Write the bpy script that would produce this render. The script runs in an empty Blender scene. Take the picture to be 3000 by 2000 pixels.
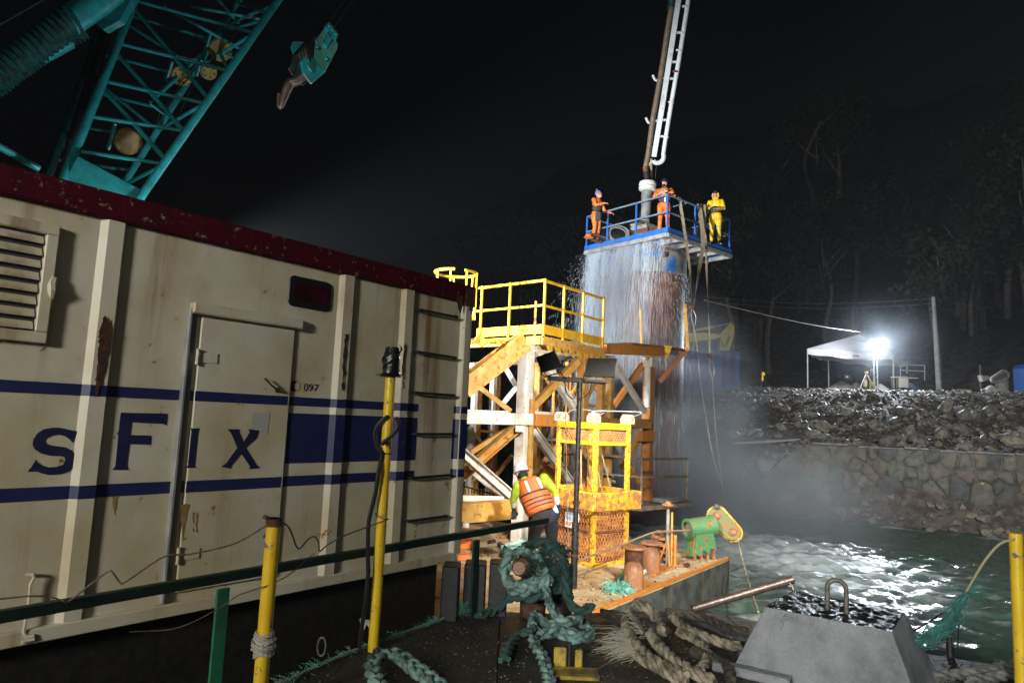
import bpy, math, random
import numpy as np
from mathutils import Vector, Matrix, noise as mnoise
random.seed(7); np.random.seed(7)
S = bpy.context.scene
COL = S.collection
R_ = math.radians
# ---------------------------------------------------------------- camera
F = 1950.0; PITCH = R_(6.54); ROLL = R_(2.5); EYE = 3.1
fwd = Vector((0, math.cos(PITCH), math.sin(PITCH)))
r0 = Vector((1, 0, 0)); u0 = Vector((0, -math.sin(PITCH), math.cos(PITCH)))
CR = math.cos(ROLL)*r0 + math.sin(ROLL)*u0
CU = -math.sin(ROLL)*r0 + math.cos(ROLL)*u0
CAM = Vector((0, 0, EYE))
cd = bpy.data.cameras.new('camera'); cam = bpy.data.objects.new('camera', cd); COL.objects.link(cam)
cd.sensor_width = 36; cd.lens = F*36/3000; cd.clip_start = .05; cd.clip_end = 2000
cam.matrix_world = Matrix(((CR.x, CU.x, -fwd.x, 0), (CR.y, CU.y, -fwd.y, 0), (CR.z, CU.z, -fwd.z, EYE), (0, 0, 0, 1)))
S.camera = cam
# ---------------------------------------------------------------- world and exposure
w = bpy.data.worlds.new('World'); S.world = w; w.use_nodes = True
nt = w.node_tree; bg = nt.nodes['Background']; sky = nt.nodes.new('ShaderNodeTexSky')
sky.sky_type = 'NISHITA'; sky.sun_disc = False; sky.sun_elevation = R_(-4); sky.sun_rotation = R_(200)
nt.links.new(sky.outputs[0], bg.inputs[0]); bg.inputs[1].default_value = 0.10
S.view_settings.view_transform = 'Standard'; S.view_settings.look = 'None'
S.view_settings.exposure = 0; S.view_settings.gamma = 1; S.view_settings.use_curve_mapping = False
cy = S.cycles
cy.use_denoising = True
cy.max_bounces = 6; cy.diffuse_bounces = 3; cy.glossy_bounces = 3; cy.transparent_max_bounces = 24; cy.volume_bounces = 0
cy.sample_clamp_indirect = 3; cy.caustics_reflective = False; cy.caustics_refractive = False
# ---------------------------------------------------------------- light
def light(name, kind, loc, power, color, target=None, size=.3, spot=None, blend=.5):
    d = bpy.data.lights.new(name, kind); d.energy = power; d.color = color
    if kind == 'AREA': d.shape = 'SQUARE'; d.size = size
    elif kind in ('POINT', 'SPOT'): d.shadow_soft_size = size
    if kind == 'SPOT': d.spot_size = R_(spot); d.spot_blend = blend
    o = bpy.data.objects.new(name, d); COL.objects.link(o); o.location = loc
    if target is not None:
        o.rotation_euler = (Vector(target)-Vector(loc)).to_track_quat('-Z', 'Y').to_euler()
    return o
sd = bpy.data.lights.new('moon', 'SUN'); sd.energy = .004; sd.angle = R_(.5); sd.color = (.8, .88, 1)
so = bpy.data.objects.new('moon', sd); COL.objects.link(so); so.rotation_euler = (R_(50), 0, R_(-20))
WARM = (1, .95, .86); COOL = (.80, .90, 1.0); NEUT = (1, .95, .86)
# floodlights that stand on the barges outside the frame or behind the container (each gets its housing further down)
REAR = (Vector((-6.3, -7.8, 5.6)), Vector((-1.8, 4.8, 3.3)))
BLOCKL = (Vector((-1.4, -3.4, 4.2)), Vector((2.0, 4.5, 1.6)))
BOW = (Vector((3.2, -1.5, 7.6)), Vector((2.1, 10.6, 1.0)))
SHOREL = (Vector((3.4, -2.2, 7.4)), Vector((14.0, 25.0, .6)))
CRANE_L = (Vector((-3.6, 8.4, 4.2)), Vector((-6.0, 10.5, 8.0)))
HIGH = (Vector((-4.6, 9.2, 5.2)), Vector((4.0, 21.5, 8.6)))
light('rear_deck_lamp', 'SPOT', REAR[0], 5000, (1, .97, .85), REAR[1], .9, 60, 1.)
light('block_lamp', 'SPOT', BLOCKL[0], 2300, (.92, .98, 1), BLOCKL[1], .3, 40, .8)
light('bow_lamp', 'SPOT', BOW[0], 19000, (1, .93, .80), BOW[1], .25, 25, .45)
light('shore_flood', 'SPOT', SHOREL[0], 23000, (1, .98, .93), SHOREL[1], .25, 40, .9)
light('crane_lamp', 'SPOT', CRANE_L[0], 480, COOL, CRANE_L[1], .12, 150, .7)
light('platform_lamp', 'SPOT', HIGH[0], 21000, (.93, .96, 1), HIGH[1], .2, 66, 1.)

# ---------------------------------------------------------------- pixel rays to real positions
def ray(px, py): return fwd + (px-1500)/F*CR - (py-1000)/F*CU
def P(px, py, Y): d = ray(px, py); return CAM + d*(Y/d.y)
def PZ(px, py, z): d = ray(px, py); return CAM + d*((z-EYE)/d.z)
def proj(p):
    d = Vector(p)-CAM; f = d.dot(fwd); return (1500+F*d.dot(CR)/f, 1000-F*d.dot(CU)/f)
def zat(X, Y, py):
    k = (1000-py)/F; a = Vector((X, Y, -EYE)); return (k*a.dot(fwd)-a.dot(CU))/(CU.z-k*fwd.z)
def V(*a): return Vector(a)
Z = Vector((0, 0, 1))
# ---------------------------------------------------------------- materials
MATS = {}
def M(name, base, rough=.6, metal=0., c2=None, ns=4., lo=.4, hi=.65, rust=0., rs=6., streak=0., rcol=((.09, .03, .012), (.33, .12, .03)),
      bump=0., bs=40., emit=None, es=0., spec=.5, det=6, alpha=1., trans=0.):
    if name in MATS: return MATS[name]
    m = bpy.data.materials.new(name); m.use_nodes = True; t = m.node_tree; N = t.nodes; L = t.links
    b = N['Principled BSDF']; b.inputs['Roughness'].default_value = rough; b.inputs['Metallic'].default_value = metal
    b.inputs['Specular IOR Level'].default_value = spec; b.inputs['Alpha'].default_value = alpha
    b.inputs['Transmission Weight'].default_value = trans
    tc = N.new('ShaderNodeTexCoord')
    def noise(scale, det=det, stretch=None, ro=.6):
        n = N.new('ShaderNodeTexNoise'); n.inputs['Scale'].default_value = scale; n.inputs['Detail'].default_value = det; n.inputs['Roughness'].default_value = ro
        if stretch:
            mp = N.new('ShaderNodeMapping'); mp.inputs['Scale'].default_value = stretch; L.new(tc.outputs['Object'], mp.inputs[0]); L.new(mp.outputs[0], n.inputs[0])
        else: L.new(tc.outputs['Object'], n.inputs[0])
        return n.outputs['Fac']
    def ramp(x, a, c):
        r = N.new('ShaderNodeMapRange'); r.inputs[1].default_value = a; r.inputs[2].default_value = c; r.interpolation_type = 'SMOOTHSTEP'
        L.new(x, r.inputs[0]); return r.outputs[0]
    def mix(f, a, c):
        x = N.new('ShaderNodeMix'); x.data_type = 'RGBA'
        if isinstance(f, float): x.inputs[0].default_value = f
        else: L.new(f, x.inputs[0])
        for s, v in ((6, a), (7, c)):
            if isinstance(v, tuple): x.inputs[s].default_value = (*v, 1)
            else: L.new(v, x.inputs[s])
        return x.outputs[2]
    col = tuple(base)
    if c2 is not None: col = mix(ramp(noise(ns), lo, hi), col, tuple(c2))
    if streak:
        st = ramp(noise(ns*2.2, 5, (1, 1, .07)), .62-.25*streak, .86-.2*streak); col = mix(st, col, (.20, .105, .035))
    rr = None
    if rust:
        rr = ramp(noise(rs, 9, None, .68), .70-.42*rust, .76-.42*rust); rc = mix(ramp(noise(rs*3.1, 5), .35, .65), rcol[0], rcol[1]); col = mix(rr, col, rc)
        q = N.new('ShaderNodeMapRange'); q.inputs[3].default_value = rough; q.inputs[4].default_value = .85; L.new(rr, q.inputs[0]); L.new(q.outputs[0], b.inputs['Roughness'])
    if isinstance(col, tuple): b.inputs['Base Color'].default_value = (*col, 1)
    else: L.new(col, b.inputs['Base Color'])
    if bump:
        bp = N.new('ShaderNodeBump'); bp.inputs['Strength'].default_value = bump; bp.inputs['Distance'].default_value = .02
        L.new(noise(bs, 6), bp.inputs['Height']); L.new(bp.outputs[0], b.inputs['Normal'])
    if emit:
        b.inputs['Emission Color'].default_value = (*emit, 1); b.inputs['Emission Strength'].default_value = es
    MATS[name] = m; return m
cream = M('cream paint', (.62, .59, .50), .5, c2=(.48, .42, .26), ns=1.5, lo=.32, hi=.7, rust=.17, rs=6, streak=.42, bump=.22, bs=5)
maroon = M('maroon paint', (.058, .0025, .010), .7, c2=(.045, .002, .008), ns=5, rust=.28, rs=15, rcol=((.06, .03, .02), (.34, .24, .15)), bump=.3, bs=14, spec=.12)
navy = M('navy paint', (.012, .016, .085), .5, c2=(.018, .022, .10), ns=6, rust=.1, rs=9)
rustm = M('rust', (.10, .035, .014), .9, c2=(.24, .085, .025), ns=9, bump=.5, bs=50)
rustdk = M('dark rust', (.035, .014, .008), .9, c2=(.11, .04, .014), ns=12, bump=.6, bs=60)
teal = M('teal paint', (.018, .25, .26), .3, c2=(.014, .18, .19), ns=7, rust=.12, rs=9, bump=.1)
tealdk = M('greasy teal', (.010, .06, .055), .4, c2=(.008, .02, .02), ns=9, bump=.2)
ylow = M('yellow paint', (.62, .36, .015), .45, c2=(.52, .27, .012), ns=5, rust=.2, rs=9, streak=.12, bump=.12)
yworn = M('worn yellow paint', (.66, .40, .02), .45, c2=(.6, .30, .015), ns=6, rust=.46, rs=15, rcol=((.16, .06, .02), (.36, .15, .05)), bump=.25, bs=30)
ystan = M('chipped yellow paint', (.70, .47, .02), .34, c2=(.62, .38, .015), ns=4, rust=.27, rs=17, rcol=((.10, .07, .05), (.14, .15, .18)), bump=.15)
white = M('white structural paint', (.60, .59, .55), .5, c2=(.50, .40, .26), ns=3, lo=.45, hi=.7, rust=.22, rs=9, streak=.3, rcol=((.22, .07, .012), (.5, .20, .03)), bump=.12)
tan = M('rust stained paint', (.44, .21, .035), .55, c2=(.50, .32, .10), ns=3, rust=.36, rs=9, streak=.2, rcol=((.22, .07, .012), (.5, .20, .03)), bump=.15)
orangem = M('orange primer', (.50, .17, .022), .55, c2=(.42, .20, .05), ns=5, rust=.25, rs=7, streak=.3, bump=.15)
blackm = M('black steel', (.008, .008, .009), .55, c2=(.018, .016, .015), ns=14, bump=.2)
rubber = M('black rubber', (.012, .013, .016), .32, bump=.1)
plast = M('black plastic wrap', (.008, .008, .01), .12, bump=.5, bs=22)
wire = M('rusty wire', (.05, .035, .028), .6, c2=(.13, .09, .06), ns=20)
greyst = M('galvanised steel', (.32, .33, .33), .45, .4, c2=(.22, .2, .18), ns=9, rust=.15)
greenr = M('dark green paint', (.004, .020, .015), .5, c2=(.005, .012, .010), ns=8, rust=.1, bump=.2)
greenf = M('green fairlead paint', (.045, .20, .085), .65, c2=(.075, .15, .055), ns=8, rust=.42, rs=9, rcol=((.16, .07, .025), (.30, .17, .05)), bump=.2)
bluep = M('blue paint', (.02, .14, .50), .45, c2=(.02, .10, .36), ns=6, rust=.16, rs=8, rcol=((.05, .04, .03), (.2, .18, .15)), bump=.1)
concr = M('concrete', (.27, .275, .28), .85, c2=(.13, .135, .14), ns=3.2, lo=.35, hi=.72, bump=1., bs=55)
tar = M('wet tar', (.012, .012, .012), .28, c2=(.03, .03, .03), ns=26, bump=1., bs=42)
ropeg = M('green rope', (.17, .28, .245), .9, c2=(.03, .055, .048), ns=13, lo=.38, hi=.66, bump=.35, bs=160)
ropegd = M('soiled green rope', (.018, .05, .04), .9, c2=(.05, .12, .10), ns=14, lo=.55, hi=.75, bump=.4, bs=150)
ropet = M('tan rope', (.32, .27, .19), .85, c2=(.07, .055, .035), ns=12, lo=.38, hi=.66, bump=.35, bs=160)
fray = M('frayed green fibre', (.14, .42, .35), .8)
frayt = M('frayed tan fibre', (.30, .27, .20), .8)
strap = M('webbing strap', (.30, .25, .16), .8, c2=(.2, .16, .10), ns=12)
skin = M('skin', (.46, .25, .17), .55)
# ---------------------------------------------------------------- mesh builder
def frame_of(d, up=Z):
    d = d.normalized(); s = d.cross(up)
    if s.length < 1e-4: s = d.cross(Vector((0, 1, 0)))
    s.normalize(); return d, s, s.cross(d).normalized()
class MB:
    def __init__(s): s.v = []; s.f = []; s.mi = []; s.cur = 0
    def add(s, vs, fs):
        n = len(s.v); s.v += [tuple(x) for x in vs]; s.f += [tuple(i+n for i in f) for f in fs]; s.mi += [s.cur]*len(fs); return s
    def box(s, c, size, ax=None):
        c = Vector(c); a = ax or (Vector((1, 0, 0)), Vector((0, 1, 0)), Z)
        h = [a[i]*(size[i]/2) for i in range(3)]
        vs = [c+h[0]*x+h[1]*y+h[2]*z for x in (-1, 1) for y in (-1, 1) for z in (-1, 1)]
        return s.add(vs, [(0, 1, 3, 2), (4, 6, 7, 5), (0, 4, 5, 1), (2, 3, 7, 6), (0, 2, 6, 4), (1, 5, 7, 3)])
    def beam(s, p, q, w, h, up=Z):
        p = Vector(p); q = Vector(q); d, a, b = frame_of(q-p, up); return s.box((p+q)/2, ((q-p).length, w, h), (d, a, b))
    def chan(s, p, q, w, h, t, up=Z):   # I-section
        p = Vector(p); q = Vector(q); d, a, b = frame_of(q-p, up); c = (p+q)/2; l = (q-p).length
        for k in (-1, 1): s.box(c+b*(k*(h-t)/2), (l, w, t), (d, a, b))
        return s.box(c, (l-.002, t, h-2*t), (d, a, b))
    def tube(s, p, q, r, r2=None, n=8): return s.path([p, q], [r, r if r2 is None else r2], n)
    def path(s, pts, r, n=6, closed=False, cap=True):
        pts = [Vector(p) for p in pts]; m = len(pts); rs = r if isinstance(r, (list, tuple)) else [r]*m
        T = []
        for i in range(m):
            a = pts[i-1] if (i or closed) else pts[0]; b = pts[(i+1) % m] if (i < m-1 or closed) else pts[-1]
            d = b-a; T.append(d.normalized() if d.length > 1e-9 else Vector((0, 0, 1)))
        _, nrm, _ = frame_of(T[0]); vs = []
        for i in range(m):
            nrm = (nrm-T[i]*nrm.dot(T[i])); nrm = nrm.normalized() if nrm.length > 1e-6 else frame_of(T[i])[1]
            bn = T[i].cross(nrm)
            for k in range(n):
                a = 2*math.pi*k/n; vs.append(pts[i]+(nrm*math.cos(a)+bn*math.sin(a))*rs[i])
        fs = []
        for i in range(m if closed else m-1):
            j = (i+1) % m
            for k in range(n): k2 = (k+1) % n; fs.append((i*n+k, i*n+k2, j*n+k2, j*n+k))
        if not closed and cap: fs += [tuple(range(n-1, -1, -1)), tuple((m-1)*n+k for k in range(n))]
        return s.add(vs, fs)
    def lathe(s, base, prof, n=20, axis=Z, cap=True):
        base = Vector(base); d, a, b = frame_of(Vector(axis), Vector((0, 1, 0)) if abs(Vector(axis).normalized().z) > .9 else Z)
        vs = [base+d*h+(a*math.cos(2*math.pi*k/n)+b*math.sin(2*math.pi*k/n))*r for r, h in prof for k in range(n)]
        fs = [(i*n+k, i*n+(k+1) % n, (i+1)*n+(k+1) % n, (i+1)*n+k) for i in range(len(prof)-1) for k in range(n)]
        if cap: fs += [tuple(range(n-1, -1, -1)), tuple((len(prof)-1)*n+k for k in range(n))]
        return s.add(vs, fs)
    def prism(s, pts, ext):
        pts = [Vector(p) for p in pts]; e = Vector(ext); n = len(pts)
        return s.add(pts+[p+e for p in pts], [tuple(range(n-1, -1, -1)), tuple(range(n, 2*n))]+[(i, (i+1) % n, n+(i+1) % n, n+i) for i in range(n)])
    def ell(s, c, r, n=12, m=8, ax=None):
        c = Vector(c); a = ax or (Vector((1, 0, 0)), Vector((0, 1, 0)), Z); vs = []
        for i in range(1, m):
            t = math.pi*i/m
            for k in range(n):
                p = 2*math.pi*k/n; vs.append(c+a[0]*(r[0]*math.sin(t)*math.cos(p))+a[1]*(r[1]*math.sin(t)*math.sin(p))+a[2]*(r[2]*math.cos(t)))
        vs += [c+a[2]*r[2], c-a[2]*r[2]]; top = (m-1)*n; fs = []
        for i in range(m-2):
            for k in range(n): k2 = (k+1) % n; fs.append((i*n+k, (i+1)*n+k, (i+1)*n+k2, i*n+k2))
        for k in range(n): fs.append((top, k, (k+1) % n)); fs.append((top+1, (m-2)*n+(k+1) % n, (m-2)*n+k))
        return s.add(vs, fs)
    def build(s, name, mat, parent=None, smooth=False, bev=0., kind=None):
        off = Vector((0, 0, 0)); q = parent
        while q is not None: off += Vector(q.location); q = q.parent
        me = bpy.data.meshes.new(name); me.from_pydata([(x-off.x, y-off.y, z-off.z) for x, y, z in s.v], [], s.f)
        for m_ in (mat if isinstance(mat, (list, tuple)) else [mat]): me.materials.append(m_)
        if any(s.mi): me.polygons.foreach_set('material_index', s.mi)
        if smooth: me.polygons.foreach_set('use_smooth', [True]*len(me.polygons))
        me.update(); o = bpy.data.objects.new(name, me); COL.objects.link(o)
        if parent is not None: o.parent = parent
        if bev:
            b = o.modifiers.new('bevel', 'BEVEL'); b.width = bev; b.segments = 1; b.limit_method = 'ANGLE'; b.angle_limit = R_(40)
        if smooth and not bev:
            try: me.set_sharp_from_angle(angle=R_(42))
            except Exception: pass
        if kind: o['kind'] = kind
        return o
def thing(name, label, cat, loc=(0, 0, 0), group=None):
    o = bpy.data.objects.new(name, None); COL.objects.link(o); o.location = loc; o.empty_display_size = .1
    o['label'] = label; o['category'] = cat
    if group: o['group'] = group
    return o
def tag(o, label, cat, group=None):
    o['label'] = label; o['category'] = cat
    if group: o['group'] = group
    return o
def recenter(o, loc):   # moves a one-mesh thing's origin to its base
    loc = Vector(loc); o.data.transform(Matrix.Translation(-loc)); o.location = loc; return o
def copy_tree(o, parent=None):
    c = o.copy(); COL.objects.link(c); c.parent = parent
    for ch in o.children: copy_tree(ch, c)
    return c
def crom(pts, step):
    pts = [Vector(p) for p in pts]; P4 = [2*pts[0]-pts[1]]+pts+[2*pts[-1]-pts[-2]]; out = []
    for i in range(1, len(P4)-2):
        a, b, c, d = P4[i-1:i+3]; n = max(2, int((c-b).length/step))
        for k in range(n):
            t = k/n; out.append(.5*((2*b)+(c-a)*t+(2*a-5*b+4*c-d)*t*t+(3*b-a-3*c+d)*t**3))
    return out+[pts[-1]]
def rope_mesh(mb, pts, R, braid=False, pitch=None, step=None, jit=.0):
    if R > .03: R *= .84
    c = crom(pts, step or R*.55); n = len(c); T = [(c[min(i+1, n-1)]-c[max(i-1, 0)]).normalized() for i in range(n)]
    nr = frame_of(T[0])[1]; A = []; Bv = []
    for i in range(n):
        nr = nr-T[i]*nr.dot(T[i]); nr = nr.normalized() if nr.length > 1e-6 else frame_of(T[i])[1]; A.append(nr.copy()); Bv.append(T[i].cross(nr))
    pitch = pitch or R*7.; ds = [0]
    for i in range(1, n): ds.append(ds[-1]+(c[i]-c[i-1]).length)
    for k in range(3):
        L = []
        for i in range(n):
            ph = 2*math.pi*(ds[i]/pitch+k/3); j = 1+jit*mnoise.noise(c[i]*9+Vector((k*7, 0, 0)))
            if braid: L.append(c[i]+(A[i]*math.sin(ph)*.66+Bv[i]*math.sin(2*ph)*.36)*R*j)
            else: L.append(c[i]+(A[i]*math.cos(ph)+Bv[i]*math.sin(ph))*R*.52*j)
        rr = R*(.44 if braid else .53)
        if R < .03: mb.path(L, rr, 6); continue
        o = len(mb.v); NS = 12; mb.path(L, rr, NS); sg = -1 if not braid else (1 if k % 2 else -1)
        for i in range(n):      # yarns twisted into each strand
            for q in range(NS):
                v = Vector(mb.v[o+i*NS+q]); f = 1+.13*math.cos(4*(2*math.pi*q/NS)+sg*ds[i]/R*2.6)+.07*mnoise.noise(v*40); mb.v[o+i*NS+q] = tuple(L[i]+(v-L[i])*f)
    if R > .03:                 # loose fibre ends standing off the rope
        rg_ = random.Random(int(ds[-1]*1000)); 
        for _ in range(int(ds[-1]*45)):
            i = rg_.randrange(n-1); a = rg_.uniform(0, 6.28); d = (A[i]*math.cos(a)+Bv[i]*math.sin(a)); p = c[i]+d*R*.8; e = (d+T[i]*rg_.uniform(-1.2, 1.2)+Vector((0, 0, -.3))).normalized()*rg_.uniform(.012, .04)
            mb.path([p, p+e*.6+d*.004, p+e], [.0011, .0009, .0005], 3, cap=False)
    return c
def fibres(mb, origin, direc, n, ln, spread, r=.0016, droop=.4):
    origin = Vector(origin); direc = Vector(direc).normalized()
    for _ in range(n):
        d = (direc+Vector((random.gauss(0, spread), random.gauss(0, spread), random.gauss(0, spread)))).normalized()
        l = ln*random.uniform(.4, 1.15); p = origin+Vector((random.gauss(0, .012), random.gauss(0, .012), random.gauss(0, .012)))
        q = p+d*l*.5+Vector((0, 0, -droop*l*.1)); e = p+d*l+Vector((random.gauss(0, .02), random.gauss(0, .02), -droop*l*.4))
        mb.path([p, q, e], [r, r*.8, r*.4], 3, cap=False)
# barge axes
UA = R_(39.6); U = V(math.sin(UA), math.cos(UA), 0); W = V(-math.cos(UA), math.sin(UA), 0); NC = -W
AX = (U, W, Z)
DA, DB = 1.45, .70     # deck heights of the near and the far barge above the water
# ================================================================= water, shore, wall, trees
def water_material():
    m = bpy.data.materials.new('night water'); m.use_nodes = True; t = m.node_tree; N = t.nodes; L = t.links; b = N['Principled BSDF']
    b.inputs['Roughness'].default_value = .15; b.inputs['IOR'].default_value = 1.333; b.inputs['Specular IOR Level'].default_value = .6
    tc = N.new('ShaderNodeTexCoord')
    def nz(scale, st=None, det=6, dist=0):
        n = N.new('ShaderNodeTexNoise'); n.inputs['Scale'].default_value = scale; n.inputs['Detail'].default_value = det; n.inputs['Distortion'].default_value = dist
        mp = N.new('ShaderNodeMapping'); mp.inputs['Scale'].default_value = st or (1, 1, 1); mp.inputs['Rotation'].default_value = (0, 0, R_(25)); L.new(tc.outputs['Object'], mp.inputs[0]); L.new(mp.outputs[0], n.inputs[0]); return n.outputs['Fac']
    at = N.new('ShaderNodeAttribute'); at.attribute_name = 'foam'
    mu = N.new('ShaderNodeMath'); mu.operation = 'ADD'; L.new(at.outputs['Fac'], mu.inputs[0]); L.new(nz(1.1, (.45, 1.3, 1), 9, 1.6), mu.inputs[1])
    r = N.new('ShaderNodeMapRange'); r.inputs[1].default_value = .72; r.inputs[2].default_value = 1.35; r.interpolation_type = 'SMOOTHSTEP'; L.new(mu.outputs[0], r.inputs[0])
    x = N.new('ShaderNodeMix'); x.data_type = 'RGBA'; L.new(r.outputs[0], x.inputs[0]); x.inputs[6].default_value = (.045, .078, .062, 1); x.inputs[7].default_value = (.50, .58, .58, 1)
    L.new(x.outputs[2], b.inputs['Base Color'])
    q = N.new('ShaderNodeMapRange'); q.inputs[3].default_value = .15; q.inputs[4].default_value = .6; L.new(r.outputs[0], q.inputs[0]); L.new(q.outputs[0], b.inputs['Roughness'])
    bp = N.new('ShaderNodeBump'); bp.inputs['Strength'].default_value = .55; bp.inputs['Distance'].default_value = .03; L.new(nz(7, (.7, 1.2, 1), 4), bp.inputs['Height']); L.new(bp.outputs[0], b.inputs['Normal'])
    return m
def build_water():
    xs = np.concatenate([np.arange(-40, -4, 1.2), np.arange(-4, 24, .085), np.arange(24, 70, 1.5)]); ys = np.concatenate([np.arange(-12, 4, 1.), np.arange(4, 32, .095), np.arange(32, 50, 2.)])
    X, Y = np.meshgrid(xs, ys); rs = np.random.RandomState(3); H = np.zeros_like(X)
    for _ in range(60):
        lam = math.exp(rs.uniform(math.log(.24), math.log(1.9))); th = R_(rs.uniform(-75, 75)+250); k = 2*math.pi/lam
        ph = rs.uniform(0, 6.28)+.5*np.sin(X*.7+rs.uniform(0, 6))+.4*np.sin(Y*.9+rs.uniform(0, 6)); s = np.sin(k*(X*math.cos(th)+Y*math.sin(th))+ph)
        H += (1-np.abs(s))*lam*.0125
    H -= H.mean(); d2 = ((X-5.2)/4.2)**2+((Y-19.5)/4.5)**2; H *= .8+.9*np.exp(-d2)
    foam = .62*np.exp(-(((X-5.6)/3.2)**2+((Y-20)/4.2)**2))+.50*np.exp(-(((X-7.2)/3.6)**2+((Y-15.5)/4.)**2))+.42*np.exp(-(((X-4.6)/1.5)**2+((Y-10.8)/2.)**2))
    sd_ = (X-8.64)*.527+(Y-25.9)*.85; foam += .40*np.exp(-((sd_+.35)/.45)**2)
    foam += .10*H/.1
    n, mm = X.shape; vs = np.stack([X, Y, H], -1).reshape(-1, 3); i = np.arange((n-1)*(mm-1)); a = (i//(mm-1))*mm+i % (mm-1)
    fs = np.stack([a, a+1, a+mm+1, a+mm], -1); me = bpy.data.meshes.new('water')
    me.vertices.add(len(vs)); me.vertices.foreach_set('co', vs.ravel()); me.loops.add(fs.size); me.loops.foreach_set('vertex_index', fs.ravel().astype(np.int32))
    me.polygons.add(len(fs)); me.polygons.foreach_set('loop_start', np.arange(0, fs.size, 4, dtype=np.int32)); me.update(calc_edges=True)
    at = me.attributes.new('foam', 'FLOAT', 'POINT'); at.data.foreach_set('value', np.clip(foam, 0, 1).ravel().astype(np.float32))
    me.polygons.foreach_set('use_smooth', [True]*len(fs)); me.materials.append(water_material()); o = bpy.data.objects.new('water', me); COL.objects.link(o); o['kind'] = 'structure'
build_water()
SH = V(8.64, 25.9, 0); SN = V(.527, .85, 0); ST = V(.85, -.527, 0)
def sm(x, a, b): x = min(1, max(0, (x-a)/(b-a))); return x*x*(3-2*x)
def ground(X, Y):
    q = V(X, Y, 0)-SH; d = q.dot(SN); t = q.dot(ST)
    up = 2.6+2.7*sm(d, .2, 13.5)**.9 if d > 1.02 else None
    a = (-.5+d*.3) if d < 0 else (-.5+1.5*min(d, 1.0)) if d < 1.02 else up
    b = (-.5+d*.4) if d < 0 else -.5+3.1*sm(d, 0, 4.2)+2.8*sm(d, 2.5, 13.5)
    k = sm(t, -.8, 2.9); h = a*k+b*(1-k)
    n = mnoise.noise(V(X*.5, Y*.5, 1))*.5+mnoise.noise(V(X*1.4, Y*1.4, 4))*.28
    h += n*sm(d, 1.1, 3)*(1-sm(d, 9.5, 12))*.7
    if d > 20: h += (d-20)*.62+mnoise.noise(V(X*.09, Y*.09, 2))*4*sm(d, 20, 34)
    return h
shore_m = M('shore mud and gravel', (.060, .052, .046), .92, c2=(.12, .105, .095), ns=3, bump=1., bs=9, spec=.15)
def build_shore():
    ts = list(np.arange(-70, -14, 4.))+list(np.arange(-14, 18, .45))+list(np.arange(18, 110, 4.)); dsn = list(np.arange(-4, 1.0, .3))+[1.0, 1.03]+list(np.arange(1.4, 22, .45))+list(np.arange(22, 130, 5.))
    vs = []; fs = []; m = len(dsn)
    for t in ts:
        for d in dsn: p = SH+ST*t+SN*d; vs.append((p.x, p.y, ground(p.x, p.y)))
    for i in range(len(ts)-1):
        for j in range(m-1): fs.append((i*m+j, i*m+j+1, (i+1)*m+j+1, (i+1)*m+j))
    b = MB(); b.add(vs, fs); b.build('shore', shore_m, smooth=True, kind='structure')
build_shore()
# ---- stone retaining wall, each stone a part
stone_ms = [M('wall stone %d' % i, c, .7, c2=tuple(x*.6 for x in c), ns=5, bump=.7, bs=14, spec=.4) for i, c in enumerate([(.125, .12, .105), (.135, .118, .095), (.08, .085, .085), (.15, .14, .115), (.11, .12, .105)])]
mortar = M('mortar', (.115, .118, .092), .95, c2=(.06, .058, .05), ns=2.5, bump=.9, bs=12)
WL = lambda t, d, z: SH+ST*t+SN*d+Z*z
wall = thing('stone_wall', 'rough rubble stone retaining wall above the water with a pale concrete capping', 'wall', WL(7, 1, .9))
mb = MB(); mb.box(WL(8.5, 1.17, 1.55), (12, .31, 2.1), (ST, SN, Z)); mb.build('backing', mortar, wall)
rs = random.Random(11); tt = 2.7
while tt < 14:
    ln = rs.uniform(.7, 1.9); mb = MB(); mb.box(WL(tt+ln/2, 1.13+rs.uniform(-.03, .03), 2.625+rs.uniform(-.02, .03)), (ln-.02, .42+rs.uniform(-.08, .05), rs.uniform(.045, .075)), ((ST+Z*rs.uniform(-.02, .02)).normalized(), SN, Z)); mb.build('capping', concr, wall, bev=.014); tt += ln+(rs.uniform(.1, .5) if rs.random() < .25 else 0)
rs = random.Random(5); sites = []
for i in range(27):
    for j in range(4):
        if j == 0 and 8 < i < 14: continue
        if rs.random() < .13: continue
        sites.append((2.55+11.9*(i+.5+rs.uniform(-.34, .34)+.5*(j % 2))/27, .72+1.86*(j+.5+rs.uniform(-.32, .32))/4))
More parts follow.
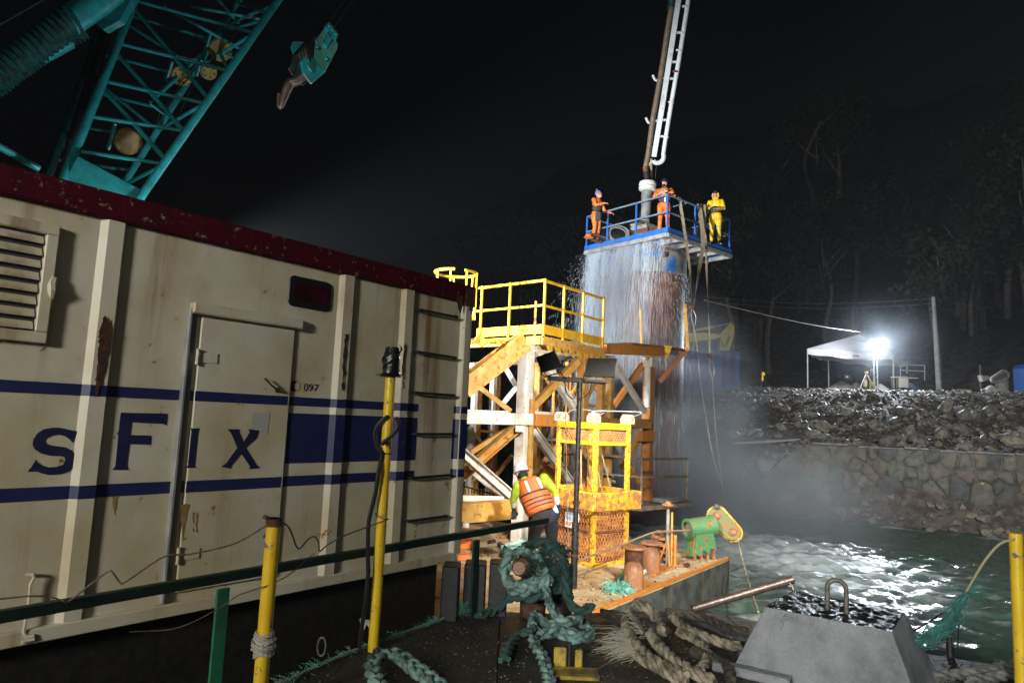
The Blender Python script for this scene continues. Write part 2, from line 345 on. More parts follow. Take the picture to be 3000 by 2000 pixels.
for a_ in sites:
    cell = [(a_[0]-.6, max(.60, a_[1]-.6)), (a_[0]+.6, max(.60, a_[1]-.6)), (a_[0]+.6, min(2.59, a_[1]+.6)), (a_[0]-.6, min(2.59, a_[1]+.6))]
    for b_ in sites:
        if b_ is a_ or abs(b_[0]-a_[0]) > 1.3: continue
        nx, nz = b_[0]-a_[0], b_[1]-a_[1]; l = math.hypot(nx, nz); nx /= l; nz /= l; dd = (a_[0]+b_[0])/2*nx+(a_[1]+b_[1])/2*nz-rs.uniform(.008, .024); o = []
        for k in range(len(cell)):
            p, q = cell[k], cell[(k+1) % len(cell)]; fp = dd-p[0]*nx-p[1]*nz; fq = dd-q[0]*nx-q[1]*nz
            if fp >= 0: o.append(p)
            if fp*fq < 0: t_ = fp/(fp-fq); o.append((p[0]+(q[0]-p[0])*t_, p[1]+(q[1]-p[1])*t_))
        cell = o
        if len(cell) < 3: break
    if len(cell) < 3 or a_[1] < .80+.85*max(0, mnoise.noise(V(a_[0]*.55, 3.3, 0)))+.25*rs.random(): continue
    cx = sum(x for x, _ in cell)/len(cell); cz = sum(z for _, z in cell)/len(cell); out = []
    for k in range(len(cell)):
        p, q = cell[k], cell[(k+1) % len(cell)]
        for f in (.12, .36, .64, .88): out.append((p[0]+(q[0]-p[0])*f+rs.uniform(-.02, .02), p[1]+(q[1]-p[1])*f+rs.uniform(-.02, .02)))
    pr = rs.uniform(.035, .11); n = len(out)
    def ring(sc, d): return [WL(cx+(x-cx)*sc, d+rs.uniform(-.012, .012), cz+(z-cz)*sc) for x, z in out]
    v = ring(.98, 1.04)+ring(.93, 1.03-pr*.6)+ring(.66, 1.03-pr)
    f = [(r*n+k, r*n+(k+1) % n, (r+1)*n+(k+1) % n, (r+1)*n+k) for r in (0, 1) for k in range(n)]+[tuple(range(2*n, 3*n))]
    MB().add(v, f).build('stone', rs.choice(stone_ms), wall, True)
# ---- loose rocks
rock_ms = [M('wet rock %d' % i, c, r, c2=tuple(x*.5 for x in c), ns=3, bump=.9, bs=9, spec=.4) for i, (c, r) in enumerate([((.19, .182, .17), .62), ((.21, .185, .155), .72), ((.14, .138, .135), .5), ((.235, .21, .17), .8)])]
def rock_mesh(seed, sub=2):
    import bmesh
    bm = bmesh.new(); bmesh.ops.create_icosphere(bm, subdivisions=sub, radius=1); r = random.Random(seed); of = V(r.uniform(0, 50), r.uniform(0, 50), 0)
    cuts = [(V(r.gauss(0, 1), r.gauss(0, 1), r.gauss(0, 1)).normalized(), r.uniform(.45, .85)) for _ in range(9)]
    for v in bm.verts:
        p = v.co.copy()
        for nn, dd in cuts:
            e = p.dot(nn)-dd
            if e > 0: p -= nn*e
        p *= 1+.16*mnoise.noise(p*1.7+of); v.co = (p.x*1.1, p.y*.95, p.z*.78)
    me = bpy.data.meshes.new('rock'); bm.to_mesh(me); bm.free(); me.materials.append(rock_ms[seed % 4]); return me
RV = [rock_mesh(i) for i in range(12)]
def rock(p, s, label, group=None, mesh=None, name='rock'):
    o = bpy.data.objects.new(name, mesh or random.choice(RV)); COL.objects.link(o); o.location = p; o.scale = (s*random.uniform(.85, 1.2), s*random.uniform(.8, 1.1), s*random.uniform(.75, 1.05))
    o.rotation_euler = (random.uniform(-.5, .5), random.uniform(-.5, .5), random.uniform(0, 6.28)); o['label'] = label; o['category'] = 'rock'
    if group: o['group'] = group
    return o
BIGR = [(2470, 1225, .80, 'large dark boulder in the rubble below the left side of the canopy'), (2575, 1222, .62, 'dark pointed boulder in the rubble straight below the lit lamp'), (2620, 1275, 1.25, 'broad brown boulder resting just above the wall capping'),
        (2725, 1190, .60, 'dark upright boulder at the rubble edge beside the yellow planks'), (2870, 1225, 1.05, 'large grey boulder in the rubble below the concrete mixer'), (2960, 1235, 1.1, 'large grey boulder at the right end of the rubble slope'), (2830, 1290, .55, 'brown boulder above the wall right of the broad boulder'), (2450, 1300, .5, 'pale flat boulder at the left end of the wall capping')]
for px, py, s, lb in BIGR:
    z = 3.6
    for _ in range(6): p = PZ(px, py, z); z = .5*z+.5*(ground(p.x, p.y)+s*.25)
    rock(p, s, lb, name='boulder')
for px, py, s, lb in [(2265, 1455, .75, 'large pale brown boulder at the waterline left of the stone wall'), (2335, 1470, .70, 'tall grey boulder at the waterline beside the wall foot'), (2300, 1395, .48, 'grey boulder halfway up the bank left of the wall'), (2385, 1360, .55, 'angular grey boulder against the left end of the wall'), (2195, 1440, .40, 'small pale boulder near the falling water on the bank'), (2360, 1410, .42, 'brown boulder wedged below the left wall end'), (2160, 1400, .45, 'grey boulder on the hazy bank behind the hanging cable'), (2230, 1390, .4, 'grey boulder upper left on the muddy bank'), (2395, 1490, .5, 'dark wet boulder at the foot of the wall')]:
    z = 1.0
    for _ in range(8): p = PZ(px, py, z); z = .5*z+.5*(ground(p.x, p.y)+s*.3)
    rock(p, s, lb, name='boulder')
RL = ['small wet grey rock lying in the rubble slope below the canopy', 'wet rock in the rubble on the right below the concrete mixer', 'muddy rock on the dim bank below the blue container']
RG = ['rubble rocks below the canopy', 'rubble rocks below the mixer', 'rocks on the dim left bank']
for k in range(36):
    t = random.uniform(-3.5, 3.0); d = random.uniform(.15, 4.0); p = SH+ST*t+SN*d; s = random.choice([.10, .14, .2, .28, .36]); rock(V(p.x, p.y, ground(p.x, p.y)+s*.25), s, 'rock on the steep muddy bank left of the stone wall', 'rocks on the steep bank')
nrk = 0
while nrk < 178:
    t = random.uniform(-5, 17); d = random.uniform(1.3, 13.6); p = SH+ST*t+SN*d; px, py = proj((p.x, p.y, ground(p.x, p.y)))
    if px < 2130 or px > 3080: continue
    if t < 1 and random.random() < .72: continue
    s = random.choice([.08, .10, .13, .16, .21, .28, .40] if d < 9 else [.06, .08, .1, .13]); i = 2 if px < 2340 else 0 if px < 2720 else 1
    rock(V(p.x, p.y, ground(p.x, p.y)+s*.3), s, RL[i], RG[i]); nrk += 1
for k in range(48):
    t = random.uniform(.8, 12); d = random.uniform(.0, .92); p = SH+ST*t+SN*d; s = random.choice([.12, .16, .22, .3]); rock(V(p.x, p.y, ground(p.x, p.y)+s*.3), s, 'dark rock at the foot of the stone wall by the water', 'rocks along the wall foot')
mb = MB(); rs = random.Random(9)
for _ in range(17000):
    t = rs.uniform(-9, 18); d = rs.uniform(.3, 14.2); p = SH+ST*t+SN*d; s = rs.uniform(.015, .075)*(rs.uniform(1.5, 3.2) if rs.random() < .14 else 1)
    if t > 2.7 and .98 < d < 1.3: continue
    if t < 1.5 and rs.random() < .5: s *= .7
    c = V(p.x, p.y, ground(p.x, p.y)+s*.3); mb.cur = rs.randrange(4); q = [V(rs.uniform(.6, 1.3), rs.uniform(-.3, .3), rs.uniform(-.3, .3)), V(rs.uniform(-.3, .3), rs.uniform(.6, 1.3), rs.uniform(-.3, .3)), V(rs.uniform(-.3, .3), rs.uniform(-.3, .3), rs.uniform(.4, .9))]
    mb.add([c+q[0]*s, c-q[0]*s, c+q[1]*s, c-q[1]*s, c+q[2]*s, c-q[2]*s], [(0, 2, 4), (2, 1, 4), (1, 3, 4), (3, 0, 4), (2, 0, 5), (1, 2, 5), (3, 1, 5), (0, 3, 5)])
mb.build('rubble', rock_ms, kind='stuff')
# ---- trees on the dark hill
barkm = M('bark', (.16, .13, .10), .9, c2=(.08, .065, .05), ns=6, bump=.6, bs=20)
leafm = [M('leaf %d' % i, c, .85, spec=.1) for i, c in enumerate([(.022, .032, .014), (.026, .036, .017), (.02, .028, .016), (.032, .033, .018)])]
def crown_mesh(seed):
    r = random.Random(seed); b = MB(); lumps = [(V(r.uniform(-2, 2), r.uniform(-2, 2), r.uniform(4.2, 8)), r.uniform(.7, 1.5)) for _ in range(13)]
    for c, R in lumps:
        for _ in range(110):
            d = V(r.gauss(0, 1), r.gauss(0, 1), r.gauss(0, .8)); d = d.normalized()*R*(r.random()**.4); p = c+d; s = r.uniform(.10, .24)
            a = V(r.gauss(0, 1), r.gauss(0, 1), r.gauss(0, 1)).normalized(); e = a.orthogonal().normalized(); b.cur = r.randrange(2)
            b.add([p+a*s, p+e*s*.5, p-a*s, p-e*s*.5], [(0, 1, 2, 3)])
    return b
TREEP = []
for k in range(5):
    rt = thing('broadleaf_tree', 'x', 'tree'); r = random.Random(40+k); b = MB()
    sp = [V(0, 0, -.6), V(r.uniform(-.2, .2), r.uniform(-.2, .2), 2), V(r.uniform(-.5, .5), r.uniform(-.5, .5), 4.4), V(r.uniform(-.8, .8), r.uniform(-.8, .8), 6.6)]
    b.path(crom(sp, .6), [.20-.15*i/14 for i in range(len(crom(sp, .6)))], 7)
    for _ in range(6):
        h = r.uniform(.45, .95); q = sp[1].lerp(sp[3], h); a = r.uniform(0, 6.28); b.path([q, q+V(math.cos(a)*.7, math.sin(a)*.7, .6), q+V(math.cos(a)*1.6, math.sin(a)*1.6, 1.5)], [.07, .05, .02], 5)
    b.build('trunk', barkm, rt, True); crown_mesh(k).build('crown', [leafm[k % 4], leafm[(k+1) % 4]], rt); TREEP.append(rt)
TL = ['dark broad tree high on the unlit hillside', 'pale trunked tree on the hillside behind the canopy lamp', 'dim leafy tree at the foot of the hill behind the tower']
TG = ['trees high on the dark hill', 'trees behind the canopy', 'trees left of the canopy']
ntr = 0; r = random.Random(77)
while ntr < 62:
    t = r.uniform(-26, 46); d = r.uniform(20.5, 46); p = SH+ST*t+SN*d; px, py = proj((p.x, p.y, 8))
    if not 1000 < px < 3250: continue
    k = ntr % 5; o = TREEP[k] if ntr < 5 else copy_tree(TREEP[k])
    o.location = (p.x, p.y, ground(p.x, p.y)); o.rotation_euler = (0, 0, r.uniform(0, 6.28)); s = r.uniform(.8, 1.5); o.scale = (s, s, s*r.uniform(.9, 1.25))
    i = 0 if d > 31 else 1 if px > 2200 else 2; o['label'] = TL[i]; o['group'] = TG[i]; ntr += 1
# ================================================================= near barge deck
deckA_m = M('black oily deck and shade', (.014, .012, .010), .55, c2=(.060, .042, .020), ns=2.6, lo=.42, hi=.75, rust=.1, rs=4, bump=.9, bs=22, spec=.6)
near = thing('near_barge', 'dark dirty steel deck of the near barge strewn with mooring ropes', 'barge', (1, 3, DA))
edge = [PZ(700, 2060, DA), PZ(818, 2000, DA), PZ(1366, 1787, DA), PZ(1650, 1796, DA), PZ(2050, 1784, DA), PZ(2712, 1913, DA), PZ(2926, 1946, DA), PZ(3300, 1995, DA)]
q0 = edge[0]; q1 = edge[1]; dirA = (q1-q0).normalized(); back = [V(7.5, 1.5, DA), V(4, -8, DA), V(-7.5, -8, DA), q0-dirA*5]
mb = MB(); mb.prism([p-Z*.03 for p in edge+back], -Z*.9); mb.build('hull', blackm, near)
# uneven deck plates laid on the hull
def plate(pts, dz): MB().prism([p+Z*dz for p in pts], -Z*.028).build('deck_plate', deckA_m, near, bev=.004)
poly = edge+back
for cx0 in range(-8, 10, 2):
    for cy0 in range(-8, 8, 2):
        sub = poly
        for nx, ny, dd in ((1, 0, cx0+.004), (-1, 0, -(cx0+1.996)), (0, 1, cy0+.004), (0, -1, -(cy0+1.996))):
            out = []
            for i in range(len(sub)):
                a, c = sub[i], sub[(i+1) % len(sub)]; fa = a.x*nx+a.y*ny-dd; fc = c.x*nx+c.y*ny-dd
                if fa >= 0: out.append(a)
                if fa*fc < 0: out.append(a.lerp(c, fa/(fa-fc)))
            sub = out
            if len(sub) < 3: break
        if len(sub) >= 3 and cy0 > -4: plate(sub, random.uniform(-.003, .003))
# grit and scraps
mb = MB(); rs = random.Random(4)
for _ in range(5200):
    px = rs.uniform(820, 2980); py = rs.uniform(1790, 2040); p = PZ(px, py, DA)
    if p.y > 6 or (px < 1366 and py < 2000-(px-818)*.389+6) or (px > 2050 and py < 1786+(px-2050)*.2): continue
    if px > 1980 and rs.random() < .3: pass
    elif rs.random() < .7: continue
    s = rs.uniform(.003, .011); c = p+Z*s*.4; a = rs.uniform(0, 6.28); e = V(math.cos(a), math.sin(a), rs.uniform(-.3, .3)); f = V(-math.sin(a), math.cos(a), 0)
    mb.cur = rs.randrange(3); mb.add([c+e*s*1.5, c-e*s, c+f*s, c-f*s, c+Z*s], [(0, 2, 4), (2, 1, 4), (1, 3, 4), (3, 0, 4)])
mb.build('grit', [M('dark grit', (.04, .036, .03), .8), deckA_m, M('dull scraps', (.06, .055, .045), .8)], near, kind='stuff')
# ================================================================= far barge
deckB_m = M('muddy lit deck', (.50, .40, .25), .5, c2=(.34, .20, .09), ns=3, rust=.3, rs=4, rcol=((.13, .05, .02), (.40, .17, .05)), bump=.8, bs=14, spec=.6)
hullB_m = M('stained hull plate', (.075, .085, .08), .5, c2=(.035, .04, .038), ns=4, streak=.3, rust=.1, bump=.4, bs=10)
kB = PZ(2137, 1638, DB)
b1 = PZ(1810, 1772, DB); dB = (b1-kB).normalized(); dB.z = 0; wB = V(-dB.y, dB.x, 0)
if wB.dot(W) < 0: wB = -wB
far = thing('far_barge', 'long work barge with a muddy orange lit deck and dark stained hull side', 'barge', kB)
cor = [kB, kB+dB*19, kB+dB*19+wB*11, kB+wB*11]
mb = MB(); mb.prism([p-Z*.02 for p in cor], -Z*1.3); mb.build('hull', hullB_m, far)
for i in range(10):
    for j in range(6):
        a = kB+dB*(1.9*i+.002)+wB*(1.83*j+.002); c = a+dB*.95+wB*.9; dk = c.y < 1 or proj(c)[0] < 1290; MB().prism([a, a+dB*1.896, a+dB*1.896+wB*1.826, a+wB*1.826], -Z*.018).build('deck_plate', deckA_m if dk else deckB_m, far)  # plates beside the container take the dark deck colour to stand in for shade
mb = MB(); mb.beam(kB+Z*.02+wB*.03, kB+dB*19+Z*.02+wB*.03, .06, .05); mb.build('edge_bar', orangem, far, bev=.006)
# ================================================================= container office
C0 = P(1338, 1618, 7.27)
def Cp(px, py, off=0.):
    d = ray(px, py); o = C0+NC*off; return CAM+d*((o-CAM).dot(NC)/d.dot(NC))
def sz(px, py): p = Cp(px, py); return (p-C0).dot(U), p.z
def CW(s, z, off=0.): p = C0+U*s+NC*off; return V(p.x, p.y, z)
ZB = C0.z; ZR = sz(1229, 857)[1]; ZT = sz(1229, 803)[1]
cont = thing('site_container', 'cream steel site container with blue stripes, dark red roof edge and a door', 'container', CW(-3, ZB-.02, -1.2))
ribs = [sz(312, 900)[0], sz(1012, 925)[0], sz(1192, 940)[0]]
prof = [(-9, 0)]
for s in [ribs[0]-2.2]+ribs: prof += [(s-.095, 0), (s-.055, .04), (s+.045, .04), (s+.07, 0)]
prof += [(-.13, 0), (-.10, .05), (0, .05)]
def strip(z0, z1, off, s0=-9, s1=0, m=None, nm='stripe', parent=cont, seg=None):
    def oat(s):
        for (a, oa), (c, oc) in zip(prof, prof[1:]):
            if a <= s <= c: return oa+(oc-oa)*(s-a)/(c-a) if c > a else oa
        return 0
    ss = [s0]+[s for s, _ in prof if s0 < s < s1]+[s1]; b = MB()
    vs = [CW(s, z, oat(s)+off) for s in ss for z in (z0, z1)]
    b.add(vs, [(2*i, 2*i+2, 2*i+3, 2*i+1) for i in range(len(ss)-1)]); return b.build(nm, m, parent)
strip(ZB, ZR+.02, 0, m=cream, nm='side_wall')
mb = MB(); mb.prism([CW(-9, ZB+.01, -2.4), CW(-.01, ZB+.01, -2.4), CW(-.01, ZB+.01, -.02), CW(-9, ZB+.01, -.02)], Z*(ZR-ZB)); mb.build('body_shell', cream, cont)
mb = MB(); mb.box(CW(-.055, (ZB+ZR)/2, .028), (.105, .05, ZR-ZB-.004), (U, NC, Z)); mb.build('corner_post', cream, cont, bev=.008)
mb = MB(); mb.prism([CW(-9, ZR, .06), CW(.04, ZR, .06), CW(.04, ZR, -2.46), CW(-9, ZR, -2.46)], Z*(ZT-ZR)); mb.build('roof_edge', maroon, cont, bev=.012)
mb = MB(); mb.box(CW(-.05, ZT-.13, .035), (.16, .06, .20), (U, NC, Z)); mb.box(CW(-.03, ZR-.04, .055), (.07, .012, .09), (U, NC, Z)); mb.build('corner_casting', rustdk, cont, bev=.01)
mb = MB(); mb.box(CW(-4.5, ZB-.025, .015), (8.9, .07, .09), (U, NC, Z)); mb.build('bottom_rail', cream, cont, bev=.006)
for k in range(7):
    MB().box(CW(-.6-k*1.3, ZB-.42, -1.3), (.16, 2.1, .72), (U, NC, Z)).build('support_beam', blackm, cont)
MB().box(CW(-4.6, (ZB+DB)/2-.03, -.16), (8.9, .05, ZB-DB-.08), (U, NC, Z)).build('shade_skirt', blackm, cont)  # black sheet added to make the gap below the container read as shade
# blue stripes and lettering painted on the side
def zpx(px, py): return sz(px, py)[1]
sR, sLad0, sLad1 = 0, sz(1224, 1200)[0], sz(1328, 1200)[0]
zu0, zu1 = zpx(0, 1147), zpx(0, 1111); zl0, zl1 = zpx(0, 1472), zpx(0, 1431); zk0, zk1 = zpx(838, 1357), zpx(843, 1209); sD = sz(846, 1200)[0]
for a, c in ((zu0, zu1), (zl0, zl1)):
    strip(a, c, .004, -9, sLad0, navy); strip(a, c, .054-.05, sLad1, -.001, navy)
strip(zk0, zk1, .004, sD, sLad0, navy); strip(zk0, zk1, .004, sLad1, -.001, navy)
def ragged(pts, n=7, amp=2.6):
    o = []; r = random.Random(int(pts[0][0]*7))
    for i in range(len(pts)):
        a, c = pts[i], pts[(i+1) % len(pts)]; L = math.hypot(c[0]-a[0], c[1]-a[1])
        for k in range(n): f = k/n; o.append((a[0]+(c[0]-a[0])*f+r.uniform(-amp, amp)*min(1, L/14), a[1]+(c[1]-a[1])*f+r.uniform(-amp, amp)*min(1, L/14)))
    return o
def decal(pts, off, mat, nm, parent=cont):
    if nm == 'rust_stain': pts = ragged(pts)
    return decal_(pts, off, mat, nm, parent)
def decal_(pts, off, mat, nm, parent=cont): return MB().add([Cp(x, y, off) for x, y in pts], [tuple(range(len(pts)))]).build(nm, mat, parent)
ink = M('dark blue lettering', (.010, .012, .055), .5, c2=(.016, .018, .07), ns=8)
c4 = lambda L: [(x/3.136, 1000+y/3.136) for x, y in L]
Sx = c4([(718, 822), (668, 930), (640, 900), (600, 870), (545, 855), (480, 862), (430, 885), (413, 910), (430, 940), (480, 955), (600, 970), (660, 1000), (700, 1050), (708, 1100), (690, 1150), (640, 1190), (560, 1218), (450, 1226), (380, 1210), (340, 1192), (248, 1198), (290, 1150), (330, 1082), (345, 1110), (390, 1140), (450, 1155), (520, 1150), (580, 1130), (600, 1095), (595, 1065), (560, 1052), (470, 1050), (380, 1030), (320, 990), (300, 950), (305, 900), (340, 845), (400, 805), (480, 790), (560, 792), (640, 810), (690, 820)])
Fx = c4([(1110, 652), (1540, 662), (1530, 772), (1500, 755), (1210, 742), (1198, 858), (1392, 862), (1380, 950), (1350, 945), (1190, 942), (1165, 1140), (1185, 1178), (1030, 1180), (1060, 1140), (1095, 760)])
Ix = c4([(1752, 795), (1838, 798), (1822, 820), (1788, 1140), (1800, 1160), (1702, 1160), (1725, 1140), (1758, 820)])
Xx = [(666, 1256), (703, 1257), (701, 1264), (714, 1294), (731, 1266), (728, 1256), (761, 1261), (750, 1285), (721, 1311), (752, 1361), (764, 1370), (730, 1373), (733, 1366), (707, 1329), (677, 1364), (679, 1372), (647, 1367), (662, 1357), (695, 1311), (677, 1268)]
for L, off in ((Sx, .004), (Fx, .004), (Ix, .030), (Xx, .030)): decal(L, off, ink, 'letter')
# door
def crect(px0, py0, px1, py1): a = sz(px0, py0); c = sz(px1, py1); return a[0], c[0], c[1], a[1]
sd0 = sz(560, 1100)[0]; sd1 = sz(846, 1100)[0]; zd1 = zpx(570, 925); zd0 = ZB+.08
grey_in = M('grey door jamb', (.20, .21, .23), .5, c2=(.32, .32, .32), ns=4)
mb = MB(); mb.box(CW((sd0+sd1)/2+.02, (zd0+zd1)/2, .012), (sd1-sd0-.02, .028, zd1-zd0-.01), (U, NC, Z)); door = mb.build('door', cream, cont, bev=.006)
mb = MB(); mb.box(CW(sd0-.062, (zd0+zd1)/2, .022), (.022, .05, zd1-zd0+.1), (U, NC, Z)); mb.box(CW(sd0-.024, (zd0+zd1)/2, .006), (.052, .012, zd1-zd0), (U, NC, Z)); mb.box(CW(sd1+.006, (zd0+zd1)/2, .010), (.022, .02, zd1-zd0), (U, NC, Z)); mb.build('door_jamb', grey_in, cont, bev=.004)
mb = MB(); mb.box(CW((sd0+sd1)/2, zd1+.055, .035), (sd1-sd0+.12, .07, .085), (U, NC, Z)); mb.build('door_hood', cream, cont, bev=.01)
for yy in (1045, 1627):
    z = zpx(570 if yy < 1200 else 500, yy); mb = MB(); mb.path([CW(sd0+.015, z-.06, .04), CW(sd0+.015, z+.06, .04)], .014, 8); mb.box(CW(sd0+.10, z, .030), (.15, .008, .075), (U, NC, Z)); mb.build('hinge', cream, door, bev=.002)
mb = MB(); mb.path([Cp(812, 1142, .03), Cp(812, 1142, .07), Cp(800, 1132, .075), Cp(776, 1108, .07)], [.022, .011, .008, .008], 8); mb.build('handle', rustdk, door, True)
mb = MB(); mb.path([Cp(773, 1512, .03), Cp(784, 1520, .06), Cp(785, 1555, .06), Cp(772, 1574, .05)], [.016, .014, .011, .009], 8); mb.build('latch', blackm, door, True)
decal([(740, 1209), (791, 1209), (783, 1270), (735, 1266)], .029, M('faded grey patch', (.42, .42, .40), .6), 'patch', door)
# blue end of the lower stripe over the door
for a, c in ((zu0, zu1), (zl0, zl1)):
    b = MB(); b.add([CW(sd0+.03, a, .029), CW(sd1-.01, a, .029), CW(sd1-.01, c, .029), CW(sd0+.03, c, .029)], [(0, 1, 2, 3)]); b.build('stripe', navy, door)
# number plate text and round mark
cu = bpy.data.curves.new('n', 'FONT'); cu.body = '097'; cu.size = .105; cu.resolution_u = 3; to = bpy.data.objects.new('n', cu); COL.objects.link(to)
bpy.context.view_layer.update(); me = bpy.data.meshes.new_from_object(to.evaluated_get(bpy.context.evaluated_depsgraph_get())); bpy.data.objects.remove(to)
ta = Cp(889, 1144, .004); tb = Cp(932, 1146, .004); wid = (tb-ta).length; xs = [v.co.x for v in me.vertices]; kx = wid/(max(xs)-min(xs)); tz = zpx(892, 1123)-ta.z; ys = [v.co.y for v in me.vertices]; kz = tz/(max(ys)-min(ys))
mb = MB(); mb.add([ta+U*((v.co.x-min(xs))*kx)+Z*((v.co.y-min(ys))*kz) for v in me.vertices], [tuple(p.vertices) for p in me.polygons]); mb.build('number', M('black print', (.01, .01, .012), .5), cont)
mb = MB(); cc = Cp(870, 1131, .004); ang = [2*math.pi*k/20 for k in range(20)]
mb.add([cc+U*(.034*math.cos(a))+Z*(.040*math.sin(a)) for a in ang]+[cc+U*(.030*math.cos(a))+Z*(.036*math.sin(a)) for a in ang], [(k, (k+1) % 20, 20+(k+1) % 20, 20+k) for k in range(20)])
mb.add([cc+U*x+Z*z for x, z in ((-.055, .045), (-.005, .045), (-.025, .015), (-.028, -.012), (-.012, -.045), (-.055, -.045))], [(0, 5, 4, 3, 2, 1)])
mb.build('round_mark', M('black print', (.01, .01, .012), .5), cont)
# window
win = [(848, 805), (972, 830), (965, 917), (843, 893)]
wa = [sz(*p) for p in win]; s0, s1, z0, z1 = wa[0][0], wa[1][0], (wa[2][1]+wa[3][1])/2, (wa[0][1]+wa[1][1])/2
def rrect(s0, s1, z0, z1, r, off, n=5):
    o = []
    for cx, cz, a0 in ((s1-r, z1-r, 0), (s0+r, z1-r, 90), (s0+r, z0+r, 180), (s1-r, z0+r, 270)):
        for k in range(n+1): a = R_(a0+90*k/n); o.append(CW(cx+r*math.cos(a), cz+r*math.sin(a), off))
    return o
mb = MB(); mb.prism(rrect(s0, s1, z0, z1, .05, .0), NC*.014); wf = mb.build('window', rubber, cont, bev=.004)
redm = M('dark glazing red reflection', (.022, .004, .008), .12, c2=(.05, .005, .012), ns=5, bump=.25, bs=9)  # the red reflection in the pane is painted into its base colour
mb = MB(); mb.prism(rrect(s0+.045, s1-.035, z0+.055, z1-.05, .035, .012), NC*.006); mb.build('pane', redm, wf)
# louvre vent
lz0, lz1 = zpx(100, 972), zpx(128, 688); ls1 = sz(110, 850)[0]; ls0 = ls1-.85
mb = MB()
for a, c, d, e in ((ls0-.07, ls1+.07, lz1, lz1+.07), (ls0-.07, ls1+.07, lz0-.07, lz0), (ls1, ls1+.07, lz0, lz1), (ls0-.07, ls0, lz0, lz1)): mb.box(CW((a+c)/2, (d+e)/2, .025), (c-a-.001, .055, e-d-.001), (U, NC, Z))
vent = mb.build('louvre_vent', cream, cont, bev=.006)
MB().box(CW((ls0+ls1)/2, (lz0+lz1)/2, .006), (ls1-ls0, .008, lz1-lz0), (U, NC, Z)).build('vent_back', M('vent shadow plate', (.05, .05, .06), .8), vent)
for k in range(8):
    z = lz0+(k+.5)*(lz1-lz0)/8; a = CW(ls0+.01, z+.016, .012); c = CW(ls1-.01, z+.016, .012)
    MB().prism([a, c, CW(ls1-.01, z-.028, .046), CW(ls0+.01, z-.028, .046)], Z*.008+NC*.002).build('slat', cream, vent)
mb = MB(); p0 = [(158, 812), (150, 830), (152, 850), (148, 880), (146, 905)]; mb.path([Cp(x, y, .035+.02*(i == 2)) for i, (x, y) in enumerate(p0)], [.022, .03, .026, .012, .008], 7); mb.build('dog_lever', cream, cont, True)
mb = MB(); mb.path([Cp(75, 1683, .03), Cp(98, 1682, .05), Cp(100, 1692, .05), Cp(90, 1710, .05), Cp(84, 1770, .05), Cp(70, 1850, .05), Cp(75, 1862, .05), Cp(98, 1862, .06), Cp(100, 1872, .06), Cp(66, 1880, .06)], .011, 6); mb.build('hanging_hook', cream, cont, True)
# ladder rungs
for (a, b_, c, d) in ((1229, 907, 1341, 929), (1224, 1030, 1336, 1048), (1219, 1150, 1331, 1158), (1219, 1271, 1323, 1271), (1206, 1400, 1318, 1391), (1195, 1526, 1310, 1511)):
    mb = MB(); p, q = Cp(a, b_, .06), Cp(c, d, .06); mb.path([p-NC*.05, p, q, q-NC*.04], .0135, 8); mb.build('ladder_rung', blackm, cont, True)
# stains with outlines of their own
decal([(311, 922), (322, 943), (325, 956), (322, 1000), (316, 1032), (306, 1080), (297, 1127), (282, 1166), (277, 1150), (282, 1096), (287, 1048), (289, 1000), (289, 978), (297, 953), (303, 930)], .049, rustdk, 'rust_stain')
decal([(1011, 977), (1019, 980), (1014, 1051), (1006, 1146), (1001, 1140), (1005, 1051)], .049, rustdk, 'rust_stain')
decal([(1186, 1000), (1190, 1015), (1186, 1060), (1181, 1140), (1178, 1090)], .049, rustdk, 'rust_stain')
decal([(1340, 862), (1354, 868), (1352, 900), (1349, 930), (1343, 905), (1338, 880)], .06, rustdk, 'rust_stain')
yst = M('ochre stain', (.26, .17, .05), .7, c2=(.34, .24, .09), ns=6)
for L in ([(530, 1478), (552, 1476), (548, 1510), (538, 1550), (530, 1590), (532, 1530)], [(575, 1500), (580, 1500), (577, 1562), (573, 1540)], [(563, 1500), (568, 1500), (566, 1560)]): decal(L, .0295, yst, 'rust_stain', door)
for L in ([(328, 1455), (346, 1452), (341, 1480), (336, 1512), (333, 1485)],): decal(L, .003, yst, 'rust_stain')
# ================================================================= green guard rail, stanchions and wires on the near barge
rail = thing('guard_rail', 'low dark green angle iron rail along the near barge edge in front of the container', 'railing', PZ(1396, 1788, DA))
ra, rb = PZ(-400, 1875, DA+.64), P(1603, 1522, 6.85)
rb.z = DA+.645; mb = MB(); mb.beam(ra, rb, .05, .055); mb.build('top_bar', greenr, rail, bev=.004)
for px, py in ((1396, 1575), (655, 1712)):
    k = P(px, py, 1); d = ray(px, py); a = CAM+d*((DA+.64-EYE)/d.z); mb = MB(); mb.box(V(a.x, a.y, DA+.31), (.075, .02, .62), (U, NC, Z)); mb.build('post', M('lit green paint', (.02, .16, .08), .45, c2=(.015, .09, .05), ns=7) if px < 700 else greenr, rail, bev=.003)  # left post gets a brighter green that stands for the light on it
def stanchion(px, py, Y, ztop, label, nm='stanchion'):
    p = P(px, py, Y); t = thing(nm, label, 'post', V(p.x, p.y, DA)); mb = MB(); mb.lathe(V(p.x, p.y, DA), [(.038, 0), (.0375, .3), (.038, .8), (.0375, ztop-DA)], 16); mb.build('pipe', ystan, t, True); return t, V(p.x, p.y, ztop)
t1, top1 = stanchion(801, 1545, 3.66, zat(P(803, 1517, 3.66).x, 3.66, 1517), 'short yellow stanchion wrapped with grey twine in front of the container door')
mb = MB(); mb.lathe(top1-Z*.012, [(.042, -.03), (.043, .012)], 12); mb.build('collar', rustdk, t1, True)
mb = MB(); rs = random.Random(8); zc = zat(top1.x, top1.y, 1885)
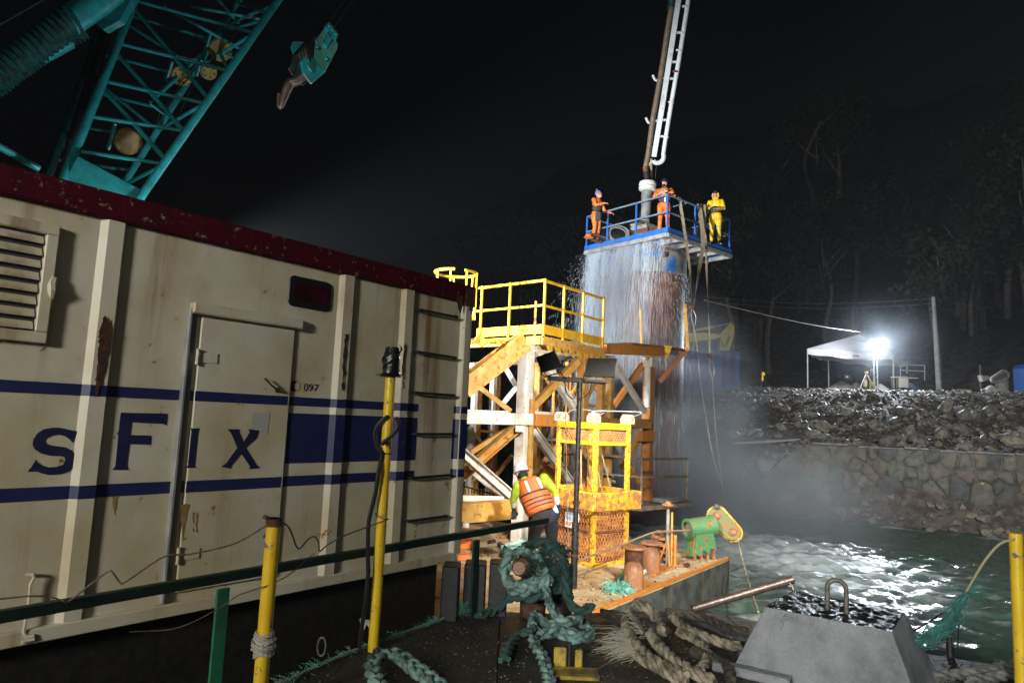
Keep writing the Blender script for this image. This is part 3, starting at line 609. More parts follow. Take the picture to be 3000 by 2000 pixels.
for k in range(26):
    z = zc+rs.uniform(-.05, .05); rr = .042+.022*(1-abs(z-zc)/.055)*rs.uniform(.4, 1); tl = rs.uniform(-.03, .03)
    mb.path([V(top1.x+rr*math.cos(a), top1.y+rr*math.sin(a), z+tl*math.cos(a)) for a in [2*math.pi*i/14 for i in range(14)]], .006, 4, closed=True)
mb.build('twine_wrap', M('grey twine', (.33, .31, .28), .9), t1)
p2 = P(1144, 1110, 4.85)
t2, top2 = stanchion(1144, 1110, 4.85, zat(p2.x, p2.y, 1100), 'tall yellow pole topped by a black wrapped beacon beside the container ladder')
mb = MB(); mb.lathe(top2, [(.075, -.01), (.082, 0), (.075, .012), (.062, .016), (.064, .10), (.060, .16), (.052, .185), (.05, .205), (.03, .212)], 18)
bm_ = mb.build('beacon', plast, t2, True)
mb = MB(); rs = random.Random(2)
for k in range(7): a = rs.uniform(0, 6.28); z = rs.uniform(.02, .18); mb.path([top2+V(.066*math.cos(a+f), .066*math.sin(a+f), z+.05*f) for f in (0, .4, .8, 1.2)], [.003, .008, .007, .002], 5)
mb.build('wrap_fold', plast, bm_, True)
mb = MB(); mb.beam(top2+V(-.10, -.02, 0), top2+V(.10, -.02, .004), .03, .012); mb.build('bracket', blackm, bm_)
cab = MB(); L1 = [(1159, 1222), (1168, 1236), (1163, 1258), (1138, 1284), (1118, 1300)]; L2 = [(1132, 1222), (1106, 1245), (1098, 1275), (1105, 1305), (1119, 1328), (1116, 1350), (1110, 1378), (1101, 1438), (1086, 1500), (1079, 1545), (1078, 1627), (1078, 1691), (1067, 1787), (1054, 1883), (1057, 1905)]
cab.path(crom([P(x, y, 4.76) for x, y in L1], .03), .0155, 8); cab.path(crom([P(1150, 1221, 4.92)]+[P(x, y, 4.80-.03*(i > 5)) for i, (x, y) in enumerate(L2)], .03), .0155, 8)
tag(recenter(cab.build('power_cable', rubber, None, True), P(1057, 1905, 4.7)), 'thick black cable looped round the tall yellow pole and hanging to the deck', 'cable')
mb = MB(); zt = zat(top2.x, top2.y, 1327); mb.path([V(top2.x+.043*math.cos(a), top2.y+.043*math.sin(a), zt) for a in [2*math.pi*i/14 for i in range(14)]], .004, 4, closed=True); mb.build('cable_tie', blackm, t2)
p3 = P(2976, 1575, 4.35); t3, top3 = stanchion(2976, 1575, 4.35, zat(p3.x, p3.y, 1561), 'yellow stanchion at the right edge of the picture with a rope tied to it')
w1 = [(0, 1753, 3.2), (90, 1745, 3.25), (150, 1748, 3.3), (190, 1760, 3.3), (206, 1757, 3.32), (310, 1677, 3.4), (330, 1676, 3.4), (352, 1706, 3.42), (370, 1702, 3.42), (480, 1630, 3.5), (560, 1622, 3.55), (690, 1590, 3.6), (797, 1528, 3.63)]
w2 = [(806, 1527, 3.63), (830, 1532, 3.7), (850, 1550, 3.75), (868, 1598, 3.85), (880, 1605, 3.9), (905, 1577, 4.0), (922, 1571, 4.05), (934, 1590, 4.1), (937, 1614, 4.15), (960, 1595, 4.2), (1010, 1568, 4.4), (1095, 1536, 4.7), (1138, 1520, 4.83)]
w3 = [(380, 1850, 3.3), (520, 1838, 3.4), (640, 1782, 3.5), (700, 1742, 3.55), (788, 1712, 3.63), (850, 1680, 3.8), (920, 1620, 4.1)]
for L, lb in ((w1, 'kinked rusty guard wire running left from the short yellow stanchion'), (w2, 'looping guard wire strung between the two yellow posts'), (w3, 'lower slack wire crossing the short yellow stanchion')):
    mb = MB(); mb.path(crom([P(*q) for q in L], .02), .003 if L is w3 else .0048, 5); tag(recenter(mb.build('guard_wire', wire, None, True), P(*L[-1])), lb, 'wire')
mb = MB(); mb.path([V(top2.x+.043*math.cos(a), top2.y+.043*math.sin(a), zat(top2.x, top2.y, 1512+8*math.cos(a))) for a in [2*math.pi*i/12 for i in range(12)]], .005, 4, closed=True); mb.build('wire_loop', wire, t2)
# black fender posts on the barge edge
for i, (x0, x1, y0) in enumerate(((1357, 1418, 1645), (1430, 1482, 1643), (1292, 1340, 1650))):
    a = PZ((x0+x1)/2, 1792 if i < 2 else 1806, DA); wd = (x1-x0)/F*a.y; zt = zat(a.x, a.y, y0); mb = MB(); mb.box(V(a.x, a.y, (DA+zt)/2-.1), (wd, .22, zt-DA+.2), (V(1, 0, 0), V(0, 1, 0), Z))
    tag(recenter(mb.build('fender_post', blackm, None, bev=.01), V(a.x, a.y, DA)), ['black square post right under the green rail post', 'black square post left of the coiled green rope', 'black square post at the lower right corner of the container'][i], 'post')
# ================================================================= crane
crane = thing('lattice_crane', 'teal lattice boom crane with yellow sheaves rising behind the container', 'crane', P(300, 640, 10.2)-Z*1.5)
def lerp2(a, c, t): return tuple(a[i]+(c[i]-a[i])*t for i in range(3))
FL = ((186, 530, 9.0), (412, -40, 10.6)); FR = ((402, 592, 9.2), (844, -40, 10.9)); BL = ((128, 560, 10.3), (338, -40, 11.9)); BR = ((340, 575, 10.5), (726, -40, 12.2))
def onch(ch, py): t = (py-ch[0][1])/(ch[1][1]-ch[0][1]); return P(*lerp2(ch[0], ch[1], t))
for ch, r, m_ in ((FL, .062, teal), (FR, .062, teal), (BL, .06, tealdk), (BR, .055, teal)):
    mb = MB(); a, c = P(*ch[0]), P(*ch[1]); mb.path([a-(c-a).normalized()*.25, c+(c-a).normalized()*1.5], r, 12); mb.build('boom_chord', m_, crane, True)
def br(a, c, r=.03, m_=teal): MB().path([a, c], r, 8).build('boom_brace', m_, crane, True)
for ya, yb in ((442, 481), (341, 385), (237, 304), (127, 208), (2, 98)): br(onch(FL, ya), onch(FR, yb)); br(onch(BL, ya+25), onch(BR, yb+20), .027)
for ya, yb in ((254, 470), (18, 292), (150, 390)): br(onch(FL, ya), onch(FR, yb), .036)
for ya, yb in ((192, 372), (402, 540), (13, 190)): br(onch(BL, ya+20), onch(BR, yb+10), .03)
for ya, yb in ((300, 385), (484, 545), (98, 200), (10, 80), (208, 120)): br(onch(FR, ya), onch(BR, yb), .028)
for ya, yb in ((442, 380), (341, 300), (237, 180), (60, 110)): br(onch(FL, ya), onch(BL, yb), .026)
for ya, yb in ((40, 10), (60, 95)): br(onch(FR, ya), onch(BR, yb), .024)
br(P(480, 20, 10.6), P(715, 150, 11.2)); br(P(560, 20, 10.9), P(780, 60, 11.), .028); br(P(630, -10, 10.9), P(700, 70, 11.2), .026)
mb = MB(); mb.prism([P(228, 458, 9.05), P(192, 525, 9.0), P(180, 560, 9.), P(405, 600, 9.2), P(420, 560, 9.25)], V(.01, .03, 0)); mb.build('boom_foot_plate', teal, crane, bev=.004)
for (a, c, r) in ((P(325, 30, 11.0), P(170, 560, 9.7), .075), (P(345, 20, 11.1), P(205, 500, 9.9), .04)): MB().path([a, c], r, 10).build('backstop_cylinder', blackm, crane, True)
def ribbed(a, c, r, pitch, m_, nm):
    a = Vector(a); c = Vector(c); n = int((c-a).length/pitch); pts = []; rr = []
    for i in range(n*4+1): pts.append(a.lerp(c, i/(n*4))); rr.append(r*(.70+.30*(.5+.5*math.cos(2*math.pi*i/4))))
    MB().path(pts, rr, 16).build(nm, m_, crane, True)
ribbed(P(-60, 250, 8.3), P(205, 62, 8.9), .215, .088, tealdk, 'spring_cylinder')
MB().path([P(195, 70, 8.9), P(285, 5, 9.1), P(330, -30, 9.2)], [.19, .20, .20], 16).build('cylinder_barrel', teal, crane, True)
ribbed(P(-60, 290, 8.6), P(118, 160, 9.0), .14, .06, tealdk, 'spring_cylinder')
MB().path([P(112, 165, 9.0), P(200, 118, 9.2)], .125, 14).build('cylinder_barrel', teal, crane, True)
ribbed(P(190, 122, 9.2), P(240, 92, 9.3), .13, .05, tealdk, 'spring_cylinder')
MB().path([P(-40, 95, 9.4), P(250, -70, 10)], .02, 6).build('pendant_line', blackm, crane, True)
MB().path([P(-30, 415, 8.8), P(115, 495, 9.3)], .05, 8).build('backstay', teal, crane, True)
mb = MB(); mb.prism([P(262, 50, 9.9), P(320, -30, 10), P(395, -20, 10.1), P(350, 60, 10), P(300, 88, 9.9)], V(.03, .12, 0)); mb.build('pivot_plate', teal, crane, bev=.006)
for px, py, Y, r, nr in ((375, 415, 9.9, .20, 0), (645, 146, 11.2, .20, 0), (610, 210, 10.9, .14, 1), (530, 222, 10.8, .17, 1)):
    c = P(px, py, Y); ax = (CAM-c).normalized()*.8+V(.45, -.1, -.35); ax.normalize(); mb = MB(); mb.lathe(c-ax*.06, [(r*.35, 0), (r*.9, .005), (r, .03), (r*.86, .06), (r, .09), (r*.9, .115), (r*.4, .12)], 24, ax); sh = mb.build('sheave', M('ochre sheave', (.20, .14, .015), .5, c2=(.10, .075, .02), ns=9, rust=.2, bump=.3), crane, True)
    mb = MB()
    for k in range(6 if nr else 0):
        a = 2*math.pi*k/6; d, e, f = frame_of(ax); mb.lathe(c+ax*.062+(e*math.cos(a)+f*math.sin(a))*r*.62, [(r*.14, 0), (r*.13, .006)], 8, ax)
    if nr: mb.build('lightening_hole', blackm, sh)
    d, e, f = frame_of(ax); mb = MB(); mb.beam(c+e*r*1.15-f*r, c+e*r*1.15+f*r, .03, .1, ax); mb.build('sheave_guard', teal, sh)
for L in ([(590, 180, 11), (470, 330, 10.4), (440, 400, 10.2)], [(700, 90, 11.4), (560, 260, 11), (500, 390, 10.6)], [(420, 60, 10.4), (500, 160, 10.6), (600, 180, 10.9)]): MB().path([P(*q) for q in L], .012, 5).build('hoist_rope', blackm, crane, True)
br(P(560, 100, 11.2), P(700, 180, 11.2), .022); br(P(470, 270, 10.6), P(590, 160, 11), .03); br(P(500, 340, 10.6), P(520, 370, 10.6), .02)
br(P(440, 300, 10.4), P(520, 230, 10.7), .025); br(P(440, 305, 10.3), P(480, 335, 10.4), .018)
# hook block hanging right of the boom
hk = thing('hook_block', 'teal crane hook block with a forged hook hanging in the dark sky', 'hook block', P(845, 300, 9))
h4 = lambda L, Y=9.: [P(780+x/4.9, 40+y/4.9, Y) for x, y in L]
MB().prism(h4([(600, 540), (840, 205), (1030, 430), (1025, 500), (850, 840)]), W*.05+V(0, .02, 0)).build('cheek_plate', M('faded teal paint', (.05, .22, .17), .5, c2=(.03, .25, .24), ns=8, rust=.15, bump=.1), hk, bev=.006)
MB().prism(h4([(590, 545), (845, 845), (665, 1005), (545, 850), (510, 690)], 8.97), W*.06).build('lower_plate', teal, hk, bev=.006)
MB().prism(h4([(912, 115), (1045, 290), (1000, 395), (850, 200)], 8.97), W*.07).build('top_plate', teal, hk, bev=.006)
MB().prism(h4([(880, 300), (945, 365), (875, 495), (830, 430)], 8.96), W*.05).build('pin_lug', teal, hk, bev=.005)
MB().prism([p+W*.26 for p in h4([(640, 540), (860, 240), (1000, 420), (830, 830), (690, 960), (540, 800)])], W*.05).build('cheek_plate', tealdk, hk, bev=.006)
for k in range(3):
    c = P(780+770/4.9, 40+560/4.9, 9)+W*(.09+.07*k); MB().lathe(c, [(.17, -.028), (.185, -.02), (.165, 0), (.185, .02), (.17, .028)], 20, W).build('sheave', blackm, hk, True)
for x, y in ((740, 480), (875, 640), (660, 770), (915, 170), (960, 230), (1005, 285)): p = h4([(x, y)], 8.95)[0]; MB().lathe(p, [(.022, -.03), (.022, .012), (.012, .016)], 8, NC).build('bolt', teal, hk)
mb = MB(); cch = h4([(665, 770)], 8.95)[0]; mb.lathe(cch, [(.075, -.02), (.075, .015), (.05, .02)], 14, NC); mb.build('pin_cap', M('faded teal paint', (.05, .22, .17)), hk, True)
hl = [(620, 860), (520, 930), (430, 960), (380, 1050), (345, 1150), (300, 1290), (272, 1290), (265, 1180), (275, 1110)]
MB().path(crom([p+W*.15 for p in h4(hl)], .02), [.05+.02*math.sin(i*.14) if i > 3 else .06 for i in range(len(crom([p+W*.15 for p in h4(hl)], .02)))], 10).build('hook', M('forged steel', (.09, .06, .05), .42, .3, c2=(.13, .11, .10), ns=9), hk, True)
L = h4([(560, 880), (650, 1005)], 8.93); MB().path(L, .016, 8).build('edge_bar', greyst, hk, True); MB().path(h4([(320, 790), (370, 870)], 9.2), .014, 8).build('edge_bar', greyst, hk, True); MB().prism(h4([(405, 470), (345, 740), (325, 790), (375, 870), (440, 760), (520, 560), (530, 400)], 9.24), V(.01, .05, 0)).build('cheek_plate', tealdk, hk, bev=.005)
MB().prism([p+W*.3 for p in h4([(560, 300), (720, 310), (560, 490), (530, 380)])], W*.03).build('side_guard', teal, hk, bev=.004)
for x, y in ((930, 130), (990, 230)):
    p = h4([(x, y)])[0]; MB().path([p+W*.1, p+V(.9, .6, 2.3)], .012, 5).build('hoist_rope', blackm, hk)
# ================================================================= pile guide frame on the far barge
gf = thing('pile_guide_frame', 'yellow and white steel guide frame with a railed walkway beside the pile', 'steel frame', P(1530, 1560, 13.4))
def mem(a, c, wpx, mat, nm='brace', h=None, chan=False, up=Z, bev=.008):
    p, q = P(*a), P(*c); wd = wpx/F*(a[2]+c[2])/2; mb = MB()
    if chan: mb.chan(p, q, h or wd, wd, .02, up)
    else: mb.beam(p, q, h or wd, wd, up)
    return mb.build(nm, mat, gf, bev=bev)
def col(px, py, Y, wpx, py1, mat, d2=None, z0=DB):
    p = P(px, py, Y); wd = wpx/F*Y; zt = zat(p.x, p.y, py1); mb = MB(); mb.box(V(p.x, p.y, (z0+zt)/2), (wd, d2 or wd, zt-z0), (U, W, Z)); return mb.build('column', mat, gf, bev=.01)
col(1536, 1200, 13.4, 36, 1008, white)
mb = MB(); mb.box(P(1556, 1280, 13.3)+Z*(-.25), (.10, .06, 2.0), (U, W, Z)); mb.build('stiffener', tan, gf, bev=.004)
mem((1350, 1140, 12.6), (1532, 1003, 13.3), 56, tan, h=.34)
mem((1345, 1223, 13.0), (1556, 1228, 13.35), 34, white, 'beam', .30)
mem((1556, 1229, 13.4), (1640, 1233, 13.9), 34, orangem, 'beam', .3)
mem((1363, 1203, 12.9), (1487, 1208, 13.1), 9, white, 'pipe', .06)
mem((1562, 1208, 13.5), (1632, 1212, 13.9), 9, white, 'pipe', .06)
mem((1345, 1318, 12.2), (1498, 1452, 12.8), 26, white, h=.2, chan=True)
mem((1345, 1352, 12.9), (1490, 1470, 13.2), 14, white, h=.12)
mem((1512, 1254, 13.2), (1338, 1405, 12.6), 26, tan, h=.2, chan=True)
mem((1496, 1252, 13.5), (1378, 1325, 13.2), 15, tan, h=.14)
mem((1557, 1252, 13.5), (1690, 1440, 14.0), 22, white, h=.18, chan=True)
mem((1566, 1018, 13.5), (1684, 1196, 14.2), 21, white, h=.16, chan=True)
mem((1556, 1196, 13.5), (1692, 1058, 14.2), 20, tan, h=.16)
mem((1400, 1130, 13.3), (1497, 1205, 13.3), 15, tan, h=.12)
mem((1510, 1255, 13.1), (1535, 1256, 13.1), 18, white, 'gusset', .2)
col(1707, 1150, 14.5, 28, 1028, tan); col(1760, 1150, 15.2, 20, 1050, tan); col(1737+48, 1200, 15.6, 18, 1060, tan)
col(1900, 1150, 17.0, 26, 1046, orangem, z0=1.2); mb = MB(); pq = P(1903, 1062, 16.9); mb.box(pq, (.32, .3, .24), (U, W, Z)); mb.build('cap_plate', white, gf, bev=.008)
mb = MB(); pq = P(1897, 1130, 16.84); mb.box(pq, (.05, .16, 1.1), (U, W, Z)); mb.build('stiffener', white, gf, bev=.004)
mem((1802, 1068, 15.6), (1888, 1206, 16.6), 15, white, h=.12); mem((1884, 1066, 16.9), (1795, 1192, 16.6), 15, orangem, h=.12)
mem((1800, 1290, 15.6), (1846, 1362, 16.2), 13, white, h=.1); mem((1874, 1285, 16.9), (1818, 1372, 16.6), 13, tan, h=.1); mem((1840, 1355, 16.0), (1880, 1430, 16.4), 13, tan, h=.1)
mem((1892, 1240, 16.8), (1845, 1240, 16.4), 26, orangem, 'beam', .22); mem((1908, 1277, 16.9), (1870, 1277, 16.6), 30, orangem, 'gusset', .25)
mem((1700, 1228, 14.6), (1900, 1246, 16.8), 20, tan, 'beam', .2)
for px, Y, w_, y1, m_ in ((1442, 16.2, 16, 1092, white), (1455, 16.4, 13, 1096, tan), (1388, 15.6, 15, 1136, white), (1404, 15.8, 12, 1140, tan), (1382, 14.8, 14, 1250, white), (1575, 17.0, 20, 1050, tan), (1593, 17.3, 14, 1060, orangem), (1660, 18.0, 14, 1060, tan)): col(px, 1200, Y, w_, y1, m_)
mem((1478, 1072, 15.5), (1512, 1130, 15.6), 13, white, h=.1); mem((1520, 1125, 15.6), (1474, 1182, 15.5), 13, white, h=.1)
mem((1502, 1330, 15), (1455, 1390, 15), 12, tan, h=.1); mem((1640, 1300, 15), (1560, 1390, 15), 16, tan, h=.14)
mem((1380, 1072, 14.2), (1700, 1040, 16.5), 18, M('dim under beam', (.3, .27, .22), .6, rust=.2), 'beam', .2); mem((1560, 1026, 13.4), (1690, 1040, 14.4), 9, white, 'beam', .1); mem((1600, 1036, 15.5), (1800, 1046, 16.5), 9, white, 'beam', .1)
# base beams on deck
mem((1330, 1502, 11.0), (1500, 1490, 11.9), 52, tan, 'base_beam', .3); mem((1335, 1458, 11.9), (1472, 1462, 12.5), 16, white, 'base_beam', .1)
mem((1345, 1420, 13.0), (1500, 1462, 13.4), 4, blackm, 'pipe', .03)
mb = MB(); pq = P(1420, 1440, 13.2)
for k in range(15): mb.box(P(1346+k*9, 1442+k*1.0, 13.3), (.02, .03, .24), (U, W, Z))
mb.build('grating', tan, gf)
for a, c, wd, m_ in (((1366, 1066, 14.6), (1402, 1110, 14.8), 9, white), ((1702, 1062, 14.6), (1770, 1180, 15.6), 11, white), ((1770, 1070, 15.4), (1712, 1180, 14.8), 10, tan), ((1640, 1196, 15.6), (1700, 1120, 15.8), 9, tan), ((1715, 1290, 14.8), (1800, 1410, 15.8), 11, white),
                       ((1600, 1330, 15.2), (1560, 1262, 15.2), 9, tan), ((1440, 1345, 15.6), (1372, 1420, 15.2), 10, tan), ((1378, 1258, 14.6), (1440, 1330, 14.8), 9, white), ((1660, 1100, 17.5), (1700, 1180, 17.6), 8, orangem), ((1585, 1085, 16.8), (1640, 1180, 17.), 9, tan), ((1690, 1185, 14.7), (1800, 1192, 15.8), 9, tan), ((1700, 1330, 14.8), (1850, 1345, 16.2), 8, tan), ((1560, 1285, 15.), (1700, 1290, 15.2), 7, white), ((1400, 1262, 15.), (1500, 1268, 15.2), 7, tan)):
    mem(a, c, wd, m_, h=wd/F*a[2]*.9)
col(1668, 1200, 15.8, 11, 1055, orangem); col(1622, 1200, 15.4, 10, 1050, tan)
# upper walkway
ZK = P(1588, 985, 13.0).z; K = P(1588, 985, 13.0)
def wk(s, t, z=0): return V(K.x, K.y, ZK+z)+U*s+W*t
su = 2.2; tv = 1.62
mb = MB(); mb.prism([wk(-.08, -.06, -.03), wk(su+.1, -.06, -.03), wk(su+.1, 2.2, -.03), wk(-.08, 2.2, -.03)], Z*.03); mb.build('walkway_floor', yworn, gf)
mb = MB(); mb.beam(wk(-.05, -.04, -.10), wk(su+.08, -.04, -.10), .05, .14); mb.beam(wk(-.05, -.01, -.10), wk(-.05, 2.1, -.10), .05, .139); mb.build('edge_channel', tan, gf, bev=.006)
ylit = ylow
mb = MB(); mb.beam(wk(0, .0, .15), wk(su, .0, .15), .012, .19); mb.build('toe_board', ylit, gf, bev=.004); mb = MB(); mb.beam(wk(0, .02, .15), wk(0, 1.75, .15), .012, .19); mb.build('toe_board', ylit, gf, bev=.004)
for s, t in ((0, 0), (.66, 0), (1.38, 0), (su, 0), (0, .84), (0, tv)):
    mb = MB(); mb.box(wk(s, t, .50)-U*.03*(t > 0)-W*.03*(t == 0), (.045, .045, 1.3), (U, W, Z)); mb.build('rail_post', ylit, gf, bev=.005)
for z, w_ in ((1.12, .05), (.62, .045)):
    mb = MB(); mb.beam(wk(-.03, 0, z), wk(su+.06, 0, z), w_, w_); mb.build('rail', ylit, gf, bev=.005); mb = MB(); mb.beam(wk(0, -.02, z), wk(0, tv+.12+(.12 if z < 1 else 0), z), w_, w_); mb.build('rail', ylit, gf, bev=.005)
MB().beam(wk(su-.5, 1.5, -.2), wk(su-.5, 1.5, 1.1), .05, .05).build('rail_post', orangem, gf)
# torn yellow plate edge under the walkway
rs = random.Random(3); b = MB()
for k in range(9):
    s = .1+k*.26; b.prism([wk(s, -.05, -.17), wk(s+.22, -.05, -.17), wk(s+.20+rs.uniform(-.03, .03), -.07, -.26-rs.uniform(0, .08)), wk(s+.04, -.07, -.23-rs.uniform(0, .06))], W*.012)
b.build('torn_edge', yworn, gf)
mb = MB(); mb.beam(P(1352, 1000, 12.8), P(1480, 1000, 13.2), .09, .1); mb.build('edge_channel', yworn, gf, bev=.006)
mb = MB(); mb.beam(P(1398, 985, 12.7), P(1420, 1010, 12.7), .12, .16); mb.build('bracket', yworn, gf, bev=.006)
# ladder with safety hoop at the left end
hc = P(1336, 800, 12.6); lad = MB(); rr = .40
lad.path([hc+V(rr*math.cos(a), rr*.9*math.sin(a), 0) for a in [R_(-60)+2*math.pi*.92*i/22 for i in range(23)]], .028, 6); lad.build('safety_hoop', ylit, gf, True)
for a in (-55, 0, 40, 100, 160, 215, 260):
    p = hc+V(rr*math.cos(R_(a)), rr*.9*math.sin(R_(a)), 0); MB().beam(p, p-Z*(.55 if a != 0 else .9), .03, .03).build('hoop_bar', ylit, gf)
mb = MB(); mb.path([P(1396, 800, 12.45), P(1391, 905, 12.45), P(1389, 920, 12.45), P(1378, 940, 12.45), P(1370, 960, 12.45), P(1366, 1000, 12.45)], .03, 6); mb.build('ladder_stile', ylit, gf)
MB().path([P(1362, 1000, 12.4), P(1340, 1440, 12.4)], .035, 6).build('ladder_stile', ylit, gf)
MB().path([P(1332, 1000, 12.4), P(1308, 1440, 12.4)], .035, 6).build('ladder_stile', ylit, gf)
for k in range(10): y = 1010+k*45; MB().path([P(1361-k*2.2, y, 12.4), P(1331-k*2.2, y, 12.4)], .016, 5).build('ladder_rung', ylit, gf)
# platform round the pile (orange) and lower walkway
PC = P(1885, 900, 22.0); PR = 1.34
oz = P(1950, 1012, 17.5).z
mb = MB(); mb.prism([P(1765, 1005, 15.4), P(1850, 1003, 16.0), P(2014, 1024, 17.8), P(1960, 1014, 19.5), P(1880, 1006, 20)], -Z*.07); mb.build('pile_walkway', M('rusty deck plate', (.30, .13, .04), .7, c2=(.2, .09, .03), ns=5, rust=.3), gf)
mem((1768, 1022, 15.4), (1935, 1030, 17.0), 26, orangem, 'beam', .2)
for px in (1815, 1850, 1885, 1945): mb = MB(); mb.prism([P(px, 1012, 16.5), P(px+24, 1014, 16.6), P(px+8, 1058 if px > 1870 else 1030, 16.5)], V(.01, .03, 0)); mb.build('gusset', yworn, gf)
mem((2015, 1020, 17.8), (2006, 890, 17.8), 9, tan, 'rail_post', .07); mem((2016, 1018, 17.8), (1932, 1118, 17.4), 14, M('pale orange angle', (.6, .25, .12), .5, rust=.15), 'loose_angle', .06)
mem((1879, 1012, 17.2), (1876, 905, 17.2), 6, tan, 'rail_post', .05)
lw = [P(1770, 1475, 15.6), P(1880, 1484, 15.4), P(2032, 1470, 16.6), P(1990, 1455, 18.2), P(1780, 1450, 18.2)]
lm = M('dim walkway steel', (.20, .17, .13), .6, c2=(.12, .09, .06), ns=6, rust=.2)
mb = MB(); mb.prism(lw, -Z*.10); mb.build('lower_walkway', lm, gf, bev=.005)
for a, c in (((1745, 1330, 15.3), (1880, 1344, 15.5)), ((1880, 1344, 15.5), (2014, 1343, 16.6)), ((1745, 1385, 15.3), (1880, 1398, 15.5)), ((1880, 1398, 15.5), (2014, 1395, 16.6)), ((1879, 1344, 15.5), (1878, 1478, 15.5)), ((2015, 1343, 16.6), (2010, 1462, 16.6))): mem(a, c, 7, lm, 'rail', .05)
mb = MB(); mb.box(P(1960, 1462, 16.4), (.9, .4, .1), (U, W, Z)); mb.build('loose_mesh', greyst, gf)
# inner clutter lit between the columns
for (a, c, wd, m_, nm) in (((1632, 1332, 14.2), (1680, 1330, 14.4), 7, ylow, 'rail'), ((1632, 1332, 14.2), (1630, 1440, 14.2), 7, ylow, 'rail_post'), ((1600, 1335, 14.4), (1632, 1332, 14.2), 7, ylow, 'rail')): mem(a, c, wd, m_, nm, .05)
for i, (px, py, Y, s, lb) in enumerate(((1630, 1395, 14.6, .42, 'orange crate behind the basket beside the frame leg'),)):
    c = P(px, py, Y); t = thing('crate', lb, 'crate', c-Z*.2); MB().box(c, (s, s, .4), (U, W, Z)).build('body', orangem, t, bev=.01); MB().box(c+Z*.21, (s+.04, s+.04, .04), (U, W, Z)).build('lid', orangem, t, bev=.006)
# ================================================================= pile with water pouring from its head
K2 = P(1955, 673, 19.6); pa = V(math.sin(R_(50)), math.cos(R_(50)), 0); pb = V(-math.sin(R_(40)), math.cos(R_(40)), 0); LA, LB = 3.4, 3.35; ZP = K2.z
pilem = M('rusty wet pile steel', (.16, .065, .035), .42, c2=(.25, .12, .075), ns=2.5, rust=.1, streak=.35, bump=.3, bs=9)
pile = thing('steel_pile', 'rusty steel tube pile rising out of the water below the blue platform', 'pile', V(PC.x, PC.y, 0))
mb = MB(); mb.lathe(V(PC.x, PC.y, -2), [(PR, 0), (PR, ZP+1.4)], 48); mb.build('tube', pilem, pile, True)
mb = MB(); zc = ZP-.30
for h in (.0, -1.05): mb.lathe(V(PC.x, PC.y, zc+h), [(PR+.02, -.05), (PR+.06, -.05), (PR+.06, .05), (PR+.02, .05)], 40, cap=False)
mb.build('ring', pilem, pile)
mb = MB(); mb.lathe(V(PC.x, PC.y, ZP-1.05), [(PR+.05, 0), (PR+.05, 1.0)], 40); mb.build('collar', M('patchy blue collar', (.26, .27, .25), .5, c2=(.03, .14, .42), ns=.9, lo=.50, hi=.58, rust=.25, streak=.4), pile, True)
mb = MB()
for a in (-110, -75, -40): p = V(PC.x+math.cos(R_(a))*(PR+.07), PC.y+math.sin(R_(a))*(PR+.07), ZP-.5); mb.box(p, (.12, .1, .16))
mb.build('lug', rustdk, pile)
def pp(s, t, z=0): return V(K2.x, K2.y, ZP+z)+pa*s+pb*t
plat = thing('work_platform', 'blue railed work platform on top of the pile with water spilling below it', 'platform', pp(LA/2, LB/2, -.2))
und = M('platform underside', (.30, .30, .28), .6, c2=(.2, .19, .16), ns=5, rust=.2)
mb = MB(); mb.prism([pp(0, 0, -.06), pp(LA, 0, -.06), pp(LA, LB, -.06), pp(0, LB, -.06)], Z*.05); mb.build('floor_plate', und, plat)
for a, c, m_ in ((pp(-.04, -.04, -.02), pp(-.04, LB+.04, -.02), bluep), (pp(-.04, -.04, -.02), pp(LA+.04, -.04, -.02), bluep), (pp(LA+.04, 0, -.02), pp(LA+.04, LB, -.02), bluep), (pp(0, LB+.04, -.02), pp(LA, LB+.04, -.02), bluep)):
    MB().beam(a, c, .03, .17).build('toe_board', m_, plat, bev=.004); MB().beam(a-Z*.15, c-Z*.15, .09, .12).build('edge_beam', und, plat, bev=.006)
for k in range(1, 5): MB().chan(pp(LA*k/5, 0, -.15), pp(LA*k/5, LB, -.15), .08, .14, .012).build('joist', und, plat)
for k in range(1, 4): MB().beam(pp(0, LB*k/4, -.26), pp(LA, LB*k/4, -.26), .06, .08).build('joist', und, plat)
posts = [(0, 0), (0, LB*.36), (0, LB*.72), (0, LB), (LA*.42, 0), (LA*.8, 0), (LA, 0), (LA, LB*.5), (LA, LB), (LA*.5, LB)]
for s, t in posts: MB().beam(pp(s, t, -.18), pp(s, t, 1.1), .05, .05, pa).build('rail_post', bluep, plat, bev=.004)
railm = M('worn blue grey rail', (.16, .22, .26), .5, c2=(.05, .14, .30), ns=5, rust=.2)
for z in (1.1, .56):
    for a, c in (((0, 0), (0, LB)), ((0, 0), (LA, 0)), ((LA, 0), (LA, LB)), ((0, LB), (LA, LB))): MB().beam(pp(*a, z), pp(*c, z), .045, .045).build('rail', railm, plat, bev=.004)
MB().beam(pp(LA*.2, .3, .95), pp(LA*.32, 0, 1.12), .05, .03).build('strut', railm, plat); MB().beam(pp(LA*.55, .2, .7), pp(LA*.66, 0, 1.12), .06, .03).build('strut', railm, plat)
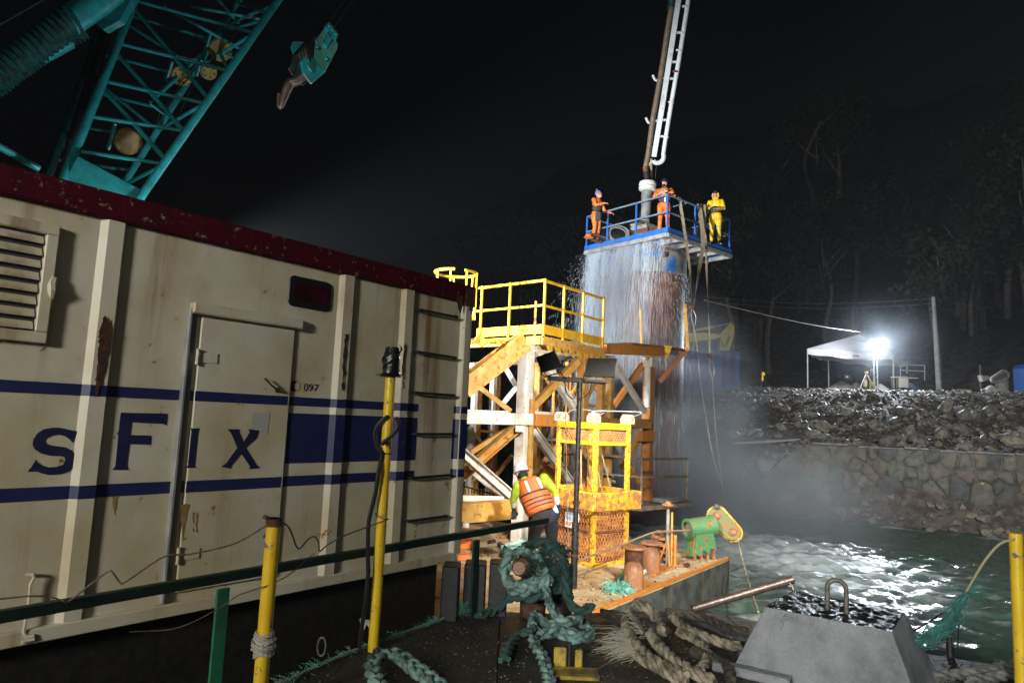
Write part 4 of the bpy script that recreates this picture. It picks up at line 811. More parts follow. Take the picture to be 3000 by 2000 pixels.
# hopper and tremie pipe
hop = thing('concrete_hopper', 'rusty concrete hopper with a dented lid in the middle of the blue platform', 'hopper', pp(1.5, 1.7, 0))
hb = pp(1.55, 1.75, 0); mb = MB(); mb.lathe(hb+Z*.02, [(.72, 0), (.82, .35), (.70, .55)], 10); mb.build('tub', pilem, hop, bev=.01)
mb = MB(); mb.box(hb+V(-.15, -.1, .62), (1.1, .8, .14), (pa, pb, Z)); mb.build('lid', und, hop, bev=.02); mb = MB(); mb.box(hb+V(-.55, .1, .80), (.35, .3, .22), (pa, pb, Z)); mb.build('box', und, hop, bev=.015)
mb = MB(); mb.prism([hb+V(-.1, -.75, .05), hb+V(.35, -.8, .05), hb+V(.25, -.75, .5), hb+V(0, -.72, .55)], V(.02, .04, 0)); mb.build('wet_sheet', M('pale plastic sheet', (.5, .5, .48), .4), hop)
hm = MB()
for k, (dx, dz) in enumerate(((0, .28), (.12, .3), (.22, .26))): hm.path([pp(.35, 2.2+dx*.5, .12)+V(.32*math.cos(a), 0, dz*.9*(1+math.sin(a))) for a in [2*math.pi*i/18 for i in range(18)]], .022, 6, closed=True)
tag(recenter(hm.build('hose_coil', M('grey hose', (.2, .19, .16), .6), None, True), pp(.35, 2.3, 0)), 'coiled grey hose hung on the rail beside the left orange worker', 'hose')
cyl = MB(); cyl.path([pp(2.3, .5, .45), pp(2.6, 1.5, .5)], .2, 14); tag(recenter(cyl.build('gas_bottle', M('grey cylinder', (.35, .38, .4), .4), None, True), pp(2.4, 1, .3)), 'grey drum lying on the platform behind the hanging slings', 'drum')
trem = thing('tremie_pipe', 'grey vertical tremie pipe with a white collar above the hopper', 'pipe', P(1890, 640, 20.8))
Yt = 20.8; grp = M('dull grey pipe', (.22, .23, .22), .5, c2=(.13, .12, .10), ns=5, rust=.15)
MB().path([P(1888, 650, Yt), P(1896, 555, Yt)], .17, 16).build('pipe', grp, trem, True)
b_ = P(1896, 560, Yt); t_ = P(1898, 532, Yt); MB().lathe(b_, [(.19, 0), (.27, .04), (.28, .12), (.25, .16), (.28, .2), (.27, .28), (.18, .32)], 18, (t_-b_)).build('collar', M('grouted white collar', (.55, .55, .52), .8, bump=.6), trem, True)
MB().path([P(1896, 532, Yt), P(1893, 505, Yt)], .105, 12).build('neck', blackm, trem, True); MB().path([P(1893, 508, Yt), P(1890, 490, Yt)], .085, 12).build('neck', rustm, trem, True)
# concrete boom: white box section, delivery pipe and brown end hose
cb = thing('concrete_boom', 'white folding concrete boom hanging from above the platform with its delivery pipe', 'concrete boom', P(1917, 460, 20.8))
def Bm(px, py): return P(px, py, 20.8-(460-py)*.004)
whit = M('white boom paint', (.62, .65, .66), .4, c2=(.5, .53, .53), ns=2, rust=.06, streak=.1)
bx = [(1915, 460), (1940, 310), (1966, 140), (1996, -60)]
for (a, c) in zip(bx, bx[1:]): MB().beam(Bm(*a), Bm(*c), .16, .15+.02*(a[1] < 200), V(0, 1, 0)).build('boom_section', whit, cb, bev=.01)
dp = [(1943, 455), (1951, 400), (1969, 290), (1990, 170), (2012, 30), (2025, -60)]
MB().path([Bm(*p) for p in dp], .070, 12).build('delivery_pipe', whit, cb, True)
MB().path([Bm(*p) for p in ((1942, 398), (1951, 400), (1943, 455), (1946, 452))], .001, 4)
for px, py in ((1951, 402), (1966, 300), (1979, 210), (1989, 148), (1998, 98), (2007, 20)): d = (Bm(px+10, py-60)-Bm(px, py)).normalized(); MB().lathe(Bm(px, py)-d*.03, [(.075, 0), (.095, .01), (.095, .05), (.075, .06)], 14, d).build('coupling', whit if py != 210 else rustm, cb, True)
for py, x0, x1 in ((400, 1926, 1950), (352, 1934, 1957), (231, 1952, 1972), (182, 1960, 1982), (96, 1974, 1996)): MB().beam(Bm(x0, py), Bm(x1, py), .05, .07, V(0, 1, 0)).build('bracket', whit, cb, bev=.004)
MB().path(crom([Bm(1944, 452), Bm(1944, 464), Bm(1934, 476), Bm(1920, 477), Bm(1914, 470)], .03), .075, 12).build('elbow', whit, cb, True)
hs = M('brown rubber hose', (.16, .115, .075), .6, c2=(.10, .07, .05), ns=8)
hp = [(1890, 492), (1893, 478), (1900, 440), (1912, 350), (1935, 220), (1955, 90), (1966, 25)]
MB().path(crom([Bm(*p)+V(0, -.05, 0) for p in hp], .15), .085, 12).build('end_hose', hs, cb, True)
MB().path(crom([Bm(1890, 494), Bm(1900, 484), Bm(1912, 470)], .04), .05, 10).build('end_hose', M('pale hose elbow', (.45, .40, .30), .6), cb, True)
MB().path([Bm(1907, 465), Bm(1908, 535)], .045, 6).build('hanger_strap', strap, cb)
for px, py in ((1930, 230), (1910, 355)):
    mb = MB(); mb.path(crom([Bm(px+14, py-2), Bm(px-6, py+6), Bm(px-12, py+2), Bm(px-18, py-10)], .03), [.04]*len(crom([Bm(px+14, py-2), Bm(px-6, py+6), Bm(px-12, py+2), Bm(px-18, py-10)], .03)), 8); mb.build('hose_clamp', whit, cb, True)
MB().path(crom([Bm(1963, 30), Bm(1968, 5), Bm(1966, -30)], .05), .12, 10).build('top_coupling', tealdk, cb, True)
MB().path(crom([Bm(1927, 470), Bm(1920, 510), Bm(1922, 560)], .05), .012, 5).build('control_cord', blackm, cb)
# ---- slings hanging from the right rail
def ribbon(pts, wd, nm, label):
    c = crom(pts, .12); b = MB(); vs = []
    for i, p in enumerate(c):
        tw = V(1, -.2, 0)*math.cos(i*.05)+V(0, .5, 0)*math.sin(i*.05); tw = tw.normalized()*wd/2
        vs += [p-tw-V(0, .006, 0), p+tw-V(0, .006, 0), p+tw+V(0, .006, 0), p-tw+V(0, .006, 0)]
    n = len(c); b.add(vs, [(4*i+k, 4*i+(k+1) % 4, 4*i+4+(k+1) % 4, 4*i+4+k) for i in range(n-1) for k in range(4)]+[(3, 2, 1, 0), (4*n-4, 4*n-3, 4*n-2, 4*n-1)])
    return tag(recenter(b.build(nm, strap, None), pts[-1]), label, 'sling')
Ys = 19.4
ribbon([P(1990, 577, 20.2), P(2003, 660, 19.9), P(2015, 740, Ys), P(2022, 800, Ys), P(2028, 893, Ys)], .09, 'lifting_sling', 'left webbing sling hanging from the platform rail to a shackle')
ribbon([P(2048, 597, 20.8), P(2060, 700, 20.1), P(2050, 780, Ys), P(2032, 893, Ys)], .14, 'lifting_sling', 'wide middle webbing sling slanting down to the shackle')
ribbon([P(2064, 600, 20.8), P(2068, 740, 20.3), P(2074, 880, 20.2), P(2080, 1035, 20.2)], .07, 'lifting_sling', 'long right webbing sling hanging straight to a lower shackle')
for x, y, Yq, lab in ((2027, 895, Ys, 'rusty shackle joining the two slings'), (2081, 1042, 20.2, 'rusty shackle at the foot of the long right sling')): mb = MB(); mb.path([P(x, y, Yq)+V(.06*math.cos(a), 0, .08*math.sin(a)) for a in [2*math.pi*i/12 for i in range(12)]], .025, 6, closed=True); tag(recenter(mb.build('shackle', rustm, None, True), P(x, y, Yq)), lab, 'shackle')
cabm = M('wire sling', (.30, .28, .24), .5, .3)
for pts, lab in (([(2027, 900), (2025, 925), (2034, 962), (2036, 975), (2041, 1000), (2050, 1100), (2066, 1210), (2090, 1340), (2120, 1438)], 'thin wire rope hanging from the upper shackle to the water'), ([(2081, 1050), (2078, 1075), (2085, 1105), (2088, 1130), (2092, 1200), (2103, 1320), (2119, 1440)], 'thin wire rope hanging from the lower shackle to the water')):
    x0, y0 = pts[0]; mb = MB(); c = crom([P(x, y, 19.6) for x, y in pts], .1); mb.path(c, .014, 5); mir = [(2*x0-x+2*(1 if i else 0)+ (i*6 if i < 3 else 0), y) for i, (x, y) in enumerate(pts[:4])]; mir[-1] = pts[3]
    mb.path(crom([P(x, y, 19.65) for x, y in [(x0, y0), (x0+12, y0+28), (x0+9, y0+55), pts[3]]], .06), .014, 5); tag(recenter(mb.build('wire_sling', cabm, None), P(x0, y0, 19.6)), lab, 'wire')
mb = MB(); a, c = P(2064, 879, 20.3), P(2520, 972, 37); mb.path([a.lerp(c, i/20)-Z*(.12*math.sin(math.pi*i/20)) for i in range(21)], .022, 5); tag(recenter(mb.build('stay_rope', M('brown stay rope', (.35, .22, .14), .7), None), a), 'brown rope stretched from the platform slings to the shore lamp', 'rope')
# ================================================================= personnel basket
bk = thing('personnel_basket', 'yellow rusty personnel basket with mesh sides and a wide bumper ring', 'basket', PZ(1735, 1662, DB))
b0 = PZ(1735, 1662, DB); Yb = b0.y
uR = V(math.sin(R_(52)), math.cos(R_(52)), 0); uL = V(-math.sin(R_(38)), math.cos(R_(38)), 0)
SL, SRR = .92, .80
def bp(s, t, z): return V(b0.x, b0.y, DB)+uR*s+uL*t+Z*z
zz = lambda y: zat(b0.x, b0.y, y)-DB
zf, zm0, zm1, zt0, zt1 = .06, zz(1494), zz(1440), zz(1295), zz(1238)
for s, t in ((0, 0), (SRR, 0), (SRR, SL), (0, SL)): MB().box(bp(s, t, zt1/2), (.075, .075, zt1), (uR, uL, Z)).build('corner_post', yworn, bk, bev=.006)
for z, h, o, m_ in ((zf, .10, 0, yworn), (zt1, .11, 0, ylow), (zt0, .055, 0, ylow), (zz(1558), .035, 0, rustm)):
    for a, c in (((0, 0), (SRR, 0)), ((0, 0), (0, SL)), ((SRR, 0), (SRR, SL)), ((0, SL), (SRR, SL))): MB().beam(bp(*a, z-h/2), bp(*c, z-h/2), .06, h).build('ring_bar', m_, bk, bev=.006)
g = .17; zmc = (zm0+zm1)/2; hm_ = zm1-zm0
for a, c in (((-g, -g), (SRR+g, -g)), ((-g, -g), (-g, SL+g)), ((SRR+g, -g), (SRR+g, SL+g)), ((-g, SL+g), (SRR+g, SL+g))): MB().beam(bp(*a, zmc), bp(*c, zmc), .05, hm_).build('bumper', M('flaking yellow paint', (.62, .36, .02), .5, c2=(.5, .24, .02), ns=7, rust=.52, rs=10, streak=.4, rcol=((.20, .07, .02), (.40, .18, .06)), bump=.3), bk, bev=.012)
for s, t in ((-g/2, -g/2), (SRR+g/2, -g/2), (-g/2, SL+g/2), (SRR+g/2, SL+g/2)): MB().box(bp(s, t, zmc), (.12, .12, hm_*.6), (uR, uL, Z)).build('bumper_bracket', yworn, bk)
MB().prism([bp(0, 0, .03), bp(SRR, 0, .03), bp(SRR, SL, .03), bp(0, SL, .03)], Z*.012).build('floor', rustm, bk)
def mesh_panel(o, e, ln, z0, z1, px_, pz_, m_, ins):
    b = MB(); nx = int(ln/px_); nz = int((z1-z0)/pz_)
    for i in range(nx+1):
        for k in range(nz):
            for sg in (1, -1):
                x0 = (i+(.5 if k % 2 else 0))*px_; x1 = x0+sg*px_/2
                if not (0 <= x0 <= ln and 0 <= x1 <= ln): continue
                a = o+e*x0+Z*(z0+k*pz_); c = o+e*x1+Z*(z0+(k+1)*pz_); b.beam(a+ins, c+ins, .0075, .009)
    return b.build('mesh_panel', m_, bk, kind='stuff')
meshm = M('rusty orange mesh', (.58, .24, .08), .6, c2=(.40, .15, .05), ns=8)
for o, e, ln in ((bp(0, 0, 0), uR, SRR), (bp(0, 0, 0), uL, SL), (bp(SRR, 0, 0), uL, SL), (bp(0, SL, 0), uR, SRR)):
    mesh_panel(o, e, ln, zf, zm0, .072, .062, meshm, V(0, 0, 0)); mesh_panel(o, e, ln, zt0, zt1-.1, .066, .038, meshm, V(0, 0, 0))
for s, t in ((0, SL*.95), (SRR*.5, SL*.5), (SRR, 0.02)):
    p = bp(s, t, zt1); MB().prism([p+V(-.13, 0, 0), p+V(.13, 0, 0), p+V(.13, 0, .10), p+V(.09, 0, .17), p+V(-.09, 0, .17), p+V(-.13, 0, .10)], V(.005, .02, 0)).build('lifting_lug', M('pale lug', (.27, .20, .15), .6, c2=(.35, .16, .08), ns=9, rust=.3), bk, bev=.004)
    for dx in (-.06, .06): MB().path([p+V(dx+.03*math.cos(a), -.01, .10+.03*math.sin(a)) for a in [2*math.pi*i/10 for i in range(10)]], .012, 5, closed=True).build('shackle', greyst, bk)
    MB().path(crom([p+V(.06, 0, .12), p+V(.25, .1, .22), bp(SRR*.5, SL*.5, zt1+.2), bp(SRR*.5, SL*.5, zt1+.12)], .05), .011, 5).build('lifting_wire', greyst, bk)
for k in range(4): MB().path([bp(SRR*.2*k+.1, SL*.5, zt0-.1), bp(SRR*.3*k+.05, SL*.4, zm1+.02)], .012, 5).build('inner_rope', strap, bk)
# notice board tied to the basket
nb = thing('notice_board', 'small white notice board with coloured squares tied to the basket mesh', 'sign', bp(-.06, .42, zz(1590)))
for k in range(1): MB().box(bp(-.075, .44, zz(1530)), (.012, .34, .30), (uR, uL, Z)).build('board', M('white board', (.75, .75, .72), .5), nb, bev=.003)
bl_ = M('blue print', (.25, .36, .55), .6); rd_ = M('red print', (.55, .2, .12), .6)
for i in range(3):
    for j in range(4): MB().box(bp(-.083, .33+.075*j, zz(1530)+.095-.09*i), (.004, .055, .062), (uR, uL, Z)).build('square', bl_ if i < 2 else rd_, nb)
# ================================================================= floodlight mast
mast_b = PZ(1680, 1722, DB); fm = thing('floodlight_mast', 'black mast with two floodlights turned away toward the pile frame', 'lamp', mast_b)
zt = zat(mast_b.x, mast_b.y, 1110); Ym = mast_b.y
mb = MB(); mb.path([mast_b, mast_b+Z*.9], .052, 12); mb.path([mast_b+Z*.88, V(mast_b.x, mast_b.y, zt)], .037, 12); mb.build('pole', M('scuffed black pole', (.012, .012, .012), .45, c2=(.12, .12, .12), ns=22, lo=.55, hi=.72), fm, True)
for z in (.45, .9, 1.2): mb = MB(); mb.lathe(mast_b+Z*z, [(.056, 0), (.058, .03)], 12); mb.build('band', rustdk, fm)
MB().beam(P(1604, 1107, Ym), P(1774, 1119, Ym), .07, .072).build('cross_bar', blackm, fm, bev=.006)
lampoff = []
emat = M('lit floodlight glass', (.9, .9, .9), .3, emit=(1, .95, .82), es=30)
for q, up_, nm in (([(1569, 1046), (1624, 1026), (1648, 1074), (1587, 1090)], .25, 'a'), ([(1723, 1048), (1808, 1049), (1799, 1104), (1710, 1101)], .1, 'b')):
    pts = [P(x, y, Ym-.02+(.10 if i > 1 else 0)*(-1)) for i, (x, y) in enumerate(q)]; n = (pts[1]-pts[0]).cross(pts[3]-pts[0]).normalized()
    if n.y < 0: n = -n
    mb = MB(); c = sum(pts, V(0, 0, 0))/4; mb.add(pts+[c+(p-c)*.92+n*.055 for p in pts]+[], [(0, 1, 2, 3), (4, 7, 6, 5)]+[(i, 4+i, 4+(i+1) % 4, (i+1) % 4) for i in range(4)]); hd = mb.build('lamp_head', blackm, fm, bev=.004)
    mb = MB(); mb.prism([c+(p-c)*.82+n*.057 for p in pts], n*.004); mb.build('glass', emat, hd)
    mb = MB()
    for k in range(9): a = pts[0].lerp(pts[1], (k+.5)/9)-n*.006; e = pts[3].lerp(pts[2], (k+.5)/9)-n*.006; mb.beam(a.lerp(e, .08), a.lerp(e, .92), .006, .014, n)
    mb.build('cooling_fin', blackm, hd)
    a, e = pts[3], pts[2]; m_ = (a+e)/2; MB().path([a.lerp(pts[0], .2)+n*.02, a-Z*.02+n*.02, m_.lerp(a, .75)-Z*.07+n*.02, m_.lerp(e, .75)-Z*.07+n*.02, e-Z*.02+n*.02, e.lerp(pts[1], .2)+n*.02], .011, 6).build('yoke', blackm, hd)
    lampoff.append((c+n*.09, n))
for i, (c, n) in enumerate(lampoff):
    tg = P(1560, 1180, 13.5) if i == 0 else P(1790, 1180, 16)
    light('flood_lamp', 'SPOT', c+(tg-c).normalized()*.05, 270 if i == 0 else 640, WARM, tg, .12, 150, .55)
for pts in ([(1640, 1082), (1648, 1100), (1660, 1108)], [(1690, 1125), (1692, 1160), (1700, 1168), (1725, 1150), (1733, 1122)], [(1655, 1118), (1660, 1150), (1672, 1165), (1680, 1168)]): MB().path(crom([P(x, y, Ym-.06) for x, y in pts], .03), .008, 5).build('lamp_cable', blackm, fm)
MB().path(crom([P(x, y, Ym-.15) for x, y in ((1655, 1120), (1659, 1300), (1662, 1480), (1668, 1640))], .1), .006, 5).build('lamp_cable', greyst, fm)
# ================================================================= people
def blob(caps, ells, voxel, name):
    mb = MB()
    for pts, rr in caps:
        c = [Vector(p) for p in pts]; mb.path(c, list(rr), 10)
        for p, r in zip(c, rr): mb.ell(p, (r, r, r), 10, 7)
    for e in ells: mb.ell(e[0], e[1], 14, 10, e[2] if len(e) > 2 else None)
    me = bpy.data.meshes.new('t'); me.from_pydata(mb.v, [], mb.f); o = bpy.data.objects.new('t', me); COL.objects.link(o)
    m = o.modifiers.new('r', 'REMESH'); m.mode = 'VOXEL'; m.voxel_size = voxel; s = o.modifiers.new('s', 'SMOOTH'); s.factor = .5; s.iterations = 2
    bpy.context.view_layer.update(); out = bpy.data.meshes.new_from_object(o.evaluated_get(bpy.context.evaluated_depsgraph_get())); bpy.data.objects.remove(o); bpy.data.meshes.remove(me)
    out.name = name; return out
def hand(caps, ells, wrist, d, side, curl, rs=1.):
    d = Vector(d).normalized(); s = Vector(side); s = (s-d*s.dot(d)).normalized(); n = Vector(curl); n = (n-d*n.dot(d)-s*n.dot(s)).normalized()
    ells.append((wrist+d*.05*rs, (.05*rs, .042*rs, .019*rs), (d, s, n)))
    for i, l in enumerate((.072, .082, .078, .06)):
        b = wrist+(d*.09+s*(.030-.020*i))*rs; k = b+(d*.5+n*.12)*l*rs; caps.append(([b-d*.03*rs, b, k, k+(d*.28+n*.42)*l*rs], (.011*rs, .011*rs, .010*rs, .0085*rs)))
    b = wrist+(d*.03+s*.036)*rs; caps.append(([b, b+(d*.028+s*.026)*rs, b+(d*.058+s*.028+n*.016)*rs], (.013*rs, .0125*rs, .0105*rs)))
def person(label, J, face, mats, mfun, voxel=.012, group=None, heavy=1., hands=True):
    """J: named world-space joints; mfun(p) gives a material index for a point of the body surface."""
    up = (J['neck']-J['pelvis']).normalized(); fc = Vector(face).normalized(); sd_ = fc.cross(Z).normalized(); caps = []; ells = []; h = heavy
    sh = (J['shL']-J['shR']).normalized(); fr = sh.cross(up).normalized()
    if fr.dot(fc) < 0: fr = -fr
    mid = J['pelvis'].lerp(J['neck'], .42); ch = J['pelvis'].lerp(J['neck'], .72)
    ells += [(J['pelvis'], (.175*h, .125*h, .14), (sh, fr, up)), (mid, (.165*h, .12*h, .17), (sh, fr, up)), (ch, (.195*h, .13*h, .19), (sh, fr, up)), (J['neck']-up*.05, (.16*h, .085, .075), (sh, fr, up))]
    caps.append(([J['neck']-up*.04, J['head']-Z*.03], (.062, .055)))
    for s in 'LR':
        S_, E_, W_ = J['sh'+s], J['el'+s], J['wr'+s]; caps.append(([S_, S_.lerp(E_, .5), E_, E_.lerp(W_, .35), W_], (.075*h, .066*h, .053, .052, .036)))
        hp = J['pelvis']+(sh if s == 'L' else -sh)*.095-up*.05; K_, A_ = J['kn'+s], J['an'+s]
        caps.append(([hp, hp.lerp(K_, .5), K_, K_.lerp(A_, .35), A_], (.105*h, .092*h, .068, .066, .046)))
        ff = J.get('toe', fc); ff = Vector((ff.x, ff.y, 0)).normalized(); caps.append(([A_-Z*.035-ff*.04, A_-Z*.045+ff*.08, A_-Z*.055+ff*.16], (.046, .046, .034)))
        if hands: dd = J.get('hd'+s, W_-E_); hand(caps, ells, W_, dd, (sh if s == 'R' else -sh) if abs(dd.normalized().dot(sh)) < .8 else Z, -fr if False else (fr*.3-Z), 1.0)
    hf = J.get('look', fc); hf = Vector(hf).normalized(); hs_ = hf.cross(Z).normalized(); hu = hs_.cross(hf); H = J['head']
    ells += [(H+hu*.02, (.077, .096, .105), (hs_, hf, hu)), (H+hf*.025-hu*.055, (.055, .065, .06), (hs_, hf, hu)), (H+hf*.092-hu*.015, (.013, .02, .022), (hs_, hf, hu)), (H+hf*.083+hu*.028, (.05, .015, .012), (hs_, hf, hu)), (H+hf*.078-hu*.062, (.026, .014, .010), (hs_, hf, hu))]
    for k in (-1, 1): ells.append((H+hs_*.078*k-hu*.005, (.012, .022, .032), (hs_, hf, hu)))
    me = blob(caps, ells, voxel, 'body'); t = thing('person', label, 'person', J['root'], group)
    for m_ in mats: me.materials.append(m_)
    idx = [mfun(me.vertices[p.vertices[0]].co) for p in me.polygons]; me.polygons.foreach_set('material_index', idx); me.polygons.foreach_set('use_smooth', [True]*len(idx))
    me.transform(Matrix.Translation(-Vector(J['root']))); o = bpy.data.objects.new('body', me); COL.objects.link(o); o.parent = t
    mb = MB()
    for k in (-1, 1): mb.ell(H+hs_*.032*k+hf*.083+hu*.008, (.012, .008, .007), 8, 6, (hs_, hf, hu))
    e = mb.build('eyes', blackm, t, True, kind='stuff'); J['axes'] = (hs_, hf, hu, sh, fr, up); return t
def cap_on(t, J, mat, brim=True, pom=None, nm='cap', hood=None):
    hs_, hf, hu = J['axes'][:3]; H = J['head']; mb = MB(); ring = []
    for i, (r, z) in enumerate(((1.0, .035), (1.03, .06), (.98, .10), (.75, .14), (.3, .158), (.02, .16))):
        ring += [H+hs_*(.084*r*math.cos(a))+hf*(.102*r*math.sin(a)-.004)+hu*z for a in [2*math.pi*k/16 for k in range(16)]]
    mb.add(ring, [(i*16+k, i*16+(k+1) % 16, i*16+16+(k+1) % 16, i*16+16+k) for i in range(5) for k in range(16)]+[tuple(range(15, -1, -1)), tuple(range(80, 96))])
    if brim: mb.prism([H+hs_*(.07*math.cos(a))+hf*(.09+.07*math.sin(a))+hu*.045 for a in [math.pi*k/8 for k in range(9)]], hu*.006)
    c = mb.build(nm, mat, t, True)
    if pom: MB().ell(H+hu*.19-hf*.01, (.035, .035, .035), 10, 7).build('pompom', pom, c, True)
orangec = M('orange rain suit', (.75, .20, .03), .55, c2=(.45, .11, .02), ns=6, bump=1., bs=20)
yellowc = M('yellow rain suit', (.78, .52, .01), .5, c2=(.5, .32, .01), ns=6, bump=1., bs=20)
darkc = M('dark harness cloth', (.05, .05, .042), .8, c2=(.03, .028, .025), ns=15)
bluecap = M('dark blue cloth', (.012, .02, .06), .8); bluebean = M('blue knit', (.08, .2, .45), .9); redc = M('red knit', (.5, .06, .05), .9); refl = M('reflective strip', (.8, .8, .78), .3)
bootm = M('boot', (.03, .02, .02), .6); redboot = M('dark red boot', (.12, .02, .015), .5)
def stand(root, face, h=1.76, lean=0., arms='front', look=None, side=0.):
    root = Vector(root); f = Vector(face).normalized(); s = f.cross(Z).normalized(); k = h/1.76
    def q(a, b, z): return root+s*(a*k)+f*(b*k)+Z*(z*k)     # s points to the person's right
    J = dict(root=root, pelvis=q(side*.2, lean*.1, .98), neck=q(side, .02+lean*.5, 1.49), head=q(side, .05+lean*.7, 1.63), shR=q(.19+side, lean*.45, 1.42), shL=q(-.19+side, lean*.45, 1.42),
             knR=q(.11, .04, .52), knL=q(-.11, .04, .52), anR=q(.13, -.02, .09), anL=q(-.13, -.02, .09))
    if arms == 'front': J.update(elR=q(.27+side, .08, 1.17), wrR=q(.12+side, .30, 1.16), elL=q(-.27+side, .06, 1.17), wrL=q(-.10+side, .30, 1.10), hdR=f*.8-s*.6, hdL=f*.8+s*.6)
    if arms == 'folded': J.update(elR=q(.30, .14, 1.22), wrR=q(.04, .27, 1.30), elL=q(-.30, .14, 1.20), wrL=q(-.05, .26, 1.22), hdR=-s+Z*.2, hdL=s)
    if arms == 'rail': J.update(elR=q(.26, .16, 1.20), wrR=q(.10, .36, 1.27), elL=q(-.32, .16, 1.12), wrL=q(-.30, .40, 1.04), hdR=f-s*.8, hdL=f-Z*.5)
    if look is not None: J['look'] = Vector(look)
    return J, q
def torso_band(J, lo, hi):
    a = J['pelvis']; u = (J['neck']-a); L = u.length; u = u/L; sh = (J['shL']-J['shR']).normalized()
    def f(p): d = p-a; return lo < d.dot(u)/L < hi and abs(d.dot(sh)) < .205 and (d-u*d.dot(u)).length < .23
    return f
zfl = ZP-.01
def suit(J, main, boots=None):
    tb = torso_band(J, .12, .52); H = J['head']; wr = (J['wrL'], J['wrR']); hd = J.get('hdL'), J.get('hdR')
    def mf(p):
        if (p-H).length < .15 and p.z > H.z-.10: return 2
        for w_, e_ in ((J['wrL'], J['elL']), (J['wrR'], J['elR'])):
            if (p-w_).length < .2 and (p-w_).dot((w_-e_).normalized()) > -.01 and (p-w_).length < (p-e_).length and not tb(p): return 2
        if p.z < J['root'].z+.14: return 3
        return 1 if tb(p) else 0
    return mf
def place_at(px, Y, dz=0): p = P(px, 700, Y); return V(p.x, p.y, zfl+dz)
J, q = stand(place_at(1744, 21.4), V(.75, -.65, 0), 1.74, .06, 'rail', V(.9, -.3, .35)); t = person('worker in orange rain suit and blue bobble hat at the left platform end', J, V(.75, -.65, 0), [orangec, darkc, skin, bootm], suit(J, 0), .013, heavy=1.12); cap_on(t, J, bluebean, False, redc, 'knit_hat')
MB().box(q(.30, .28, .78), (.16, .14, .28)).build('tool_bag', darkc, t, bev=.02)
J, q = stand(place_at(1944, 20.3), V(-.25, -1, 0), 1.82, 0, 'folded', V(-.75, -.65, .05)); t = person('bearded worker in orange suit and dark cap with folded arms at platform corner', J, V(-.25, -1, 0), [orangec, darkc, skin, bootm], suit(J, 0), .013, heavy=1.15); cap_on(t, J, bluecap)
hs_, hf, hu, sh, fr, up = J['axes']; MB().ell(J['head']+hf*.045-hu*.075, (.058, .06, .055), 12, 8, (hs_, hf, hu)).build('beard', M('dark beard', (.03, .02, .015), .9), t, True)
MB().box(J['pelvis'].lerp(J['neck'], .35)+fr*.150+sh*.03, (.05, .012, .26), (sh, fr, up)).build('reflective_strip', refl, t, bev=.004)
J, q = stand(place_at(2096, 21.0), V(-.45, -.9, 0), 1.76, 0, 'front', V(-.4, -.9, .05)); t = person('worker in a hooded yellow rain suit and dark cap behind the hanging slings', J, V(-.45, -.9, 0), [yellowc, darkc, skin, redboot], suit(J, 0), .013, heavy=1.12); cap_on(t, J, bluecap)
hs_, hf, hu, sh, fr, up = J['axes']; H = J['head']; mb = MB(); mb.path([H+hs_*(.095*math.cos(a))+hf*.035+hu*(.12*math.sin(a)-.02) for a in [2*math.pi*k/18 for k in range(18)]], .024, 8, closed=True); mb.ell(H-hf*.055-hu*.02, (.098, .085, .135), 14, 9, (hs_, hf, hu)); mb.build('hood', yellowc, t, True, kind='stuff')
mb = MB()
for k in (-1, 1): kn = J['knL'] if k < 0 else J['knR']; mb.lathe(kn-Z*.02, [(.088, 0), (.092, .03), (.088, .06)], 12)
mb.build('knee_strap', M('grey reflective band', (.35, .34, .32), .5), t, kind='stuff')
helm = MB(); hp = P(1723, 720, 20.9); helm.lathe(V(hp.x, hp.y, zfl+.02), [(.15, 0), (.15, .01), (.115, .012), (.11, .07), (.08, .12), (.02, .14)], 16); tag(recenter(helm.build('hard_hat', M('orange plastic', (.7, .16, .04), .35), None, True), V(hp.x, hp.y, zfl)), 'orange hard hat lying at the left corner of the platform floor', 'hard hat')
# ---- worker with life jacket on the far barge, bending away from the camera
Yw = 9.75; pt = lambda x, y, dy=0.: P(x, y, Yw+dy)
J = dict(root=PZ(1588, 1704, DB), pelvis=pt(1591, 1507, .04), neck=pt(1544, 1409, .16), head=pt(1527, 1388, .30), shL=pt(1519, 1424, .10), shR=pt(1594, 1402, .22), elL=pt(1504, 1460, .12), wrL=pt(1506, 1492, .20), elR=pt(1628, 1440, .16), wrR=pt(1635, 1492, .12), hdL=V(0, .1, -1), hdR=V(-.05, .1, -1), toe=V(-.4, .9, 0), look=V(-.55, .75, -.35))
r_ = J['root']; J['anL'] = V(r_.x-.12, r_.y+.05, DB+.09); J['anR'] = V(r_.x+.13, r_.y-.02, DB+.09); J['anL'].x -= .07; J['anR'].x += .06; J['knL'] = V(r_.x-.17, r_.y+.16, DB+.52); J['knR'] = V(r_.x+.14, r_.y+.06, DB+.52)
hiv = M('hi vis jacket', (.34, .50, .02), .7, c2=(.20, .28, .015), ns=6, bump=.4, bs=18); grb = M('grey band', (.40, .41, .42), .5); navyc = M('navy cloth', (.018, .02, .035), .85, c2=(.008, .009, .014), ns=8, bump=.4, bs=14); glove = M('black glove', (.012, .012, .013), .7)
def mfw(p):
    if (p-J['head']).length < .16 and p.z > J['head'].z-.11 and (p-J['neck']).length > .10: return 3
    for s in 'LR':
        S_, E_, W_ = J['sh'+s], J['el'+s], J['wr'+s]
        tt = (p-E_).dot(W_-E_)/(W_-E_).length_squared
        if (p-E_.lerp(W_, min(1.8, max(0, tt)))).length < .14 and tt > .25: return 2 if tt > .72 else 1
    if (p-J['pelvis']).dot((J['neck']-J['pelvis']).normalized()) < .06: return 2
    return 0
